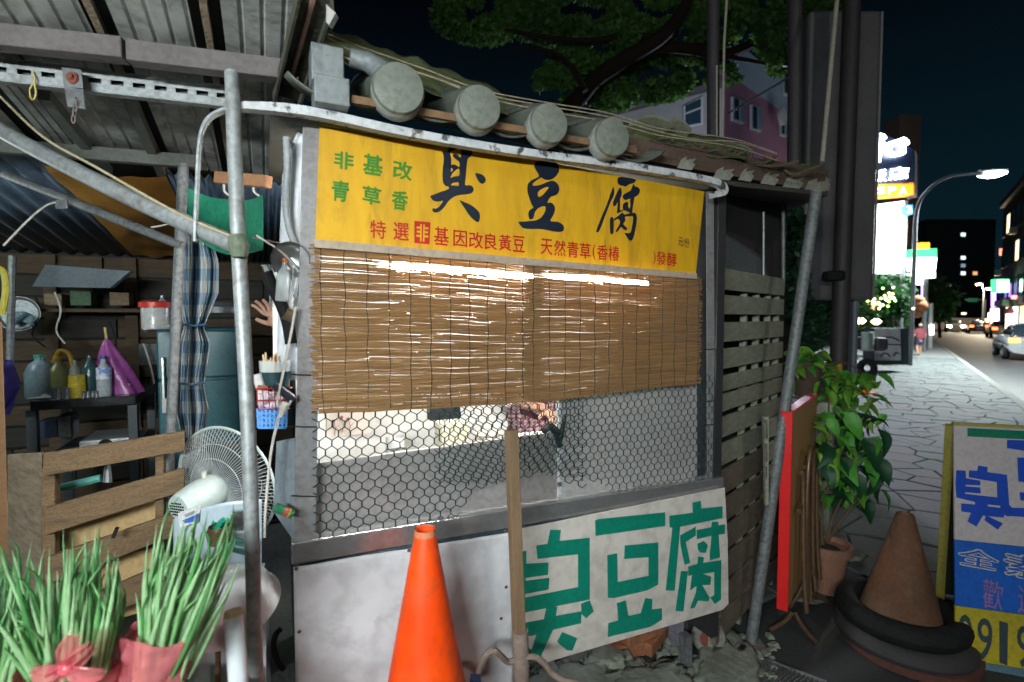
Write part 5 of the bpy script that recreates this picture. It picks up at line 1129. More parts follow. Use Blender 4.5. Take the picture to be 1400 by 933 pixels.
def petal(dx, dy, w_, seed):
    def f(s, t):
        e = kn + (P(92 + dx, 912 + dy, .85) - kn) * t
        wd = w_ * (.2 + .9 * math.sin(PI * min(1, t * .75 + .1))); n_ = Vector((-(dy), 0, -dx)).normalized()
        return e + n_ * (s - .5) * wd + Vector((0, -.012 * math.sin(PI * t) + .006 * math.sin(14 * s + seed), 0))
    return MB().grid(f, 14, 10).build('bow_loop', film, b2, smooth=True)
petal(8, -44, .034, 1); petal(34, -28, .03, 2); petal(-48, 6, .034, 3); petal(50, 8, .032, 4); petal(-22, 16, .03, 6)
MB().lathe([(.001, -.012), (.011, -.008), (.013, 0), (.011, .008), (.001, .012)], kn, Vector((0, -1, .3)), 12).build('knot', mat('pink_knot', (.7, .10, .14), .3, bump=.5), b2, smooth=True)
MB().box(P(160, 945, .98), (.05, .05, .09)).build('red_carton', mat('dark_red_carton', (.32, .01, .03), .5), label='dark red carton between the two wrapped onion bundles', cat='carton')
# work lamp body: a tube batten hung over the next stall, behind the viewer
wl = thing('work_lamp', 'fluorescent batten lamp hung over the next stall behind the viewer', 'lamp', WK)
DW = Vector((math.cos(lw.rotation_euler.z), math.sin(lw.rotation_euler.z), 0)); BW = Vector((-DW.y, DW.x, 0))
MB().tube([WK - DW * .58 - BW * .05 + Z * .08, WK + DW * .58 - BW * .05 + Z * .08], .013, 12).build('tube', glow('lamp_white_2', (.93, 1, .99), 12), wl, smooth=True)
MB().bar(WK - DW * .62 - BW * .08 + Z * .10, WK + DW * .62 - BW * .08 + Z * .10, .06, .04).build('batten', mat('white_enamel', (.7, .7, .68), .4), wl)
for sg in (-.5, .5): MB().tube([WK + DW * sg - BW * .08 + Z * .12, WK + DW * sg - BW * .08 + Z * .6], .003, 5).build('hanger', black, wl)
sl_ = thing('shack_fill_lamp', 'added fill bulb under the shack roof beyond the left edge', 'lamp', SHL)
MB().lathe([(.001, -.05), (.018, -.045), (.028, -.025), (.026, -.01), (.015, .0)], SHL + Z * .16, Z, 16).build('bulb', glow('fill_bulb', (.9, 1, .94), 8), sl_, smooth=True)  # bulb of the added fill lamp
MB().tube([SHL + Z * .16, SHL + Z * .32], .012, 8).build('socket', black, sl_)
# ================================================================ ground
asph = mat('wet_asphalt', (.040, .043, .047), .65, var=.35, vs=3, bump=.25, bs=120)
gnd = mat('sandy_joint', (.12, .122, .12), .9, var=.4, bump=.4)
conc = mat('mossy_concrete', (.17, .18, .15), .9, c2=(.07, .08, .06), vs=3, bump=.5, bs=40)
def G(px, py, z=0): return Hz(px, py, z)
k1, k2 = G(1400, 545), G(1302, 483)
TK = .5 * (k1.dot(T) + k2.dot(T))                       # kerb line
MB().add([(-400, -60, -.30), (500, -60, -.30), (500, 700, -.30), (-400, 700, -.30)], [(0, 1, 2, 3)]).build('ground', gnd, kind='structure')
MB().hexa([ST(-12, TK - 9, -.29), ST(-12, TK - .16, -.29), ST(160, TK - .16, -.29), ST(160, TK - 9, -.29), ST(-12, TK - 9, -.022), ST(-12, TK - .16, -.022), ST(160, TK - .16, -.022), ST(160, TK - 9, -.022)]).build('pavement', gnd, kind='structure')
pave = bpy.data.objects['pavement']
MB().add([ST(-12, TK, -.13), ST(-12, TK + 13, -.13), ST(260, TK + 13, -.13), ST(260, TK, -.13)], [(0, 3, 2, 1)]).build('road', asph, kind='structure')
far_pv = mat('pale_street_concrete', (.30, .31, .31), .75, c2=(.20, .21, .21), vs=.8, bump=.2)
kb = mat('kerb_stone', (.30, .29, .27), .8)
kerb = tag(MB().hexa([ST(30, TK - .155, -.29), ST(30, TK, -.29), ST(160, TK, -.29), ST(160, TK - .155, -.29), ST(30, TK - .155, 0), ST(30, TK, 0), ST(160, TK, 0), ST(160, TK - .155, 0)]).build('kerb', kb), kind='structure')
for i in range(42):
    s0 = -4 + i * .8
    MB().hexa([ST(s0, TK - .155, -.28), ST(s0 + .79, TK - .155, -.28), ST(s0 + .79, TK, -.28), ST(s0, TK, -.28), ST(s0, TK - .155, .004), ST(s0 + .79, TK - .155, .004), ST(s0 + .79, TK, -.004), ST(s0, TK, -.004)]).build('kerb_stone', kb, kerb, bevel=.008)
# flagstones: an irregular crazy paving
rd = random.Random(44)
stone_ms = [mat('flagstone_%s' % n_, c, .75, c2=c2, vs=2.5, bump=.35, bs=35) for n_, c, c2 in (('grey', (.17, .185, .19), (.09, .10, .105)), ('green', (.15, .18, .165), (.08, .10, .09)), ('brown', (.18, .178, .175), (.10, .10, .10)))]
fs_, ft_ = .40, .32
s_min, s_max, t_min, t_max = 1.2, 26.0, TK - 4.6, TK + .25
NS, NT = int((s_max - s_min) / fs_), int((t_max - t_min) / ft_)
seeds = {(i, j): (s_min + (i + .5 + rd.uniform(-.42, .42)) * fs_, t_min + (j + .5 + rd.uniform(-.42, .42)) * ft_) for i in range(-1, NS + 1) for j in range(-1, NT + 1)}
cells = []
for (i, j), (a, c) in seeds.items():
    if i < 0 or j < 0 or i >= NS or j >= NT: continue
    poly = [(a - 1, c - 1), (a + 1, c - 1), (a + 1, c + 1), (a - 1, c + 1)]
    for di in (-2, -1, 0, 1, 2):
        for dj in (-2, -1, 0, 1, 2):
            if (di, dj) == (0, 0): continue
            o = seeds.get((i + di, j + dj))
            if not o: continue
            nx, ny = o[0] - a, o[1] - c; L = math.hypot(nx, ny); nx /= L; ny /= L; dlim = L / 2 - .007
            out = []
            for k in range(len(poly)):
                p0, p1 = poly[k - 1], poly[k]; f0 = (p0[0] - a) * nx + (p0[1] - c) * ny - dlim; f1 = (p1[0] - a) * nx + (p1[1] - c) * ny - dlim
                if (f0 <= 0) != (f1 <= 0):
                    t_ = f0 / (f0 - f1); out.append((p0[0] + (p1[0] - p0[0]) * t_, p0[1] + (p1[1] - p0[1]) * t_))
                if f1 <= 0: out.append(p1)
            poly = out
            if len(poly) < 3: break
        if len(poly) < 3: break
        
    if len(poly) >= 3:
        lim = TK - .158; out = []
        for k in range(len(poly)):
            p0, p1 = poly[k - 1], poly[k]; f0, f1 = p0[1] - lim, p1[1] - lim
            if (f0 <= 0) != (f1 <= 0): out.append((p0[0] + (p1[0] - p0[0]) * f0 / (f0 - f1), lim))
            if f1 <= 0: out.append(p1)
        poly = out
    if len(poly) >= 3:
        w0 = ST(a, c, 0)
        if w0.y > .5 and W(1, 0, 0).dot(Vector((w0.x, w0.y, 0))) > -9: cells.append((w0.length, a, c, poly))
cells = [k for k in cells if ST(k[1], k[2], 0).y > 2.80 and ST(k[1], k[2], 0).x > .9 and abs(ST(k[1], k[2], 0).x / ST(k[1], k[2], 0).y) < 1.15]
cells.sort()
far = MB()
def slab(mb, a, c, poly, rd):
    h0 = rd.uniform(-.004, .005); tx, ty = rd.uniform(-.012, .012), rd.uniform(-.012, .012); n_ = len(poly)
    def pt(x, y, z): return ST(x, y, z + h0 + (x - a) * tx + (y - c) * ty)
    inn = [(a + (x - a) * .965, c + (y - c) * .965) for x, y in poly]
    vs = [pt(x, y, -.02) for x, y in poly] + [pt(x, y, -.005) for x, y in poly] + [pt(x, y, 0) for x, y in inn]
    fs = [tuple(2 * n_ + k for k in range(n_))]
    for r_ in (0, 1):
        for k in range(n_): fs.append((r_ * n_ + k, r_ * n_ + (k + 1) % n_, (r_ + 1) * n_ + (k + 1) % n_, (r_ + 1) * n_ + k))
    mb.add(vs, fs)
for idx, (_, a, c, poly) in enumerate(cells):
    if idx < 290:
        mb = MB(); slab(mb, a, c, poly, rd); mb.build('paving_stone', rd.choice(stone_ms), pave, origin=ST(a, c, 0))
    else: slab(far, a, c, poly, rd)
if far.v: far.build('far_paving_stones', stone_ms[0], pave, kind='stuff')
MB().add([ST(26.0, TK - 9, -.012), ST(26.0, TK - .16, -.012), ST(160, TK - .16, -.012), ST(160, TK - 9, -.012)], [(0, 1, 2, 3)]).build('far_pavement', far_pv, kind='structure')
# concrete apron under the stall, shack floor
MB().hexa([W(-5, .3, -.25), W(1.2, .3, -.25), W(2.0, 4.2, -.25), W(-5, 4.2, -.25), W(-5, .3, -.002), W(1.2, .3, -.002), W(2.0, 4.2, -.002), W(-5, 4.2, -.002)]).build('apron', conc, kind='structure')
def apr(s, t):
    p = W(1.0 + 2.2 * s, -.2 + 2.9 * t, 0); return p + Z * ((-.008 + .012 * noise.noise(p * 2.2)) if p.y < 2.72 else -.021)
MB().grid(apr, 70, 90).build('dark_verge', mat('shadowed_dark_concrete', (.05, .055, .055), .6, c2=(.025, .028, .03), vs=2, bump=.4), kind='structure', smooth=True)  # dark ground, with the shadow over it put into the near-black colour
# lumps of broken concrete, rubble and bricks
def rock(name, c, sz, m, label, cat, seed, group=None, rz=0):
    bm = bmesh.new(); bmesh.ops.create_icosphere(bm, subdivisions=4, radius=1)
    for v in bm.verts:
        n1 = noise.noise(v.co * 1.1 + Vector((seed, 0, 0))); n2 = noise.noise(v.co * 3 + Vector((0, seed, 0)))
        v.co *= 1 + .40 * n1 + .26 * n2 + .12 * noise.noise(v.co * 7) + .05 * noise.noise(v.co * 18) - (.10 if abs(noise.noise(v.co * 2.2 + Vector((seed, 3, 1)))) < .05 else 0)
        if v.co.z < -.35: v.co.z = -.35 + (v.co.z + .35) * .15
        if v.co.z > .45: v.co.z = .45 + (v.co.z - .45) * .3
        v.co = Vector((v.co.x * sz[0], v.co.y * sz[1], v.co.z * sz[2]))
    zmin = min(v.co.z for v in bm.verts)
    for v in bm.verts: v.co.z -= zmin
    me = bpy.data.meshes.new(name); bm.to_mesh(me); bm.free(); me.materials.append(m)
    me.polygons.foreach_set('use_smooth', [True] * len(me.polygons))
    o = bpy.data.objects.new(name, me); col.objects.link(o); o.location = c; o.rotation_euler = (0, 0, rz)
    return tag(o, label, cat, group)
rk = mat('broken_concrete', (.25, .27, .22), .9, c2=(.11, .13, .10), vs=9, bump=1.0, bs=28)
rock('concrete_lump', G(672, 990) * 1, (.16, .13, .12), rk, 'pale lump of concrete beside the foot of the wooden stake', 'rubble', 2)
for i, (x, y, sx_, sy_, h, lb) in enumerate(((830, 898, .11, .09, .09, 'small grey stone leaning under the banner by the bricks'), (800, 935, .30, .16, .07, 'broad mossy concrete lump at the bottom edge under the banner'), (900, 930, .24, .15, .08, 'cracked mossy concrete slab in the middle below the bricks'),
                                       (985, 915, .26, .15, .07, 'broad cracked slab left of the stone foot of the leaning pole'), (870, 905, .06, .05, .05, 'small stone between the bricks and the cracked slab'), (1000, 868, .08, .06, .06, 'small grey stone behind the caster'), (755, 925, .12, .09, .06, 'small lump right of the wooden stake'), (945, 905, .07, .05, .04, 'little flat stone beneath the caster'))):
    rock('concrete_lump', G(x, y + 12), (sx_ * .9, sy_ * .8, h * .62), rk, lb, 'rubble', 5 + i, 'rubble under the stall', .3 * i)
brk_m = mat('orange_brick', (.34, .13, .06), .85, c2=(.20, .08, .04), vs=14, bump=.5)
def brick(x, y, z_, rz, label):
    p = G(x, y); ax = (Vector((math.cos(rz), math.sin(rz), 0)), Vector((-math.sin(rz), math.cos(rz), 0)), Z)
    MB().box(p + Z * (z_ + .03), (.20, .095, .06), ax).build('brick', brk_m, label=label, cat='brick', group='bricks propping the stall', bevel=.006)
brick(872, 888, .062, .5, 'middle orange brick of the pile under the stall, its end showing'); brick(850, 893, .0, .3, 'lowest orange brick under the stall banner'); brick(908, 880, .124, .75, 'topmost orange brick turned outwards under the stall'); brick(890, 880, .0, .9, 'orange brick lying at the back of the pile under the stall')
rub = MB(); rb_d = random.Random(77)
for i in range(240):
    p = G(rb_d.uniform(650, 1060), rb_d.uniform(868, 935)); s_ = rb_d.uniform(.006, .022)
    if p.y < 1.5: continue
    o_ = [Vector((rb_d.uniform(-1, 1), rb_d.uniform(-1, 1), rb_d.uniform(-.4, .8))).normalized() * s_ for _ in range(6)]
    rub.hexa([p + Vector((dx * s_ * rb_d.uniform(.6, 1.2), dy * s_ * rb_d.uniform(.6, 1.2), dz * s_ * rb_d.uniform(.5, 1))) for dx, dy, dz in ((-1, -1, 0), (1, -1, 0), (1, 1, 0), (-1, 1, 0), (-.7, -.8, 1), (.8, -.6, 1), (.6, .8, 1), (-.8, .7, 1))])
rub.build('rubble', rk, label='loose gravel and chips of concrete under the stall', cat='rubble', kind='stuff')
# caster, stall legs
cw_ = thing('caster', 'worn grey caster wheel under the right end of the stall', 'wheel', G(968, 895))
p = G(968, 893) - V * .0; 
MB().lathe([(.045, -.018), (.07, -.018), (.078, -.008), (.078, .008), (.07, .018), (.045, .018)], p + Z * .08, (U * .5 + V * .9).normalized(), 24).build('tyre', mat('worn_grey_rubber', (.22, .21, .20), .8, bump=.5), cw_, smooth=True)
MB().lathe([(.001, -.014), (.046, -.012), (.046, .012), (.001, .014)], p + Z * .08, (U * .5 + V * .9).normalized(), 20).build('hub', mat('rust', (.20, .06, .04), .9), cw_)
MB().plate([p + Z * .08 - U * .02 - V * .03, p + Z * .08 + U * .03 - V * .03, p + Z * .25 + U * .05 - V * .03, p + Z * .25 - U * .04 - V * .03], V * .004).build('fork', mat('tan_steel', (.28, .22, .16), .7), cw_)
for u_, v_ in ((uL + .06, VF + .08), (uL + .06, VF + .55), (uR - .02, VF + .55), (uR + .0, VF + .10)):
    MB().fbox(u_ - .02, u_ + .02, v_ - .02, v_ + .02, 0, .165).build('stand_leg', steel_d, stall)
# stake, its sleeve and the hose
sk_ = thing('wooden_stake', 'square wooden stake standing in a rusty sleeve before the white banner', 'stake', P(712, 1000, 1.47))
ys = 1.47
MB().hexa([P(704, 900, ys), P(716, 900, ys), P(718, 900, ys + .035), P(706, 900, ys + .035), P(691, 589, ys), P(702, 587, ys), P(709, 588, ys + .035), P(697, 590, ys + .035)]).v
MB().bar(P(699, 588, ys), P(711, 905, ys), .034, .030, V).build('stake', mat('brown_stake_wood', (.25, .155, .085), .75, c2=(.13, .085, .045), vs=4, stretch=(8, 8, 1), bump=.4), sk_, bevel=.003)
MB().tube([P(711, 862, ys), Vector((P(711, 862, ys).x + .02, ys, .0))], .0245, 14).build('sleeve', mat('pinkish_pipe', (.25, .20, .17), .7, c2=(.13, .09, .07), vs=8), sk_, smooth=True)
hb = mat('dull_hose', (.20, .15, .12), .7, bump=.5, bs=60)
MB().tube(curve([P(652, 940, 1.42), P(656, 912, 1.42), P(664, 896, 1.42), P(676, 890, 1.42), P(686, 898, 1.44), P(696, 905, 1.46), P(725, 898, 1.46), P(742, 905, 1.46), P(756, 922, 1.46), P(775, 932, 1.45), P(800, 936, 1.45)], 6), .009, 8).build('garden_hose', hb, label='dull brown hose curling over the concrete lump around the stake', cat='hose', smooth=True)
MB().box(P(650, 931, 1.4), (.03, .03, .02)).build('blue_clamp', mat('blue_clamp', (.01, .02, .10), .5), label='small dark blue clamp on the hose end', cat='clamp')
# drain grate
dg_ = thing('drain_grate', 'small steel drain grate in the paving by the stone foot', 'grate', G(1070, 922))
g0, g1, g2, g3 = G(1050, 905), G(1130, 936), G(1080, 975), G(1008, 935)
for i in range(15):
    a = g0.lerp(g1, i / 14); c = g3.lerp(g2, i / 14); MB().bar(a + Z * .006, c + Z * .006, .006, .012).build('bar', steel_d, dg_)
MB().bar(g0 + Z * .007, g1 + Z * .007, .012, .014).build('frame', steel_d, dg_); MB().bar(g0 + Z * .007, g3 + Z * .007, .012, .014).build('frame', steel_d, dg_)

# ================================================================ slatted wooden screen right of the stall
YA, YB = 2.25, 2.9
scr = thing('slatted_screen', 'grey weathered pallet wood screen beside the stall', 'wood screen', P(985, 900, YA))
A0 = P(985.5, 480, YA); B0 = P(1070.5, 480, YB); DR = Vector((B0.x - A0.x, B0.y - A0.y, 0)); LEN = DR.length; DR.normalize(); NB = DR.cross(Z)
slat = mat('grey_weathered_slat', (.33, .33, .26), .85, c2=(.15, .17, .12), vs=5, stretch=(3, 3, 9), bump=.5, bs=50)
slat_shade = mat('shaded_brown_slat', (.20, .16, .12), .85, c2=(.10, .08, .06), vs=5, stretch=(3, 3, 9), bump=.5, bs=50)  # lower boards: shade at the screen's foot put into a darker brown
def zat(py, Y=YA): return P(985, py, Y).z
ly = [(366, 396), (403, 430), (441, 468.5), (478, 506), (515, 537), (541, 565), (573, 601), (610, 640), (648, 682), (690, 722), (730, 764), (772, 806), (814, 846), (852, 884)]
rd = random.Random(5)
for i, (a, c) in enumerate(ly):
    zt, zb_ = zat(a), zat(c); o0 = A0.copy(); o0.z = 0; e = LEN * (1 if i != 7 else .78)
    pr = rd.uniform(-.004, .004)
    MB().hexa([o0 + Z * zb_, o0 + DR * e + Z * (zb_ + pr), o0 + DR * e - NB * .018 + Z * (zb_ + pr), o0 - NB * .018 + Z * zb_, o0 + Z * zt, o0 + DR * e + Z * (zt + pr), o0 + DR * e - NB * .018 + Z * (zt + pr), o0 - NB * .018 + Z * zt]).build('board', slat if i < 8 else slat_shade, scr, bevel=.003)
for f in (.02, .40, .60, .80, .97):
    o0 = A0 + DR * LEN * f; o0.z = 0
    MB().hexa([o0 + NB * -.020, o0 + DR * .02 + NB * -.020, o0 + DR * .02 - NB * .05, o0 - NB * .05] + [x + Z * (zat(366) - .02) for x in (o0 + NB * -.020, o0 + DR * .02 + NB * -.020, o0 + DR * .02 - NB * .05, o0 - NB * .05)]).build('upright', slat, scr)
o0 = A0 - NB * .12 - DR * .02; o0.z = 0; LEN = 1.36
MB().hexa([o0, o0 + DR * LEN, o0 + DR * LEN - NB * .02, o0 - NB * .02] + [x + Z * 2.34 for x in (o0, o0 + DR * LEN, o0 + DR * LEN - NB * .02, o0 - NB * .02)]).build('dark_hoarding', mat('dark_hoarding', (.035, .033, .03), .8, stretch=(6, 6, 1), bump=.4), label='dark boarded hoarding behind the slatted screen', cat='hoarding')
MB().hexa([P(986, 372, 2.4), P(1048, 390, 2.8), P(1052, 390, 3.0), P(990, 372, 2.6), P(986, 318, 2.4), P(1041, 356, 2.8), P(1045, 352, 3.0), P(990, 318, 2.6)]).build('vent_box', mat('vent_box_steel', (.20, .22, .23), .5, .4, var=.3), label='dull steel box above the slatted screen', cat='metal box')
MB().tube([P(1044, 290, 2.7), P(1044, 390, 2.7)], .006, 8).build('thin_conduit', galv, label='thin pale conduit above the slatted screen', cat='conduit')
MB().tube([P(1071, 262, 3.0), P(1071, 392, 3.0)], .010, 8).build('thin_conduit', galv_d, label='dark conduit at the right edge of the dark hoarding', cat='conduit')
sc2 = thing('short_screen', 'short broken slat panel leaning at the right of the slatted screen', 'wood screen', P(1060, 900, 2.35))
for i, (a, c) in enumerate(((572, 598), (604, 630), (636, 652))):
    Yq = 2.32
    MB().plate([P(1046, a + 4, Yq), P(1068, a - 4, Yq + .18), P(1068 - 3 * i, c - 5, Yq + .18), P(1047, c + 3, Yq)], Vector((.0, .02, 0))).build('board', slat, sc2, bevel=.002)
MB().plate([P(1045, 570, 2.345), P(1051, 570, 2.345), P(1051, 690, 2.345), P(1047, 692, 2.345)], Vector((0, .02, 0))).build('upright', slat, sc2)

# ================================================================ red folding table
rt = thing('folding_table', 'folded table with bright red edge and brown tube legs standing on end', 'folding table', G(1090, 885))
redp = mat('red_edge_paint', (.72, .015, .015), .4, var=.12, bump=.1); tabw = mat('orange_plywood', (.46, .26, .10), .65, c2=(.34, .18, .07), vs=3, stretch=(8, 8, 1))
n0b, n0t = P(1066, 831, 2.42), P(1068, 574, 2.42); n1b, n1t = P(1080, 831, 2.42), P(1080, 566, 2.42)
f0t, f0b = P(1108, 546, 3.05), P(1106, 800, 3.05)
dd = Vector((f0t.x - n0t.x, f0t.y - n0t.y, 0)).normalized(); L_ = 0.72; nn = dd.cross(Z)
pn = n1t.copy(); zt_, zb2 = n1t.z, n1b.z
thk = (P(1080, 700, 2.42) - P(1066, 700, 2.42)).length
def tq(a, z_, o=0): p_ = P(1073, 700, 2.42); p_ = Vector((p_.x, p_.y, 0)); return p_ + dd * a + nn * o + Z * z_
MB().hexa([tq(0, zb2, -.022), tq(0, zb2, .022), tq(L_, zb2, .022), tq(L_, zb2, -.022), tq(0, zt_, -.022), tq(0, zt_, .022), tq(L_, zt_, .022), tq(L_, zt_, -.022)]).build('tabletop', tabw, rt, bevel=.004)
MB().hexa([tq(-.012, zb2 - .01, -.025), tq(-.012, zb2 - .01, .025), tq(-.001, zb2 - .01, .025), tq(-.001, zb2 - .01, -.025), tq(-.012, zt_ + .012, -.025), tq(-.012, zt_ + .012, .025), tq(-.001, zt_ + .012, .025), tq(-.001, zt_ + .012, -.025)]).build('red_edge', redp, rt, bevel=.004)
MB().hexa([tq(-.012, zt_ + .001, -.025), tq(-.012, zt_ + .001, .025), tq(L_, zt_ + .001, .025), tq(L_, zt_ + .001, -.025), tq(-.012, zt_ + .014, -.025), tq(-.012, zt_ + .014, .025), tq(L_, zt_ + .014, .025), tq(L_, zt_ + .014, -.025)]).build('red_edge', redp, rt, bevel=.004)
legm = mat('brown_tube_leg', (.20, .12, .07), .4, .5, var=.3)
for s_ in (.10, .22, .36, .50):
    MB().tube(curve([tq(s_, zt_ - .30, .05), tq(s_ + .02, .75, .055), tq(s_, .35, .07), tq(s_ - .02, .12, .09)], 5), .012, 10).build('leg', legm, rt, smooth=True)
MB().tube(curve([tq(.18, .15, .08), tq(.14, .5, .07), tq(.16, .80, .07), tq(.22, .90, .07), tq(.30, .84, .07), tq(.33, .5, .07), tq(.33, .2, .08)], 6), .011, 10).build('loop_leg', legm, rt, smooth=True)
for (x, y, x2, y2, Y0, Y1) in ((1083, 838, 1052, 872, 2.5, 2.46), (1087, 838, 1116, 890, 2.5, 2.36), (1100, 800, 1130, 832, 2.7, 2.72), (1098, 800, 1078, 845, 2.7, 2.66)):
    a = P(x, y, Y0); c = P(x2, y2, Y1); c.z = max(c.z, .012); MB().tube(curve([a, a.lerp(c, .35) - Z * .015, c], 5), .011, 8).build('foot', legm, rt, smooth=True)
MB().bar(tq(.05, .62, .05), tq(.55, .72, .05), .02, .02).build('cross_bar', legm, rt)

# ================================================================ traffic cones
def cone(name, label, base, H, r0, r1, m, par=None, wall=.004, foot=None, footm=None):
    t = par or thing(name, label, 'traffic cone', base)
    MB().lathe([(r0, .03), (r1, H), (r1 * .86, H), (r1 * .78, H - .02), (r0 * .96, .03)], base, Z, 48).build('body', m, t, smooth=True)
    if foot: MB().box(base + Z * .016, (foot, foot, .030)).build('foot_plate', footm or m, t, bevel=.012)
    return t
org = mat('orange_cone_plastic', (.95, .088, .004), .42, var=.12, c2=(.80, .05, .003), vs=7, bump=.08, bs=25, dirt=((.30, .08, .03), .75, 9))
top = P(581, 724, 1.30); H = top.z; base = Vector((top.x, top.y, 0))
cn = cone('traffic_cone', 'clean bright orange cone standing right before the stall counter', base, H, .205, .0255, org, foot=.42)
MB().lathe([(.0265, H + .002), (.0275, H - .01), (.0325, H - .042), (.0268, H - .043)], base, Z, 32).build('faded_collar', mat('sun_faded_orange', (.55, .20, .10), .7, c2=(.9, .12, .01), vs=40, sharp=.08, mix=.45), cn, smooth=True)
ob = G(1228, 878); tp_ = P(1238, 700, ob.y + .02)
oc = thing('traffic_cone', 'old brown faded cone weighted with two black rubber rings', 'traffic cone', ob)
dirt = mat('dirty_orange_cone', (.15, .058, .025), .85, c2=(.06, .032, .018), vs=5, bump=.5, dirt=((.10, .085, .06), .8, 11))
Hc = tp_.z; ax = Vector((.02, .0, 1)).normalized()
MB().lathe([(.175, .10), (.034, Hc), (.028, Hc), (.024, Hc - .02)], ob, ax, 40).build('body', dirt, oc, smooth=True)
def rg(R, r_, z_, m, lab, sc_=1, off=Vector((0, 0, 0))):
    return MB().lathe([(R + r_ * math.cos(a), z_ + r_ * sc_ * math.sin(a)) for a in [i * 2 * PI / 14 for i in range(15)]], ob + off, ax, 40).build('rubber_ring', m, oc, smooth=True)
rg(.215, .052, .145, black, 'upper'); rg(.225, .055, .052, mat('dusty_rubber', (.035, .035, .035), .8), 'lower', .9, Vector((.01, -.01, 0)))
MB().lathe([(.20, .0), (.27, .0), (.272, .035), (.20, .04)], ob + Vector((.02, -.03, .002)), Z, 36).build('orange_base', mat('dull_red_base', (.11, .04, .03), .85), oc, smooth=True)

# ================================================================ A-board
L0, L1 = P(1304, 582, 2.28), P(1307, 926, 2.22); 
DA = Vector((1, -.30, 0)).normalized(); WA = .62
NA = DA.cross(L1 - L0).normalized()
if NA.y > 0: NA = -NA
def ab(x, y, l=0):
    d = ray(x, y); t_ = (L0 - EYE).dot(NA) / d.dot(NA); return EYE + d * t_ + NA * l
asg = thing('a_board_sign', 'white, blue and yellow A-board with blue block characters at the right edge', 'sign board', Vector((L1.x, L1.y, 0)))
up_ = (L0 - L1).normalized(); hA = (L0 - L1).length
def pa(a, h, l=0): return L1 + DA * a + up_ * h + NA * l
def apanel(h0, h1, m, name): return MB().plate([pa(0, h1), pa(WA, h1), pa(WA, h0), pa(0, h0)], -NA * .012).build(name, m, asg, bevel=.001)
hb1 = (ab(1305, 738) - L1).dot(up_); hb2 = (ab(1306, 828) - L1).dot(up_); hb3 = (ab(1307, 900) - L1).dot(up_)
apanel(hb1, hA, mat('aged_white_board', (.42, .39, .40), .6, var=.15, vs=4), 'white_panel')
apanel(hb2, hb1 - .002, mat('blue_board', (.008, .10, .48), .5, var=.2, vs=5), 'blue_panel')
apanel(hb3, hb2 - .002, mat('yellow_board', (.50, .40, .015), .6, c2=(.30, .26, .02), vs=4), 'yellow_panel')
apanel(0.0, hb3 - .002, mat('faded_blue_strip', (.10, .20, .25), .7), 'bottom_strip')
MB().plate([pa(.05, hA - .008, .002), pa(WA, hA - .008, .002), pa(WA, hA - .045, .002), pa(.05, hA - .045, .002)], -NA * .001).build('green_strip', mat('green_strip', (.005, .16, .09), .4), asg)
MB().bar(pa(0, hA + .008, -.01), pa(WA, hA + .008, -.01), .02, .012).build('top_batten', mat('yellow_painted_wood', (.30, .27, .05), .7), asg)
yw = mat('yellow_painted_wood', (.30, .27, .05), .7)
bk = L1 - NA * .42; bk = Vector((P(1284, 828, 2.6).x, P(1284, 828, 2.6).y, 0))
MB().bar(pa(-.005, hA, -.02), bk, .035, .02).build('rear_leg', yw, asg); MB().bar(pa(WA, hA, -.02), bk + DA * WA, .035, .02).build('rear_leg', yw, asg)
bm_ = bk + Z * .12; MB().plate([pa(0, hA - .02, -.03), pa(WA, hA - .02, -.03), bm_ + DA * WA, bm_], -NA * .008).build('rear_panel', mat('dark_rear_board', (.03, .035, .02), .8), asg)
for a in (.015, WA - .03): MB().bar(pa(a, .02, -.015), pa(a, -L1.z / up_.z, -.015), .03, .02).build('front_leg', yw, asg)
blue_i = mat('blue_board_paint', (.006, .055, .42), .5, var=.15)
g6 = lambda p: (1290 + p[0] / 5.49, 570 + p[1] / 5.49)
S1 = [[(95,400),(165,405),(168,460),(275,480),(275,515),(165,510),(165,522),(275,530),(278,575),(160,566),(162,578),(402,605),(398,490),(188,455),(190,402),(250,405),(260,365),(330,378),(328,415),(475,435),(492,660),(515,685),(520,740),(480,748),(455,735),(450,757),(330,745),(445,800),(405,847),(305,775),(318,745),(295,740),(245,825),(178,785),(205,720),(132,710),(130,650),(235,658),(235,640),(95,605),(88,500)], [(330,658),(425,668),(425,682),(330,672)]]
m = MB(); stroke(m, ab, [[g6(p) for p in l] for l in S1], 0, .0015); m.build('character', blue_i, asg)
m = MB()
for l in ([(475,172),(980,190),(980,270),(604,255),(475,235)], [(552,305),(640,308),(640,440),(860,448),(860,318),(940,318),(940,530),(560,485)], [(640,308),(860,318),(860,370),(640,362)], [(568,565),(640,570),(650,640),(575,625)], [(800,575),(870,580),(860,650),(795,640)], [(500,680),(960,700),(960,770),(500,745)]):
    stroke(m, ab, [[g6(p) for p in l]], 0, .0015 + .0002 * len(m.v) / 10)
m.build('character', blue_i, asg)
cream = mat('cream_outline', (.50, .46, .38), .6)
for ch, qd in (('全', [(1308, 744), (1368, 757), (1364, 782), (1309, 772)]), ('素', [(1370, 752), (1428, 766), (1426, 798), (1372, 786)])):
    m = MB(); write(m, ab, ch, qd, .065, .0015); m.build('character_outline', cream, asg)
    m = MB(); x0 = .0; write(m, ab, ch, [(qd[0][0] + 2, qd[0][1] + 2), (qd[1][0] - 2, qd[1][1] + 1.5), (qd[2][0] - 2, qd[2][1] - 2), (qd[3][0] + 2, qd[3][1] - 1.5)], .004, .003); m.build('character', mat('blue_board', None or (.008, .10, .48)), asg)
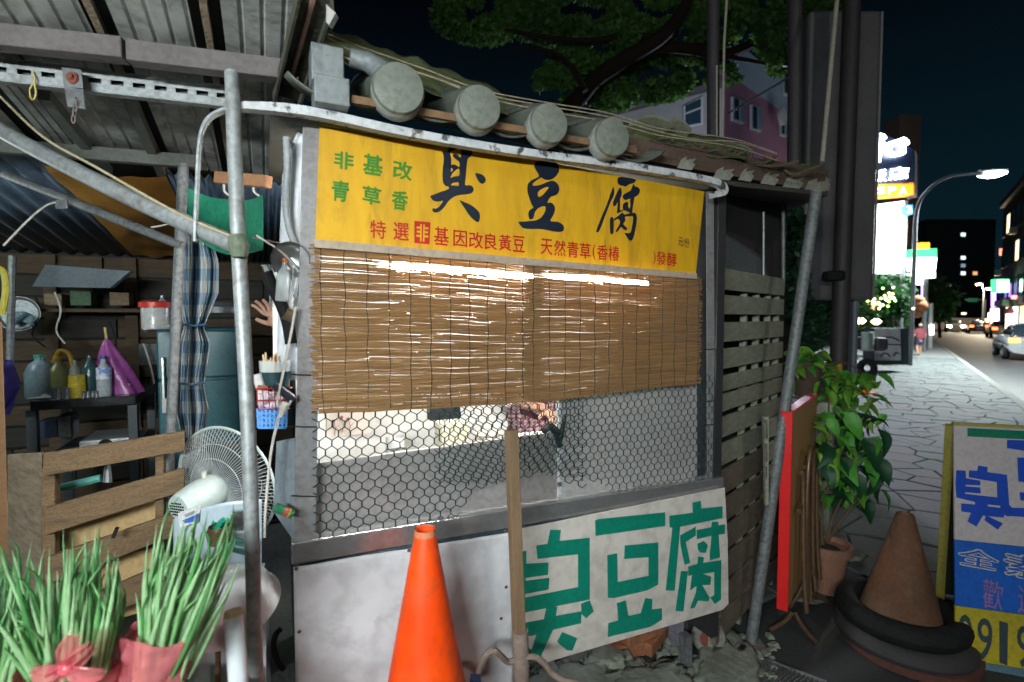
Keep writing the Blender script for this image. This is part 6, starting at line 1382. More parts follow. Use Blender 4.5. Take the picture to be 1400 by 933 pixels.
m = MB(); write(m, ab, '歡', [(1343, 790), (1372, 797), (1370, 836), (1343, 831)], .004, .0015); m.build('faded_character', mat('faded_pink_ink', (.24, .14, .34), .6), asg)
m = MB(); write(m, ab, '迎', [(1391, 797), (1420, 804), (1418, 845), (1391, 838)], .004, .0015); m.build('faded_character', mat('faded_pink_ink', (.24, .14, .34), .6), asg)
for k, ch in enumerate('0919'):
    x = 1309 + k * 27 - (k == 2) * -3; y = 838 + k * 5.2
    m = MB(); write(m, ab, ch, [(x, y), (x + 21 - (ch == '1') * 9, y + 4), (x + 20 - (ch == '1') * 9, y + 62), (x, y + 57)], .012, .0015); m.build('digit', mat('faded_grey_ink', (.035, .06, .07), .6), asg)

# ================================================================ plants
leaf_ms = [mat('plant_leaf', (.10, .40, .05), .42, c2=(.06, .25, .03), vs=12, bump=.2, transl=.2), mat('plant_leaf_light', (.24, .50, .05), .42, c2=(.12, .32, .04), vs=12, bump=.2, transl=.2), mat('plant_leaf_dark', (.015, .08, .03), .4, c2=(.01, .05, .02), vs=12, bump=.2, transl=.2)]
bark = mat('brown_stem', (.12, .08, .04), .8, c2=(.06, .04, .02), vs=8)
def leafproto(m, wid=.5, seed=0):
    mb = MB()
    def f(s, t):
        wd = wid * math.sin(PI * min(1, t ** .75)) ** .8 * (1 - .35 * t); x = (s - .5) * wd
        return Vector((x, t, .10 * math.sin(PI * t) - .22 * t * t + .5 * abs(x) ** 1.3 + .01 * math.sin(t * 30) * abs(x)))
    mb.grid(f, 6, 9); me = bpy.data.meshes.new('leaf'); me.from_pydata(mb.v, [], mb.f); me.materials.append(m); me.polygons.foreach_set('use_smooth', [True] * len(me.polygons)); return me
protos = [leafproto(leaf_ms[0], .55), leafproto(leaf_ms[1], .5), leafproto(leaf_ms[2], .65), leafproto(leaf_ms[0], .38), leafproto(leaf_ms[1], .42)]
def put_leaf(par, p, L, yaw, pitch, roll, k):
    o = bpy.data.objects.new('leaf', protos[k]); col.objects.link(o); o.parent = par; o.location = p - wloc(par); o.scale = (L, L, L); o.rotation_euler = (pitch, roll, yaw); return o
tc_ = mat('terracotta', (.32, .15, .09), .8, c2=(.20, .10, .07), vs=6, bump=.3)
pb_ = G(1131, 806); ptop = P(1131, 742, pb_.y)
pp_ = thing('potted_plant', 'tall broad leaved plant in a terracotta pot beside the folded red table', 'potted plant', pb_)
hh = ptop.z; 
MB().lathe([(0, 0), (.075, 0), (.10, hh * .82), (.118, hh * .82), (.12, hh), (.105, hh), (.10, hh * .9), (0, hh * .88)], pb_, Z, 32).build('pot', tc_, pp_, smooth=True)
MB().lathe([(0.001, hh * .90), (.1, hh * .885)], pb_, Z, 20).build('soil', mat('soil', (.05, .035, .02), .95, bump=1), pp_)
rd = random.Random(8); Yp = pb_.y
stems = [[(1125, 745), (1118, 700), (1124, 650), (1130, 600), (1134, 545)], [(1130, 742), (1140, 705), (1158, 670), (1176, 640)], [(1122, 745), (1110, 700), (1112, 660), (1108, 610)], [(1130, 742), (1150, 712), (1170, 685), (1188, 655)], [(1124, 742), (1126, 690), (1150, 620), (1178, 575), (1196, 545)]]
for s_ in stems:
    MB().tube(curve([P(x, y, Yp + rd.uniform(-.03, .03)) for x, y in s_], 5), .009, 7, r_end=.004).build('stem', bark, pp_, smooth=True)
for i in range(150):
    x = rd.gauss(1156, 30); y = rd.uniform(560, 682)
    x = min(max(x, 1108), 1212 - max(0, (y - 640) * .3)); Yq = Yp + rd.uniform(-.22, .22)
    put_leaf(pp_, P(x, y, Yq), rd.uniform(.05, .17), rd.uniform(0, 6.28), rd.uniform(-1.4, .1), rd.uniform(-.5, .5), rd.choice((0, 0, 2, 2, 1)))
for x, y, L in ((1180, 612, .19), (1150, 640, .15), (1165, 660, .14), (1200, 600, .15), (1196, 640, .15), (1128, 650, .12)):
    put_leaf(pp_, P(x, y - 14, Yp - .2), L, PI + rd.uniform(-.5, .5), rd.uniform(.9, 1.3) * -1 + 2.2 * 0, rd.uniform(-.4, .4), 2)
Y2 = 3.35
pb2 = P(1092, 545, Y2); ht = pb2.z
pl2 = thing('concrete_planter', 'pale concrete block planter behind the potted plants', 'planter', Vector((P(1115, 600, 3.5).x, 3.5, 0)))
cw2 = mat('pale_render', (.42, .42, .36), .8, c2=(.30, .30, .26), vs=3)
MB().hexa([Vector((P(1078, 0, 3.45).x, 3.45, 0)), Vector((P(1155, 0, 3.35).x, 3.35, 0)), Vector((P(1155, 0, 3.35).x + .3, 3.8, 0)), Vector((P(1078, 0, 3.45).x + .3, 3.9, 0)), Vector((P(1078, 0, 3.45).x, 3.45, ht - .03)), Vector((P(1155, 0, 3.35).x, 3.35, ht - .03)), Vector((P(1155, 0, 3.35).x + .3, 3.8, ht - .03)), Vector((P(1078, 0, 3.45).x + .3, 3.9, ht - .03))]).build('block', cw2, pl2, bevel=.01)
MB().hexa([Vector((P(1070, 0, 3.4).x, 3.38, ht - .028)), Vector((P(1132, 0, 3.3).x, 3.3, ht - .028)), Vector((P(1132, 0, 3.3).x + .3, 3.7, ht - .028)), Vector((P(1070, 0, 3.4).x + .3, 3.8, ht - .028)), Vector((P(1070, 0, 3.4).x, 3.38, ht)), Vector((P(1132, 0, 3.3).x, 3.3, ht)), Vector((P(1132, 0, 3.3).x + .3, 3.7, ht)), Vector((P(1070, 0, 3.4).x + .3, 3.8, ht))]).build('slab', mat('pink_grey_slab', (.3, .26, .27), .7), pl2, bevel=.006)
pt3 = thing('potted_plant', 'bushy green plant in a brown pot on top of the concrete planter', 'potted plant', Vector((P(1092, 545, 3.5).x + .05, 3.5, ht)))
b3_ = Vector((P(1092, 545, 3.5).x + .05, 3.5, ht))
MB().lathe([(0, 0), (.075, 0), (.095, .19), (.105, .19), (.105, .23), (.09, .23), (0, .2)], b3_, Z, 28).build('pot', mat('dark_brown_pot', (.10, .06, .045), .7), pt3, smooth=True)
for i in range(170):
    if i < 60: x, y = rd.gauss(1098, 14), rd.gauss(492, 10)
    else: x, y = rd.gauss(1160, 24), rd.gauss(528, 20)
    x = min(max(x, 1082), 1212); y = min(max(y, 474 if x < 1150 else 512), 572)
    put_leaf(pt3, P(x, y, 3.5 + rd.uniform(-.2, .3)), rd.uniform(.08, .15), rd.uniform(0, 6.28), rd.uniform(-1.2, .1), rd.uniform(-.6, .6), rd.choice((0, 1, 1, 3, 4)))
for s_ in ([(1092, 535), (1100, 500), (1115, 485)], [(1094, 535), (1120, 510), (1150, 520), (1185, 540)], [(1094, 535), (1130, 500), (1160, 498), (1190, 520)], [(1094, 535), (1125, 540), (1150, 560)]):
    MB().tube(curve([P(x, y, 3.5) for x, y in s_], 5), .007, 6, r_end=.003).build('stem', bark, pt3, smooth=True)
rock('small_kerb_block', G(1160, 765), (.10, .07, .05), rk, 'small broken block on the paving behind the terracotta pot', 'rubble', 30)

# ================================================================ poles, sign box
dp = mat('dark_painted_pole', (.045, .04, .045), .6, var=.3)
pole = thing('utility_pole', 'thick dark pole with a yellow band rising through the plants', 'pole', Vector((P(1142, 600, 4.2).x, 4.2, 0)))
x_ = P(1142, 600, 4.2).x
MB().tube([Vector((x_, 4.2, 0)), Vector((x_ + .02, 4.2, 2.5)), Vector((x_ + .05, 4.2, 6))], [.068, .066, .062], 16).build('shaft', dp, pole, smooth=True)
MB().tube([P(1139, 521, 4.195), P(1139, 497, 4.195)], .072, 16).build('yellow_band', mat('peeling_yellow', (.55, .36, .03), .7, c2=(.06, .05, .04), vs=14, sharp=.05, mix=.45), pole)
MB().lathe([(.072, -.04), (.085, -.03), (.085, .03), (.072, .04)], P(1140, 378, 4.2), Z, 16).build('clamp', black, pole)
MB().box(P(1155, 380, 4.16), (.05, .03, .05)).build('clamp_bolt', black, pole)
bx = thing('sign_box', 'tall unlit grey sign box fixed to the dark pole', 'sign', Vector((P(1175, 600, 4.6).x, 4.6, 0)))
gb = mat('unlit_sign_face', (.15, .15, .16), .5, c2=(.09, .085, .09), vs=1.5, bump=.05)
xa, xb = P(1101, 300, 4.6).x, P(1199, 300, 4.6).x; zlo = P(1190, 411, 4.6).z
MB().box(((xa + xb) / 2, 4.68, (zlo + 4.25) / 2), (xb - xa, .14, 4.25 - zlo)).build('case', gb, bx, bevel=.035)
MB().box((xb - .012, 4.600, (zlo + 4.25) / 2), (.016, .012, 4.2 - zlo)).build('edge_trim', mat('grey_trim', (.3, .3, .3), .5), bx)
for px in (1158, 1168):
    xx = P(px, 450, 4.7).x; MB().tube([Vector((xx, 4.7, 0)), Vector((xx, 4.7, zlo + .03))], .028, 12).build('post', mat('blue_grey_post', (.16, .20, .24), .5), bx, smooth=True)
MB().box(P(1161, 391, 4.59), (.05, .008, .02)).build('red_sticker', mat('red_sticker', (.3, .03, .05), .6), bx)
MB().tube([P(1148, -40, 3.2), P(1124, 222, 2.9)], .013, 10).build('pale_conduit', mat('pale_conduit', (.36, .34, .28), .5), label='pale conduit leaning up from the end of the brown eave', cat='conduit', smooth=True)
MB().tube([P(1087, -60, 3.6), P(1087, 100, 3.6), P(1086, 230, 3.6)], .046, 12).build('dark_post', dp, label='dark square-looking post above the dry creeper', cat='post', smooth=True)
tw = thing('twin_post', 'dark post with two pale pipes rising behind the round end caps', 'post', P(980, 230, 3.4))
MB().tube([P(975, 235, 3.5), P(975, -60, 3.5)], .040, 12).build('post', dp, tw, smooth=True)
MB().tube([P(980, 235, 3.42), P(980, 90, 3.42)], .006, 8).build('pipe', mat('pale_conduit', (.36, .34, .28), .5), tw); MB().tube([P(987, 235, 3.42), P(990, 60, 3.42), P(996, -40, 3.42)], .008, 8).build('pipe', mat('pale_conduit', (.36, .34, .28), .5), tw)
MB().tube([P(996, 155, 3.5), P(1082, 104, 3.6)], .008, 6).build('stay_bar', dp, label='thin dark diagonal bar between the two dark posts', cat='bar')
# ================================================================ tree above
lcol = [mat('tree_leaf', (.08, .20, .03), .7, c2=(.02, .06, .015), vs=1.2, bump=0, transl=.3)]
def crown(name, centres, n, size, m, par, seed, lf=.055):
    rd = random.Random(seed); mb = MB(); tot = sum(c[3] * c[4] for c in centres)
    for (x, y, Y, rx, ry) in centres:
        k = int(n * rx * ry / tot)
        for i in range(k):
            g = rd.random() ** .6; a = rd.uniform(0, 2 * PI)
            if noise.noise(Vector((x + math.cos(a) * g * rx, y + math.sin(a) * g * ry, 0)) * .035) < -.22: continue
            p = P(x + math.cos(a) * g * rx, y + math.sin(a) * g * ry, Y + rd.uniform(-.5, .5) * (1.1 - g))
            L = lf * rd.uniform(.6, 1.4); d = Vector((rd.gauss(0, 1), rd.gauss(0, 1), rd.gauss(-.3, .7))).normalized(); s_ = d.cross(Vector((rd.gauss(0, 1), rd.gauss(0, 1), rd.gauss(0, 1)))).normalized()
            mb.add([p, p + d * L * .5 + s_ * L * .3, p + d * L, p + d * L * .5 - s_ * L * .3], [(0, 1, 2, 3)])
    return mb.build(name, m, par)
tr_ = thing('street_tree', 'large dark tree with crooked limbs spreading above the stall roof', 'tree', Vector((3.0, 9.0, 0)))
tb_ = mat('dark_bark', (.016, .013, .010), .95, bump=.6, spec=.1)
MB().tube(curve([Vector((2.2, 9.2, 0)), Vector((2.3, 9.0, 2.2)), P(760, 215, 7.2), P(800, 125, 6.4), P(850, 84, 6.0), P(905, 50, 5.8), P(935, 10, 5.8), P(950, -40, 5.8)], 6), .14, 10, r_end=.05).build('trunk', tb_, tr_, smooth=True)
for l, r0, r1 in (([(850, 86), (900, 66), (950, 68), (985, 76), (1030, 60), (1070, 46), (1100, 20), (1130, -30)], .07, .05), ([(905, 52), (860, 50), (800, 56), (740, 50), (690, 40)], .045, .02), ([(985, 76), (1020, 82), (1060, 90), (1090, 96)], .03, .01), ([(1030, 62), (1050, 76), (1075, 82)], .015, .006), ([(800, 125), (780, 90), (750, 70), (700, 66)], .04, .015)):
    MB().tube(curve([P(x, y, 6 + .05 * i) for i, (x, y) in enumerate(l)], 6), r0, 8, r_end=r1).build('limb', tb_, tr_, smooth=True)
crown('crown', [(810, 85, 6.6, 60, 36), (770, 112, 6.8, 40, 30), (860, 50, 6.4, 60, 40), (890, 110, 6.8, 60, 30), (950, 40, 6.4, 60, 45), (1040, 20, 6.2, 60, 40), (905, 20, 6.4, 90, 36), (1080, 55, 6.0, 45, 40), (985, 100, 6.4, 30, 16), (840, 130, 7, 40, 20), (1120, 15, 6, 34, 34), (760, 20, 6.8, 80, 40), (660, 20, 7, 70, 40), (1060, 88, 6, 20, 12)], 110000, 1, lcol[0], tr_, 4, .062)
cr2 = thing('green_bush', 'light green bush growing beside the end of the brown eave', 'bush', P(1104, 232, 2.9))
for i in range(16): put_leaf(cr2, P(1098 + rd.uniform(-12, 16), 232 + rd.uniform(-8, 8), 2.8 + rd.uniform(-.1, .1)), rd.uniform(.04, .07), rd.uniform(0, 6.28), rd.uniform(-1, .3), 0, rd.choice((1, 4)))
MB().tube([P(1100, 250, 2.8), P(1104, 228, 2.8)], .004, 6).build('stem', bark, cr2)
MB().hexa([P(1062, 625, 5.7), P(1112, 625, 5.7), P(1112, 605, 6.4), P(1062, 605, 6.4), P(1062, 262, 5.7), P(1112, 262, 5.7), P(1112, 262, 6.4), P(1062, 262, 6.4)]).build('dark_backing', mat('dark_hoarding', (.035, .033, .03), .8), label='added dark board behind the bamboo leaves', cat='backing')  # added box: the darkness behind the bamboo put into its colour
bt = thing('bamboo_thicket', 'dark green bamboo leaves behind the leaning pole', 'bamboo', P(1095, 600, 4.6))
crown('foliage', [(1093, 320, 4.8, 16, 60), (1095, 400, 4.8, 20, 60), (1110, 440, 4.9, 24, 40), (1085, 360, 4.8, 14, 60), (1120, 430, 5.0, 30, 18), (1096, 300, 4.9, 14, 50)], 5200, 1, mat('bamboo_leaf', (.03, .13, .05), .5, c2=(.01, .05, .03), vs=3, transl=.2), bt, 9, .06)
for px in (1086, 1096, 1104): MB().tube([Vector((P(px, 600, 4.9).x, 4.9, 0)), P(px + 4, 280, 4.9)], .014, 8).build('cane', mat('bamboo_cane', (.08, .12, .05), .5), bt)
# ================================================================ buildings behind
def facade(par, o, du, Wd, Ht, nw, nh, wm, gm, fm_, z0=3.0, ww=.5, wh=.5, proud=.03, lit=None, rd=random.Random(1), name='window'):
    n_ = du.cross(Z); n_ = n_ if n_.dot(o - EYE) < 0 else -n_
    for i in range(nw):
        for j in range(nh):
            cx = Wd * (i + .5) / nw; cz = z0 + (Ht - z0) * (j + .5) / nh; w_ = Wd / nw * ww; h = (Ht - z0) / nh * wh; c = o + du * cx + Z * cz
            f = MB().box(c + n_ * proud, (w_ + .12, .10, h + .12), (du, n_, Z)).build(name, fm_, par)
            MB().box(c + n_ * (proud + .052), (w_, .02, h), (du, n_, Z)).build('pane', (lit if lit and rd.random() < .12 else gm), f)
            MB().box(c + n_ * (proud + .07), (.05, .03, h), (du, n_, Z)).build('mullion', fm_, f)
glassd = mat('dark_window_glass', (.02, .05, .07), .15, var=.2, bump=0)
glassb = mat('bluish_window_glass', (.20, .32, .42), .3, var=.4, vs=1, bump=0)
wf = mat('pale_window_frame', (.45, .5, .52), .5)
# white gabled house and purple brick block seen through the tree
hb_ = thing('white_house', 'pale rendered house with one dark square window behind the stall roof', 'house', P(900, 440, 15))
Cw = P(990, 120, 14.5); Dw = P(815, 160, 15.5); 
zt1, zt0 = Cw.z, Dw.z
d1 = Vector((Dw.x - Cw.x, Dw.y - Cw.y, 0)).normalized(); Lw = Vector((Dw.x - Cw.x, Dw.y - Cw.y, 0)).length; n1 = d1.cross(Z); n1 = n1 if n1.y > 0 else -n1
c0 = Vector((Cw.x, Cw.y, 0)); whm = mat('night_render', (.30, .32, .31), .9, c2=(.2, .22, .21), vs=1)
MB().hexa([c0, c0 + d1 * Lw * 1.2, c0 + d1 * Lw * 1.2 + n1 * 4, c0 + n1 * 4, c0 + Z * zt1, c0 + d1 * Lw * 1.2 + Z * (zt0 - .2), c0 + d1 * Lw * 1.2 + n1 * 4 + Z * (zt0 - .2), c0 + n1 * 4 + Z * zt1]).build('wall', whm, hb_)
MB().hexa([c0 - n1 * .2 + Z * (zt1 + .02), c0 + d1 * Lw * 1.2 - n1 * .2 + Z * (zt0 - .18), c0 + d1 * Lw * 1.2 + n1 * 4.2 + Z * (zt0 - .18), c0 + n1 * 4.2 + Z * (zt1 + .02)] + [x + Z * .12 for x in (c0 - n1 * .2 + Z * (zt1 + .02), c0 + d1 * Lw * 1.2 - n1 * .2 + Z * (zt0 - .18), c0 + d1 * Lw * 1.2 + n1 * 4.2 + Z * (zt0 - .18), c0 + n1 * 4.2 + Z * (zt1 + .02))]).build('roof', mat('dark_tin_roof', (.10, .10, .10), .7), hb_)
def hw_(x, y, l=0):
    d = ray(x, y); t_ = (c0 - EYE).dot(n1) / d.dot(n1); return EYE + d * t_ - n1 * l
w1 = MB().plate([hw_(934, 147, .02), hw_(961, 133, .02), hw_(961, 172, .02), hw_(935, 178, .02)], -n1 * .06).build('window', wf, hb_)
MB().plate([hw_(937, 147, .09), hw_(958, 137, .09), hw_(958, 170, .09), hw_(937, 174, .09)], -n1 * .02).build('pane', glassd, w1)
MB().plate([hw_(937, 157, .12), hw_(958, 149, .12), hw_(958, 151, .12), hw_(937, 159, .12)], -n1 * .02).build('mullion', wf, w1)
pbk = thing('purple_brick_block', 'purple brick apartment block with barred windows right of the twin post', 'building', P(1040, 440, 17))
A_ = P(994, 60, 17.0); Bq = P(1105, 110, 22.0); d2 = Vector((Bq.x - A_.x, Bq.y - A_.y, 0)).normalized(); L2 = Vector((Bq.x - A_.x, Bq.y - A_.y, 0)).length; n2 = d2.cross(Z); n2 = n2 if n2.y > 0 else -n2
a0 = Vector((A_.x, A_.y, 0)) + n2 * 0
def pf(x, y, l=0):
    d = ray(x, y); t_ = (a0 - EYE).dot(n2) / d.dot(n2); return EYE + d * t_ - n2 * l
brick_m = mat('purple_brick', (.26, .13, .20), .85, c2=(.20, .10, .16), vs=3, bump=.3)
zmid = pf(1000, 104).z; ztop_ = pf(1000, 52).z
MB().hexa([a0, a0 + d2 * (L2 - .6), a0 + d2 * (L2 - .6) + n2 * 5, a0 + n2 * 5] + [x + Z * zmid for x in (a0, a0 + d2 * (L2 - .6), a0 + d2 * (L2 - .6) + n2 * 5, a0 + n2 * 5)]).build('wall', brick_m, pbk)
MB().hexa([x + Z * (zmid + .001) for x in (a0, a0 + d2 * (L2 - .6), a0 + d2 * (L2 - .6) + n2 * 5, a0 + n2 * 5)] + [x + Z * ztop_ for x in (a0, a0 + d2 * (L2 - .6), a0 + d2 * (L2 - .6) + n2 * 5, a0 + n2 * 5)]).build('upper_storey', mat('blue_white_tiles', (.30, .40, .50), .7, var=.2), pbk)
for x0, x1, y0, y1 in ((998, 1014, 133, 166), (1024, 1037, 144, 178), (1064, 1072, 168, 186), (1080, 1088, 176, 192), (1068, 1082, 100, 130)):
    sl = .38 * (x1 - x0)
    f = MB().plate([pf(x0, y0, .02), pf(x1, y0 + sl, .02), pf(x1, y1 + sl * .8, .02), pf(x0, y1, .02)], -n2 * .08).build('window', wf, pbk)
    for k in range(2):
        xa_ = x0 + (x1 - x0) * (.08 + .48 * k); xb_ = xa_ + (x1 - x0) * .38; s0 = (xa_ - x0) * .38; s1 = (xb_ - x0) * .38
        MB().plate([pf(xa_, y0 + 2 + s0, .11), pf(xb_, y0 + 2 + s1, .11), pf(xb_, y1 - 2 + s1 * .8, .11), pf(xa_, y1 - 2 + s0 * .8, .11)], -n2 * .02).build('pane', glassb if k else glassd, f)
MB().lathe([(.001, 0), (.32, 0), (.32, .12), (.001, .14)], pf(1056, 163, .3), -n2, 18).build('air_conditioner', mat('pale_ac', (.5, .52, .52), .5), pbk)
MB().hexa([P(1085, 440, 16), P(1104, 440, 16), P(1104, 440, 18), P(1085, 440, 18), P(1085, 162, 16), P(1104, 172, 16), P(1104, 172, 18), P(1085, 162, 18)]).build('lit_house', mat('blue_white_house', (.34, .42, .46), .8), label='narrow pale house with two window rows right of the dark post', cat='house')
lh = bpy.data.objects['lit_house']
for j, (y0, y1) in enumerate(((184, 192), (197, 208))):
    for k in range(3):
        x = 1088 + 5.2 * k; MB().plate([P(x, y0 + k, 15.95), P(x + 3.6, y0 + k + .8, 15.95), P(x + 3.6, y1 + k + .8, 15.95), P(x, y1 + k, 15.95)], Vector((0, .03, 0))).build('window', glassd, lh)
# a wall lamp lights that lane
ll = lamp('lane_lamp_light', 'POINT', P(1040, 250, 9.5), 700, (.80, .82, 1.0), .2)
lt = thing('lane_lamp', 'small lamp on a pole in the lane behind the stall roof', 'lamp', Vector((P(1040, 250, 9.5).x, 9.5, 0)))
q0 = P(1040, 250, 9.5); MB().lathe([(.001, 0), (.16, 0), (.14, .08), (.05, .12), (.001, .12)], q0 + Z * .22, Z, 16).build('shade', mat('lamp_shade', (.2, .2, .2), .5), lt); MB().tube([Vector((q0.x + .05, 9.5, 0)), q0 + Z * .3 + Vector((.05, 0, 0))], .04, 8).build('post', dp, lt)

# ================================================================ the street on the right
# street lamp
def streetlamp(bx_, by_, Y, hx_, hy_, label, power, colr=(1, 1, .96), r=.07, es=40):
    b0 = Vector((P(bx_, by_, Y).x, Y, 0)); t = thing('street_lamp', label, 'street lamp', b0, 'street lamps along the kerb')
    h = P(hx_, hy_, Y); z1 = h.z
    pts = curve([b0, Vector((b0.x + .02, Y, z1 * .55)), Vector((b0.x + .05, Y, z1 * .80)), Vector((b0.x + (h.x - b0.x) * .16, Y, z1 * .91)), Vector((b0.x + (h.x - b0.x) * .45, Y, z1 * .98)), h - Vector((.1, 0, 0))], 8)
    MB().tube(pts, [r - r * .45 * i / len(pts) for i in range(len(pts))], 12).build('post', mat('lamp_post_metal', (.20, .23, .26), .5, .3), t, smooth=True)
    MB().tube([h - Vector((.42, 0, .02)), h + Vector((.42, 0, .04))], [.10, .09], 12).build('head', mat('lamp_head', (.3, .3, .3), .5), t, smooth=True)
    MB().lathe([(.001, -.10), (.20, -.07), (.36, 0), (.001, .02)], h - Z * .06, Z, 18).build('lens', glow('led_lens_' + str(es), colr, es), t, smooth=True)
    lamp('street_lamp_light', 'POINT' if Y > 20 else 'SPOT', h - Z * .35, power * (.13 if Y > 20 else 1), colr, .2, rot=(0, 0, 0), spot=None if Y > 20 else 2.7)
    return t
streetlamp(1244, 500, 16.7, 1357, 236, 'nearest street lamp in view, curving over the road beside the hotel sign', 4600, (.86, 1, .98))
streetlamp(1343, 447, 62, 1338, 388, 'left one of the two far street lamps down the road', 16000, (1, .85, .6), .09, 30)
streetlamp(1357, 447, 55, 1352, 394, 'right one of the two far street lamps down the road', 12000, (1, .85, .6), .09, 30)
streetlamp(1490, 470, 33, 1440, 262, 'street lamp added outside the right edge to light the arcade building', 1500, (.95, .97, .9), .08, 31)  # added lamp out of view, lights the right-hand facade
# street lamp behind the viewer that lights the stall front
kl = thing('street_lamp', 'street lamp behind the viewer shining on the stall front', 'street lamp', Vector((KEY.x + .9, KEY.y, 0)), 'street lamps along the kerb')
MB().tube(curve([Vector((KEY.x + .9, KEY.y, -.1)), Vector((KEY.x + .9, KEY.y, 3.6)), Vector((KEY.x + .7, KEY.y, 5.1)), KEY + Vector((.2, 0, .14))], 6), .06, 12).build('post', mat('lamp_post_metal', (.20, .23, .26), .5, .3), kl, smooth=True)
MB().lathe([(.001, .0), (.16, .0), (.15, .06), (.05, .1), (.001, .1)], KEY + Z * .09, Z, 18).build('head', mat('lamp_head', (.3, .3, .3), .5), kl)
# hotel sign
hs = thing('hotel_sign', 'tall lit hotel sign with white neon characters over an orange panel', 'lit sign', Vector((P(1222, 500, 18).x, 18, 0)))
YS = 18
def sp_(x, y, l=0): return P(x, y, YS - l)
MB().plate([sp_(1196, 176), sp_(1250, 205), sp_(1250, 252), sp_(1196, 252)], Vector((0, .5, 0))).build('dark_case', mat('navy_case', (.01, .02, .06), .5), hs)
neon = glow('white_neon', (.82, .92, 1.0), 14)
m = MB(); stroke(m, sp_, [[(1213, 196), (1228, 191), (1236, 188), (1242, 192), (1243, 197), (1238, 200), (1237, 211), (1214, 214), (1210, 202)], [(1220, 202), (1228, 199), (1228, 207), (1221, 208)]], 3, .1); m.build('emblem', neon, hs)
m = MB(); stroke(m, sp_, [[(1200, 185), (1209, 184), (1212, 189), (1208, 193), (1211, 197), (1206, 208), (1203, 223), (1200, 210)]], 3, .1); m.build('emblem', neon, hs)
for ch, qd in (('飯', [(1193, 232), (1212, 231), (1212, 248), (1192, 249)]), ('店', [(1215, 229), (1243, 228), (1243, 244), (1215, 247)])):
    m = MB(); write(m, sp_, ch, qd, .02, .1); m.build('character', neon, hs)
MB().plate([sp_(1198, 252), sp_(1249, 250), sp_(1249, 266), sp_(1199, 270)], Vector((0, .4, 0))).build('orange_panel', glow('orange_lit_panel', (1.0, .22, .01), 2.2), hs)
for ch, x in (('S', 1199), ('P', 1214), ('A', 1229)):
    m = MB(); write(m, sp_, ch, [(x, 256), (x + 11, 255), (x + 11, 265), (x, 266)], .01, .1); m.build('letter', glow('cream_letters', (1, .85, .6), 5), hs)
MB().plate([sp_(1198, 280), sp_(1236, 275), sp_(1232, 373), sp_(1196, 373)], Vector((0, .4, 0))).build('white_panel', glow('white_lit_panel', (1.0, .98, 1.0), 6), hs)
MB().plate([sp_(1251, 206), sp_(1254, 210), sp_(1254, 270), sp_(1251, 268)], Vector((0, .4, 0))).build('side_post', galv_d, hs)
MB().tube([Vector((P(1238, 400, 18).x, 18.2, 0)), P(1238, 275, 18.2)], .08, 10).build('support', galv_d, hs)
b3s = MB().plate([P(1238, 280, 17.5), P(1248, 280, 17.5), P(1248, 293, 17.5), P(1238, 293, 17.5)], Vector((0, .2, 0))).build('blue_sign', glow('blue_lit', (.02, .25, .7), 1.2), label='small blue lit sign with a white 3 beside the street lamp post', cat='lit sign')
m = MB(); write(m, lambda x, y, l=0: P(x, y, 17.5 - l), '3', [(1240, 282), (1246, 282), (1246, 291), (1240, 291)], .01, .02); m.build('digit', neon, b3s)
gs = thing('lit_shop_sign', 'green and white lit shop sign above a narrow white one behind the lamp post', 'lit sign', Vector((P(1263, 450, 24).x, 24, 0)))
sg = lambda x, y, l=0: P(x, y, 24 - l)
MB().plate([sg(1248, 341), sg(1281, 340), sg(1281, 352), sg(1248, 352)], Vector((0, .4, 0))).build('green_panel', glow('green_lit', (.06, .75, .22), 2), gs)
MB().plate([sg(1248, 352.2), sg(1281, 352.2), sg(1279, 370), sg(1249, 372)], Vector((0, .4, 0))).build('white_panel', glow('white_lit_panel2', (.92, 1, 1), 5), gs)
MB().plate([sg(1247, 371.5 + 2), sg(1279, 371.5), sg(1279, 380), sg(1247, 381)], Vector((0, .4, 0))).build('lower_panel', glow('white_lit_panel2', (.92, 1, 1), 5), gs)
MB().tube([Vector((P(1266, 400, 24.2).x, 24.2, 0)), P(1266, 372, 24.2)], .1, 8).build('support', galv_d, gs)
MB().plate([P(1259, 332, 26), P(1271, 332, 26), P(1271, 340, 26), P(1259, 340, 26)], Vector((0, .3, 0))).build('orange_sign', glow('orange_sign', (1, .35, .02), 3), label='tiny orange lit sign above the green and white shop sign', cat='lit sign')
MB().plate([P(1255, 381, 30), P(1269, 381, 30), P(1269, 389, 30), P(1255, 389, 30)], Vector((0, .3, 0))).build('white_sign', glow('white_lit_panel2', (.92, 1, 1), 5), label='small white lit sign below the green and white shop sign', cat='lit sign')
MB().plate([P(1265, 384, 31), P(1268, 384, 31), P(1268, 409, 31), P(1265, 409, 31)], Vector((0, .3, 0))).build('neon_strip', glow('violet_neon', (.45, .2, 1), 5), label='vertical violet neon strip below the shop signs', cat='neon strip')
MB().plate([P(1359.5, 388, 45), P(1361.5, 388, 45), P(1361.5, 420, 45), P(1359.5, 420, 45)], Vector((0, .3, 0))).build('neon_strip', glow('violet_neon', (.45, .2, 1), 5), label='thin violet neon strip on the right building', cat='neon strip')
gbx = MB().plate([P(1363, 382, 40), P(1380, 382, 40), P(1380, 400, 40), P(1363, 400, 40)], Vector((0, .5, 0))).build('green_edged_sign', glow('green_edge', (.05, .7, .2), 2), label='square white lit sign with a green edge on the right side', cat='lit sign')
MB().plate([P(1364, 383.2, 39.9), P(1379, 383.2, 39.9), P(1379, 398.8, 39.9), P(1364, 398.8, 39.9)], Vector((0, .05, 0))).build('face', glow('white_lit_panel2', (.92, 1, 1), 5), gbx)
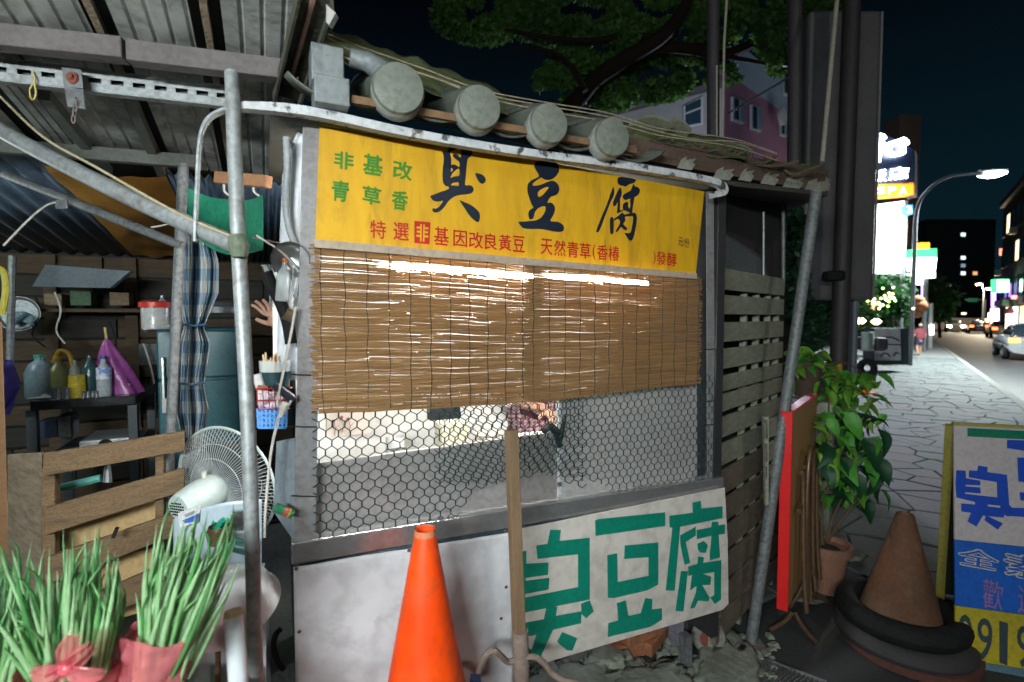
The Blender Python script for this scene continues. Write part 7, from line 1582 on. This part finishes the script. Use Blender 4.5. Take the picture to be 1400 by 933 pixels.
for x0, y0, x1, y1, Y in ((1358, 422, 1366, 445, 50), (1382, 430, 1387, 444, 38)):
    MB().plate([P(x0, y0, Y), P(x1, y0, Y), P(x1, y1, Y), P(x0, y1, Y)], Vector((0, .3, 0))).build('lit_doorway', glow('white_shopfront', (.9, .97, 1), 3), label='lit white shop doorway at the right, ' + ('the wider one by the far cars' if x0 < 1370 else 'the narrow one under the red awning'), cat='doorway')
# right hand buildings
rb1 = thing('arcade_building', 'brownish building with a lit window at the right edge of the street', 'building', P(1385, 440, 38))
bm1 = mat('night_brown_wall', (.15, .11, .10), .85, c2=(.09, .07, .065), vs=.7)
F1 = P(1366, 440, 46); F1.z = 0; N1 = F1 - S * 22
zA = P(1366, 285, 46).z
MB().hexa([F1, N1, N1 + T * 8, F1 + T * 8] + [x + Z * zA for x in (F1, N1, N1 + T * 8, F1 + T * 8)]).build('wall', bm1, rb1)
MB().hexa([x + Z * (zA + .01) for x in (F1 - T * .3, N1 - T * .3, N1 + T * 8, F1 + T * 8)] + [x + Z * (zA + .5) for x in (F1 - T * .3, N1 - T * .3, N1 + T * 8, F1 + T * 8)]).build('cornice', mat('dull_cornice', (.22, .19, .17), .8), rb1)
wrd = random.Random(3)
for j in range(3):
    for i in range(9):
        c = F1 - S * (1.4 + 2.4 * i) - T * .02 + Z * (4.0 + 2.7 * j)
        f = MB().box(c, (1.5, .16, 1.7), (S, T, Z)).build('window', mat('dark_frame', (.05, .05, .05), .6), rb1)
        MB().box(c - T * .085, (1.3, .02, 1.5), (S, T, Z)).build('pane', glow('warm_window', (1, .75, .45), 1.6) if (i, j) in ((3, 1), (6, 0), (1, 2)) else glassd, f)
        if wrd.random() < .4: MB().box(c - T * .35 - Z * 1.2, (.8, .4, .5), (S, T, Z)).build('air_conditioner', mat('pale_ac', (.5, .52, .52), .5), rb1)
F2 = P(1386, 440, 42); F2.z = 0; N2 = F2 - S * 16
MB().hexa([F2 - T * .5, N2 - T * .5, N2 + T * 1, F2 + T * 1] + [x + Z * 2.9 for x in (F2 - T * .5, N2 - T * .5, N2 + T * 1, F2 + T * 1)]).build('shop_row', mat('tan_wing', (.30, .18, .12), .8), rb1)
for i, (cc, st_) in enumerate((((1, .9, .7), 2.5), ((.8, .95, 1), 2.0), ((1, .6, .3), 1.5), ((1, .95, .9), 2.5))):
    c = F2 - S * (1.5 + 3.2 * i) - T * .53 + Z * 1.3; MB().box(c, (2.0, .05, 2.2), (S, T, Z)).build('shopfront', glow('shopfront_%d' % i, cc, st_), rb1)
sgs = [(1369, 340, 47, 4, 9, (1, .25, .15), 2), (1372, 402, 48, 5, 5, (.3, .9, 1), 3), (1376, 408, 44, 6, 4, (1, .9, .6), 3), (1353, 428, 60, 4, 8, (1, .95, .9), 4), (1349, 436, 62, 3, 5, (1, .6, .3), 4), (1386, 404, 36, 5, 5, (1, .3, .3), 2), (1242, 418, 40, 3, 8, (.9, 1, 1), 3), (1250, 428, 44, 4, 5, (1, .7, .35), 3), (1284, 428, 60, 4, 3, (1, .8, .5), 4), (1316, 428, 80, 5, 2, (1, .75, .5), 3)]
nm = ('small red lit sign high on the right building', 'small cyan lit sign under the violet strip', 'pale yellow lit sign above the shop awning', 'white lit panel by the far right street lamp', 'tiny orange lamp sign low at the far right kerb', 'small red lit sign at the right edge over the shops', 'narrow white lit panel beside the lamp post foot', 'small amber lit sign behind the pedestrian', 'small warm lamp panel under the far green tree', 'dim warm strip light over the pink hoarding')
for (x, y, Y, w_, h_, cc, st_), l_ in zip(sgs, nm):
    MB().plate([P(x, y, Y), P(x + w_, y, Y), P(x + w_, y + h_, Y), P(x, y + h_, Y)], Vector((0, .2, 0))).build('lit_sign', glow('sg_%d_%d' % (x, y), cc, st_), label=l_, cat='lit sign')
MB().plate([P(1372, 425, 40), P(1388, 417, 40), P(1388, 428, 38.5), P(1373, 430, 38.5)], Vector((0, 0, .06))).build('red_awning', mat('dark_red_awning', (.3, .02, .03), .8), label='dark red shop awning at the right', cat='awning')
rb2 = thing('dark_tower', 'dark distant apartment tower with a few lit windows', 'tower', P(1325, 440, 120))
Yt = 120; xt0, xt1 = P(1268, 300, Yt).x, P(1362, 300, Yt).x; zt_2 = P(1300, 300, Yt).z
MB().box(((xt0 + xt1) / 2, Yt + 8, zt_2 / 2), (xt1 - xt0, 16, zt_2)).build('wall', mat('night_tower', (.035, .04, .05), .9), rb2)
rd = random.Random(2)
litw = {(5, 1): 'cool_window', (5, 4): 'cool_window', (5, 5): 'dim_window', (5, 6): 'cool_window', (7, 6): 'amber_window'}
for i in range(11):
    for j in range(8):
        x = 1273 + i * 8.2; y = 308 + j * 10.6; k = litw.get((i, j if j < 8 else 0))
        mm = glassd if not k else glow(k, {'cool_window': (.7, .95, 1), 'dim_window': (.3, .4, .5), 'amber_window': (1, .5, .2)}[k], {'cool_window': 1.2, 'dim_window': .5, 'amber_window': .7}[k])
        MB().plate([P(x, y, Yt - .05), P(x + (5.2 if not k else 6), y, Yt - .05), P(x + (5.2 if not k else 6), y + 4.6, Yt - .05), P(x, y + 4.6, Yt - .05)], Vector((0, .1, 0))).build('window', mm, rb2)
lb2 = thing('hotel_building', 'dark hotel block with warm lit ground floor behind the roadside trees', 'building', P(1200, 440, 26))
xq0, xq1 = P(1150, 440, 27).x, P(1238, 440, 27).x
MB().box(((xq0 + xq1) / 2, 30, 4), (xq1 - xq0, 6, 8)).build('wall', mat('night_hotel_wall', (.10, .09, .08), .9), lb2)
for x0, y0, x1, y1 in ((1171, 416, 1188, 428), (1190, 412, 1208, 424), (1172, 432, 1186, 447), (1190, 434, 1203, 447), (1212, 414, 1226, 428)):
    MB().plate([P(x0, y0, 26.9), P(x1, y0, 26.9), P(x1, y1, 26.9), P(x0, y1, 26.9)], Vector((0, .05, 0))).build('window', glow('warm_restaurant', (1, .62, .25), .9), lb2)
xq = P(1257, 440, 28).x
MB().box((xq + .2, 30, 6.5), (1.2, 1.2, 13)).build('brown_column', mat('brown_column', (.2, .13, .1), .8), label='slender brown building column behind the street lamp post', cat='column')
bz = mat('street_tree_leaf', (.03, .12, .03), .6, c2=(.01, .05, .015), vs=1, bump=0, transl=.3)
for lab, cs_, Yt_, base in (('roadside tree with fairy lights beside the unlit sign box', [(1205, 425, 17, 36, 30), (1190, 405, 17, 30, 24), (1225, 400, 17, 22, 24)], 17, (1210, 500)),
                            ('dark tree under the white lit hotel panel', [(1215, 388, 19, 34, 20), (1180, 440, 19, 20, 24)], 19, (1222, 490)),
                            ('yellow green tree farther along the pavement', [(1285, 405, 40, 24, 26), (1280, 425, 40, 20, 14), (1268, 400, 40, 14, 22)], 40, (1285, 460))):
    t = thing('roadside_tree', lab, 'tree', Vector((P(base[0], base[1], Yt_).x, Yt_, 0)))
    crown('crown', cs_, 1500, 1, bz, t, len(lab), .0042 * Yt_ * 3)
    MB().tube([Vector((P(base[0], base[1], Yt_).x, Yt_, 0)), P(base[0] - 2, 420, Yt_)], .12, 8, r_end=.06).build('trunk', tb_, t)
    if Yt_ == 17:
        rd = random.Random(6)
        for i in range(26):
            x, y = rd.choice(((1200, 412), (1212, 403), (1222, 407), (1206, 416))); p = P(x + rd.gauss(0, 9), y + rd.gauss(0, 5), 16.2)
            MB().lathe([(.001, -.04), (.045, 0), (.001, .04)], p, Z, 6).build('fairy_light', glow('fairy_' + str(i % 3), ((1, .8, .3), (.5, 1, .2), (1, .9, .7))[i % 3], 5), t)
for i, (x, y) in enumerate(((1174, 439), (1179, 439), (1196, 440), (1200, 440))):
    MB().lathe([(.001, -.1), (.11, 0), (.001, .1)], P(x, y, 16), Z, 10).build('globe_lamp', glow('warm_globe', (1, .75, .4), 8), label=('leftmost small warm globe lamp below the roadside tree', 'second warm globe lamp from the left below the roadside tree', 'third warm globe lamp from the left below the roadside tree', 'rightmost small warm globe lamp below the roadside tree')[i], cat='lamp', group='globe lamps below the roadside tree')
for i, (x, y, Y, c) in enumerate(((1295, 416.5, 80, 0), (1290.5, 426, 90, 1), (1297, 426.5, 90, 0), (1302, 425.5, 95, 0), (1310, 414, 110, 2))):
    MB().lathe([(.001, -.35), (.42, 0), (.001, .35)], P(x, y, Y), Z, 10).build('far_lamp', glow(('far_white', 'far_amber', 'far_dim')[c], ((1, .95, .85), (1, .6, .2), (.9, .95, 1))[c], 10), label=('large bright far lamp above the hoarding', 'amber far lamp left of two small white ones', 'white far lamp right of the amber one', 'rightmost white far lamp of the low row', 'small dim far lamp highest above the hoarding')[i], cat='lamp', group='distant lamps')
MB().plate([P(1324, 408, 70), P(1337, 408, 70), P(1337, 413, 70), P(1324, 413, 70)], Vector((0, .2, 0))).build('road_sign', mat('green_road_sign', (.02, .2, .13), .5), label='green road sign on the far gantry', cat='road sign')
MB().tube([Vector((P(1347, 440, 70).x, 70.2, 0)), P(1347, 410, 70.2), P(1320, 410, 70.2)], .15, 6).build('gantry', galv_d, label='grey gantry post carrying the green road sign', cat='gantry')
MB().box((P(1308, 440, 75).x, 75, P(1308, 436, 75).z - 1.2), (9.5, .2, 2.6)).build('site_hoarding', mat('pink_white_hoarding', (.5, .42, .42), .7, var=.15), label='pale pink hoarding across the far end of the road', cat='hoarding')
MB().box((P(1292, 437, 74.7).x, 74.7, P(1292, 437, 74.7).z), (1.4, .1, .5)).build('green_board', mat('green_road_sign', (.02, .2, .13), .5), label='small green board on the pink hoarding', cat='board')
MB().add([ST(60, -60, 0), ST(60, -8, 0), ST(61, -8, 0)], [(0, 1, 2)])
rb3 = thing('far_block', 'low dark buildings closing the far end of the road', 'building', P(1310, 440, 130))
for x0, x1, y, Y in ((1270, 1300, 405, 130), (1300, 1345, 418, 132), (1340, 1372, 408, 136)):
    MB().box(((P(x0, 400, Y).x + P(x1, 400, Y).x) / 2, Y, P(x0, y, Y).z / 2), (P(x1, 400, Y).x - P(x0, 400, Y).x, 5, P(x0, y, Y).z)).build('wing', mat('night_far_block', (.05, .045, .05), .9), rb3)
# post with little sign
ps = thing('bus_stop_pole', 'white pole with a small green plate on the pavement', 'sign pole', Vector((P(1272, 470, 26).x, 26, 0)))
MB().tube([Vector((P(1272, 470, 26).x, 26, 0)), P(1273, 415, 26)], .09, 10).build('pole', mat('pale_pole', (.5, .5, .5), .5), ps)
MB().plate([P(1260, 422, 25.9), P(1271, 422, 25.9), P(1271, 429, 25.9), P(1260, 429, 25.9)], Vector((0, .05, 0))).build('plate', mat('green_plate', (.05, .25, .18), .5), ps)
MB().plate([P(1271.5, 444, 25.8), P(1277, 444, 25.8), P(1277, 458, 25.8), P(1271.5, 458, 25.8)], Vector((0, .05, 0))).build('lit_panel', glow('white_shopfront', (.9, .97, 1), 3), ps)
bear = MB(); 
for (x, y, r_) in ((1255, 412, .20), (1256, 419, .26), (1253, 427, .20), (1250, 410, .1), (1260, 410, .1)):
    bear.lathe([(r_ * math.sin(a), -r_ * math.cos(a)) for a in [i * PI / 8 for i in range(9)]], P(x, y, 17.2), Z, 12)
bear.build('orange_lantern', mat('orange_brown_cloth', (.45, .17, .07), .8), label='orange brown bundle hung on the far side of the street lamp post', cat='bundle', smooth=True, kind=None)
# ---- cars
def car(loc, yaw, paint, label, L=4.3, Wd=1.75, H=1.45, lights=True, head=False, name='parked_car'):
    t = thing(name, label, 'car', loc, 'cars on the road'); R = Matrix.Rotation(yaw, 3, 'Z'); loc = Vector(loc)
    tr = lambda x, y, z: loc + R @ Vector((x, y, z))
    def body(s, tt):   # x along, profile loft
        x = (s - .5) * L; a = tt * 2 * PI
        top_ = .62 + .30 * (1 - abs(2 * s - 1) ** 3) * .6; hw = Wd / 2 * (1 - .10 * abs(2 * s - 1) ** 4); cy, cz = .30 + (top_ - .30) / 2 + .12, (top_ - .25) / 2 + .12
        e = 3.5; c, s_ = math.cos(a), math.sin(a); k = (abs(c) ** e + abs(s_) ** e) ** (-1 / e)
        return tr(x, hw * c * k, .25 + cz + cz * s_ * k * .98)
    MB().grid(body, 22, 24).build('body', paint, t, smooth=True, solid=.01)
    for sg in (-.5, .5): MB().plate([body(sg + .5, i / 16) for i in range(16)], (R @ Vector((sg * .04, 0, 0)))).build('bumper', paint, t)
    def cab(s, tt):
        x = -.42 * L + s * .66 * L; z_ = H * (1 if .25 < s < .72 else (1 - ((.25 - s) / .25) ** 1.6 * .38 if s <= .25 else 1 - ((s - .72) / .28) ** 1.5 * .40))
        a = PI * tt; hw = Wd / 2 * .9 - .14 * (z_ / H); k = (abs(math.cos(a)) ** 4 + abs(math.sin(a)) ** 4) ** -.25
        return tr(x, hw * math.cos(a) * k, .8 + (z_ - .8) * math.sin(a) * k)
    MB().grid(cab, 18, 16).build('windows', mat('car_glass', (.02, .03, .04), .1, bump=0), t, smooth=True, solid=.01)
    def rf(s, tt):
        p = cab(.27 + .44 * s, .22 + .56 * tt); return p + Z * .012
    MB().grid(rf, 8, 8).build('roof', paint, t, smooth=True, solid=.02)
    for x in (-L * .31, L * .31):
        for y in (-1, 1):
            w_ = MB().lathe([(.18, -.09), (.30, -.10), (.32, -.06), (.32, .06), (.30, .10), (.18, .09)], tr(x, y * (Wd / 2 - .10), .32), R @ Vector((0, 1, 0)), 20).build('wheel', black, t, smooth=True)
            MB().lathe([(.001, 0), (.18, .0), (.19, .02)], tr(x, y * (Wd / 2 - .02), .32), R @ Vector((0, y, 0)), 14).build('rim', steel, w_)
    for y in (-1, 1):
        MB().box(tr(-L / 2 - .01, y * Wd * .36, .80), (.06, .34, .20), (R @ Vector((1, 0, 0)), R @ Vector((0, 1, 0)), Z)).build('tail_light', glow('tail_red', (1, .12, .03), 6) if lights else mat('tail_off', (.4, .02, .02), .3), t, bevel=.02)
        MB().box(tr(L / 2 + .0, y * Wd * .35, .70), (.08, .36, .18), (R @ Vector((1, 0, 0)), R @ Vector((0, 1, 0)), Z)).build('headlight', glow('head_white', (1, .8, .5), 60) if head else mat('lamp_glass', (.5, .5, .5), .2), t, bevel=.02)
    MB().box(tr(-L / 2 - .02, 0, .55), (.02, .44, .14), (R @ Vector((1, 0, 0)), R @ Vector((0, 1, 0)), Z)).build('number_plate', mat('plate_white', (.5, .5, .5), .5), t)
    return t
YAW = math.atan2(.795, .607)
def onroad(px, Y): 
    p = P(px, 450, Y); return Vector((p.x, p.y, -.13))
car(onroad(1404, 21.5), YAW, mat('silver_paint', (.45, .48, .50), .3, .5, var=.1, bump=0), 'silver car cut off by the right edge of the picture')
car(onroad(1336, 56), YAW, mat('black_paint', (.02, .02, .025), .25, var=.1, bump=0), 'dark car with lit tail lights, left one of the two driving away')
car(onroad(1369, 44), YAW, mat('black_paint', (.02, .02, .025), .25), 'dark car with lit tail lights, right one of the two driving away', name='dark_car')
car(onroad(1305, 62), YAW + PI, mat('grey_paint', (.1, .1, .1), .3), 'oncoming car whose headlights glow in front of the hoarding', head=True, name='oncoming_car', lights=False)
car(Vector((P(1132, 470, 7.6).x - 2.35, 7.6 , -.0)), .18, mat('mauve_paint', (.22, .20, .24), .35, .3), 'mauve grey car parked behind the leaning pole and the plants', name='mauve_car', lights=False)
# small cone, board and scooter
sc_b = Vector((P(1182, 513, 10.5).x, 10.5, 0)); sc_h = 10.5 / 700 * 28
t = thing('traffic_cone', 'small orange cone with a white band far along the pavement', 'traffic cone', sc_b)
MB().lathe([(sc_h * .24, 0), (sc_h * .15, sc_h * .5)], sc_b, Z, 24).build('body', org, t, smooth=True); MB().lathe([(sc_h * .15, sc_h * .5), (sc_h * .08, sc_h * .82)], sc_b, Z, 24).build('white_band', mat('white_reflective', (.8, .8, .8), .4), t, smooth=True); MB().lathe([(sc_h * .08, sc_h * .82), (sc_h * .035, sc_h), (.001, sc_h)], sc_b, Z, 24).build('tip', org, t, smooth=True)
MB().box(sc_b + Z * .015, (.34, .34, .03)).build('foot_plate', org, t)
YB_ = 14.5
bd = thing('notice_board', 'grey white notice board on a dark stand along the pavement', 'notice board', Vector((P(1215, 500, YB_).x, YB_, 0)))
MB().plate([P(1199, 450, YB_), P(1231, 450, YB_), P(1232, 493, YB_), P(1200, 493, YB_)], Vector((0, .12, 0))).build('face', mat('dirty_board', (.42, .43, .42), .7, c2=(.24, .25, .25), vs=2, mix=.4), bd)
MB().plate([P(1196, 449, YB_ + .15), P(1242, 449, YB_ + .15), P(1242, 499, YB_ + .15), P(1196, 499, YB_ + .15)], Vector((0, .5, 0))).build('dark_cabinet', mat('dark_cabinet', (.03, .05, .06), .6), bd)
MB().plate([P(1199, 470, YB_ - .01), P(1232, 471, YB_ - .01), P(1232, 472.5, YB_ - .01), P(1199, 471.5, YB_ - .01)], Vector((0, .008, 0))).build('seam', black, bd)
for pts_ in ([(1205, 466), (1210, 462), (1218, 461), (1226, 464), (1230, 467)], [(1204, 488), (1208, 483), (1214, 484), (1217, 488)], [(1221, 487), (1225, 482), (1230, 484)]):
    MB().tube([P(x, y, YB_ - .02) for x, y in pts_], .02, 5).build('drawn_line', dp, bd)
sctr = thing('scooter', 'dark scooter with a pale front parked by the notice board', 'scooter', Vector((P(1186, 500, 13).x, 13, 0)))
MB().grid(lambda s, t_: P(1178 + 16 * s, 454 + 26 * t_, 13 - .15 * math.sin(PI * s)), 8, 8).build('front_shield', mat('pale_green_plastic', (.3, .38, .32), .3), sctr, smooth=True, solid=.04)
for px in (1190, 1176): MB().lathe([(.12, -.05), (.24, -.06), (.26, 0), (.24, .06), (.12, .05)], Vector((P(px, 480, 13).x, 13.1 + (px < 1180) * .9, .26)), Vector((1, .3, 0)), 20).build('wheel', black, sctr, smooth=True)
MB().tube([P(1178, 452, 13), P(1186, 448, 13), P(1195, 452, 13)], .02, 6).build('handlebar', black, sctr)
MB().box(P(1190, 470, 13.5), (.35, .9, .35)).build('body', dp, sctr, bevel=.08)
# ---- pedestrian
YP = 20.9
pb5 = Vector((P(1257, 487, YP).x, YP, 0)); t = thing('person', 'barefoot-legged pedestrian in a maroon top and navy shorts walking away along the pavement', 'person', pb5)
k_ = 1.31 / 1.7; F = Vector((.1, 1, 0)).normalized(); Sd = Vector((1, -.1, 0)).normalized()
pj = lambda x, y, z: pb5 + Sd * x * k_ + F * y * k_ + Z * z * k_
figure('body', [(pj(0, 0, .92), (.15, .11)), (pj(0, 0, 1.10), (.14, .10)), (pj(0, 0, 1.30), (.17, .11)), (pj(0, 0, 1.43), (.10, .08)), (pj(0, .01, 1.50), .05),
                (pj(-.10, 0, .82), .088), (pj(-.10, .06, .48), .058), (pj(-.10, -.04, .10), .036), (pj(-.10, .10, .03), .03),
                (pj(.10, 0, .82), .088), (pj(.10, .10, .48), .058), (pj(.11, .16, .10), .036), (pj(.11, .28, .03), .03),
                (pj(-.19, 0, 1.36), .055), (pj(-.25, .03, 1.10), .040), (pj(-.20, .14, .95), .030), (pj(.19, 0, 1.36), .055), (pj(.25, -.02, 1.10), .040), (pj(.24, .05, .86), .030)],
       [(0, 1), (1, 2), (2, 3), (3, 4), (0, 5), (5, 6), (6, 7), (7, 8), (0, 9), (9, 10), (10, 11), (11, 12), (2, 13), (13, 14), (14, 15), (2, 16), (16, 17), (17, 18)], skin, t, 2)
MB().grid(lambda s, v: pb5 + Sd * math.cos(s * 2 * PI) * (.165 + .03 * math.sin(v * 3)) + F * math.sin(s * 2 * PI) * .14 + Z * (.72 + .40 * v), 20, 8).build('top', mat('maroon_top', (.22, .04, .06), .8), t, smooth=True)
for sg in (-1, 1):
    MB().tube([pj(sg * .09, 0, .95), pj(sg * .10, .04, .62)], [.10, .085], 12).build('shorts', mat('navy_shorts', (.02, .02, .08), .8), t, smooth=True)
    MB().tube([pj(sg * .19, 0, 1.38), pj(sg * .235, .01, 1.2)], [.07, .06], 10).build('sleeve', mat('maroon_top', (.22, .04, .06), .8), t, smooth=True)
person_head(t, pj(0, 0, 1.60), .85, (.12, .12, .12), F)
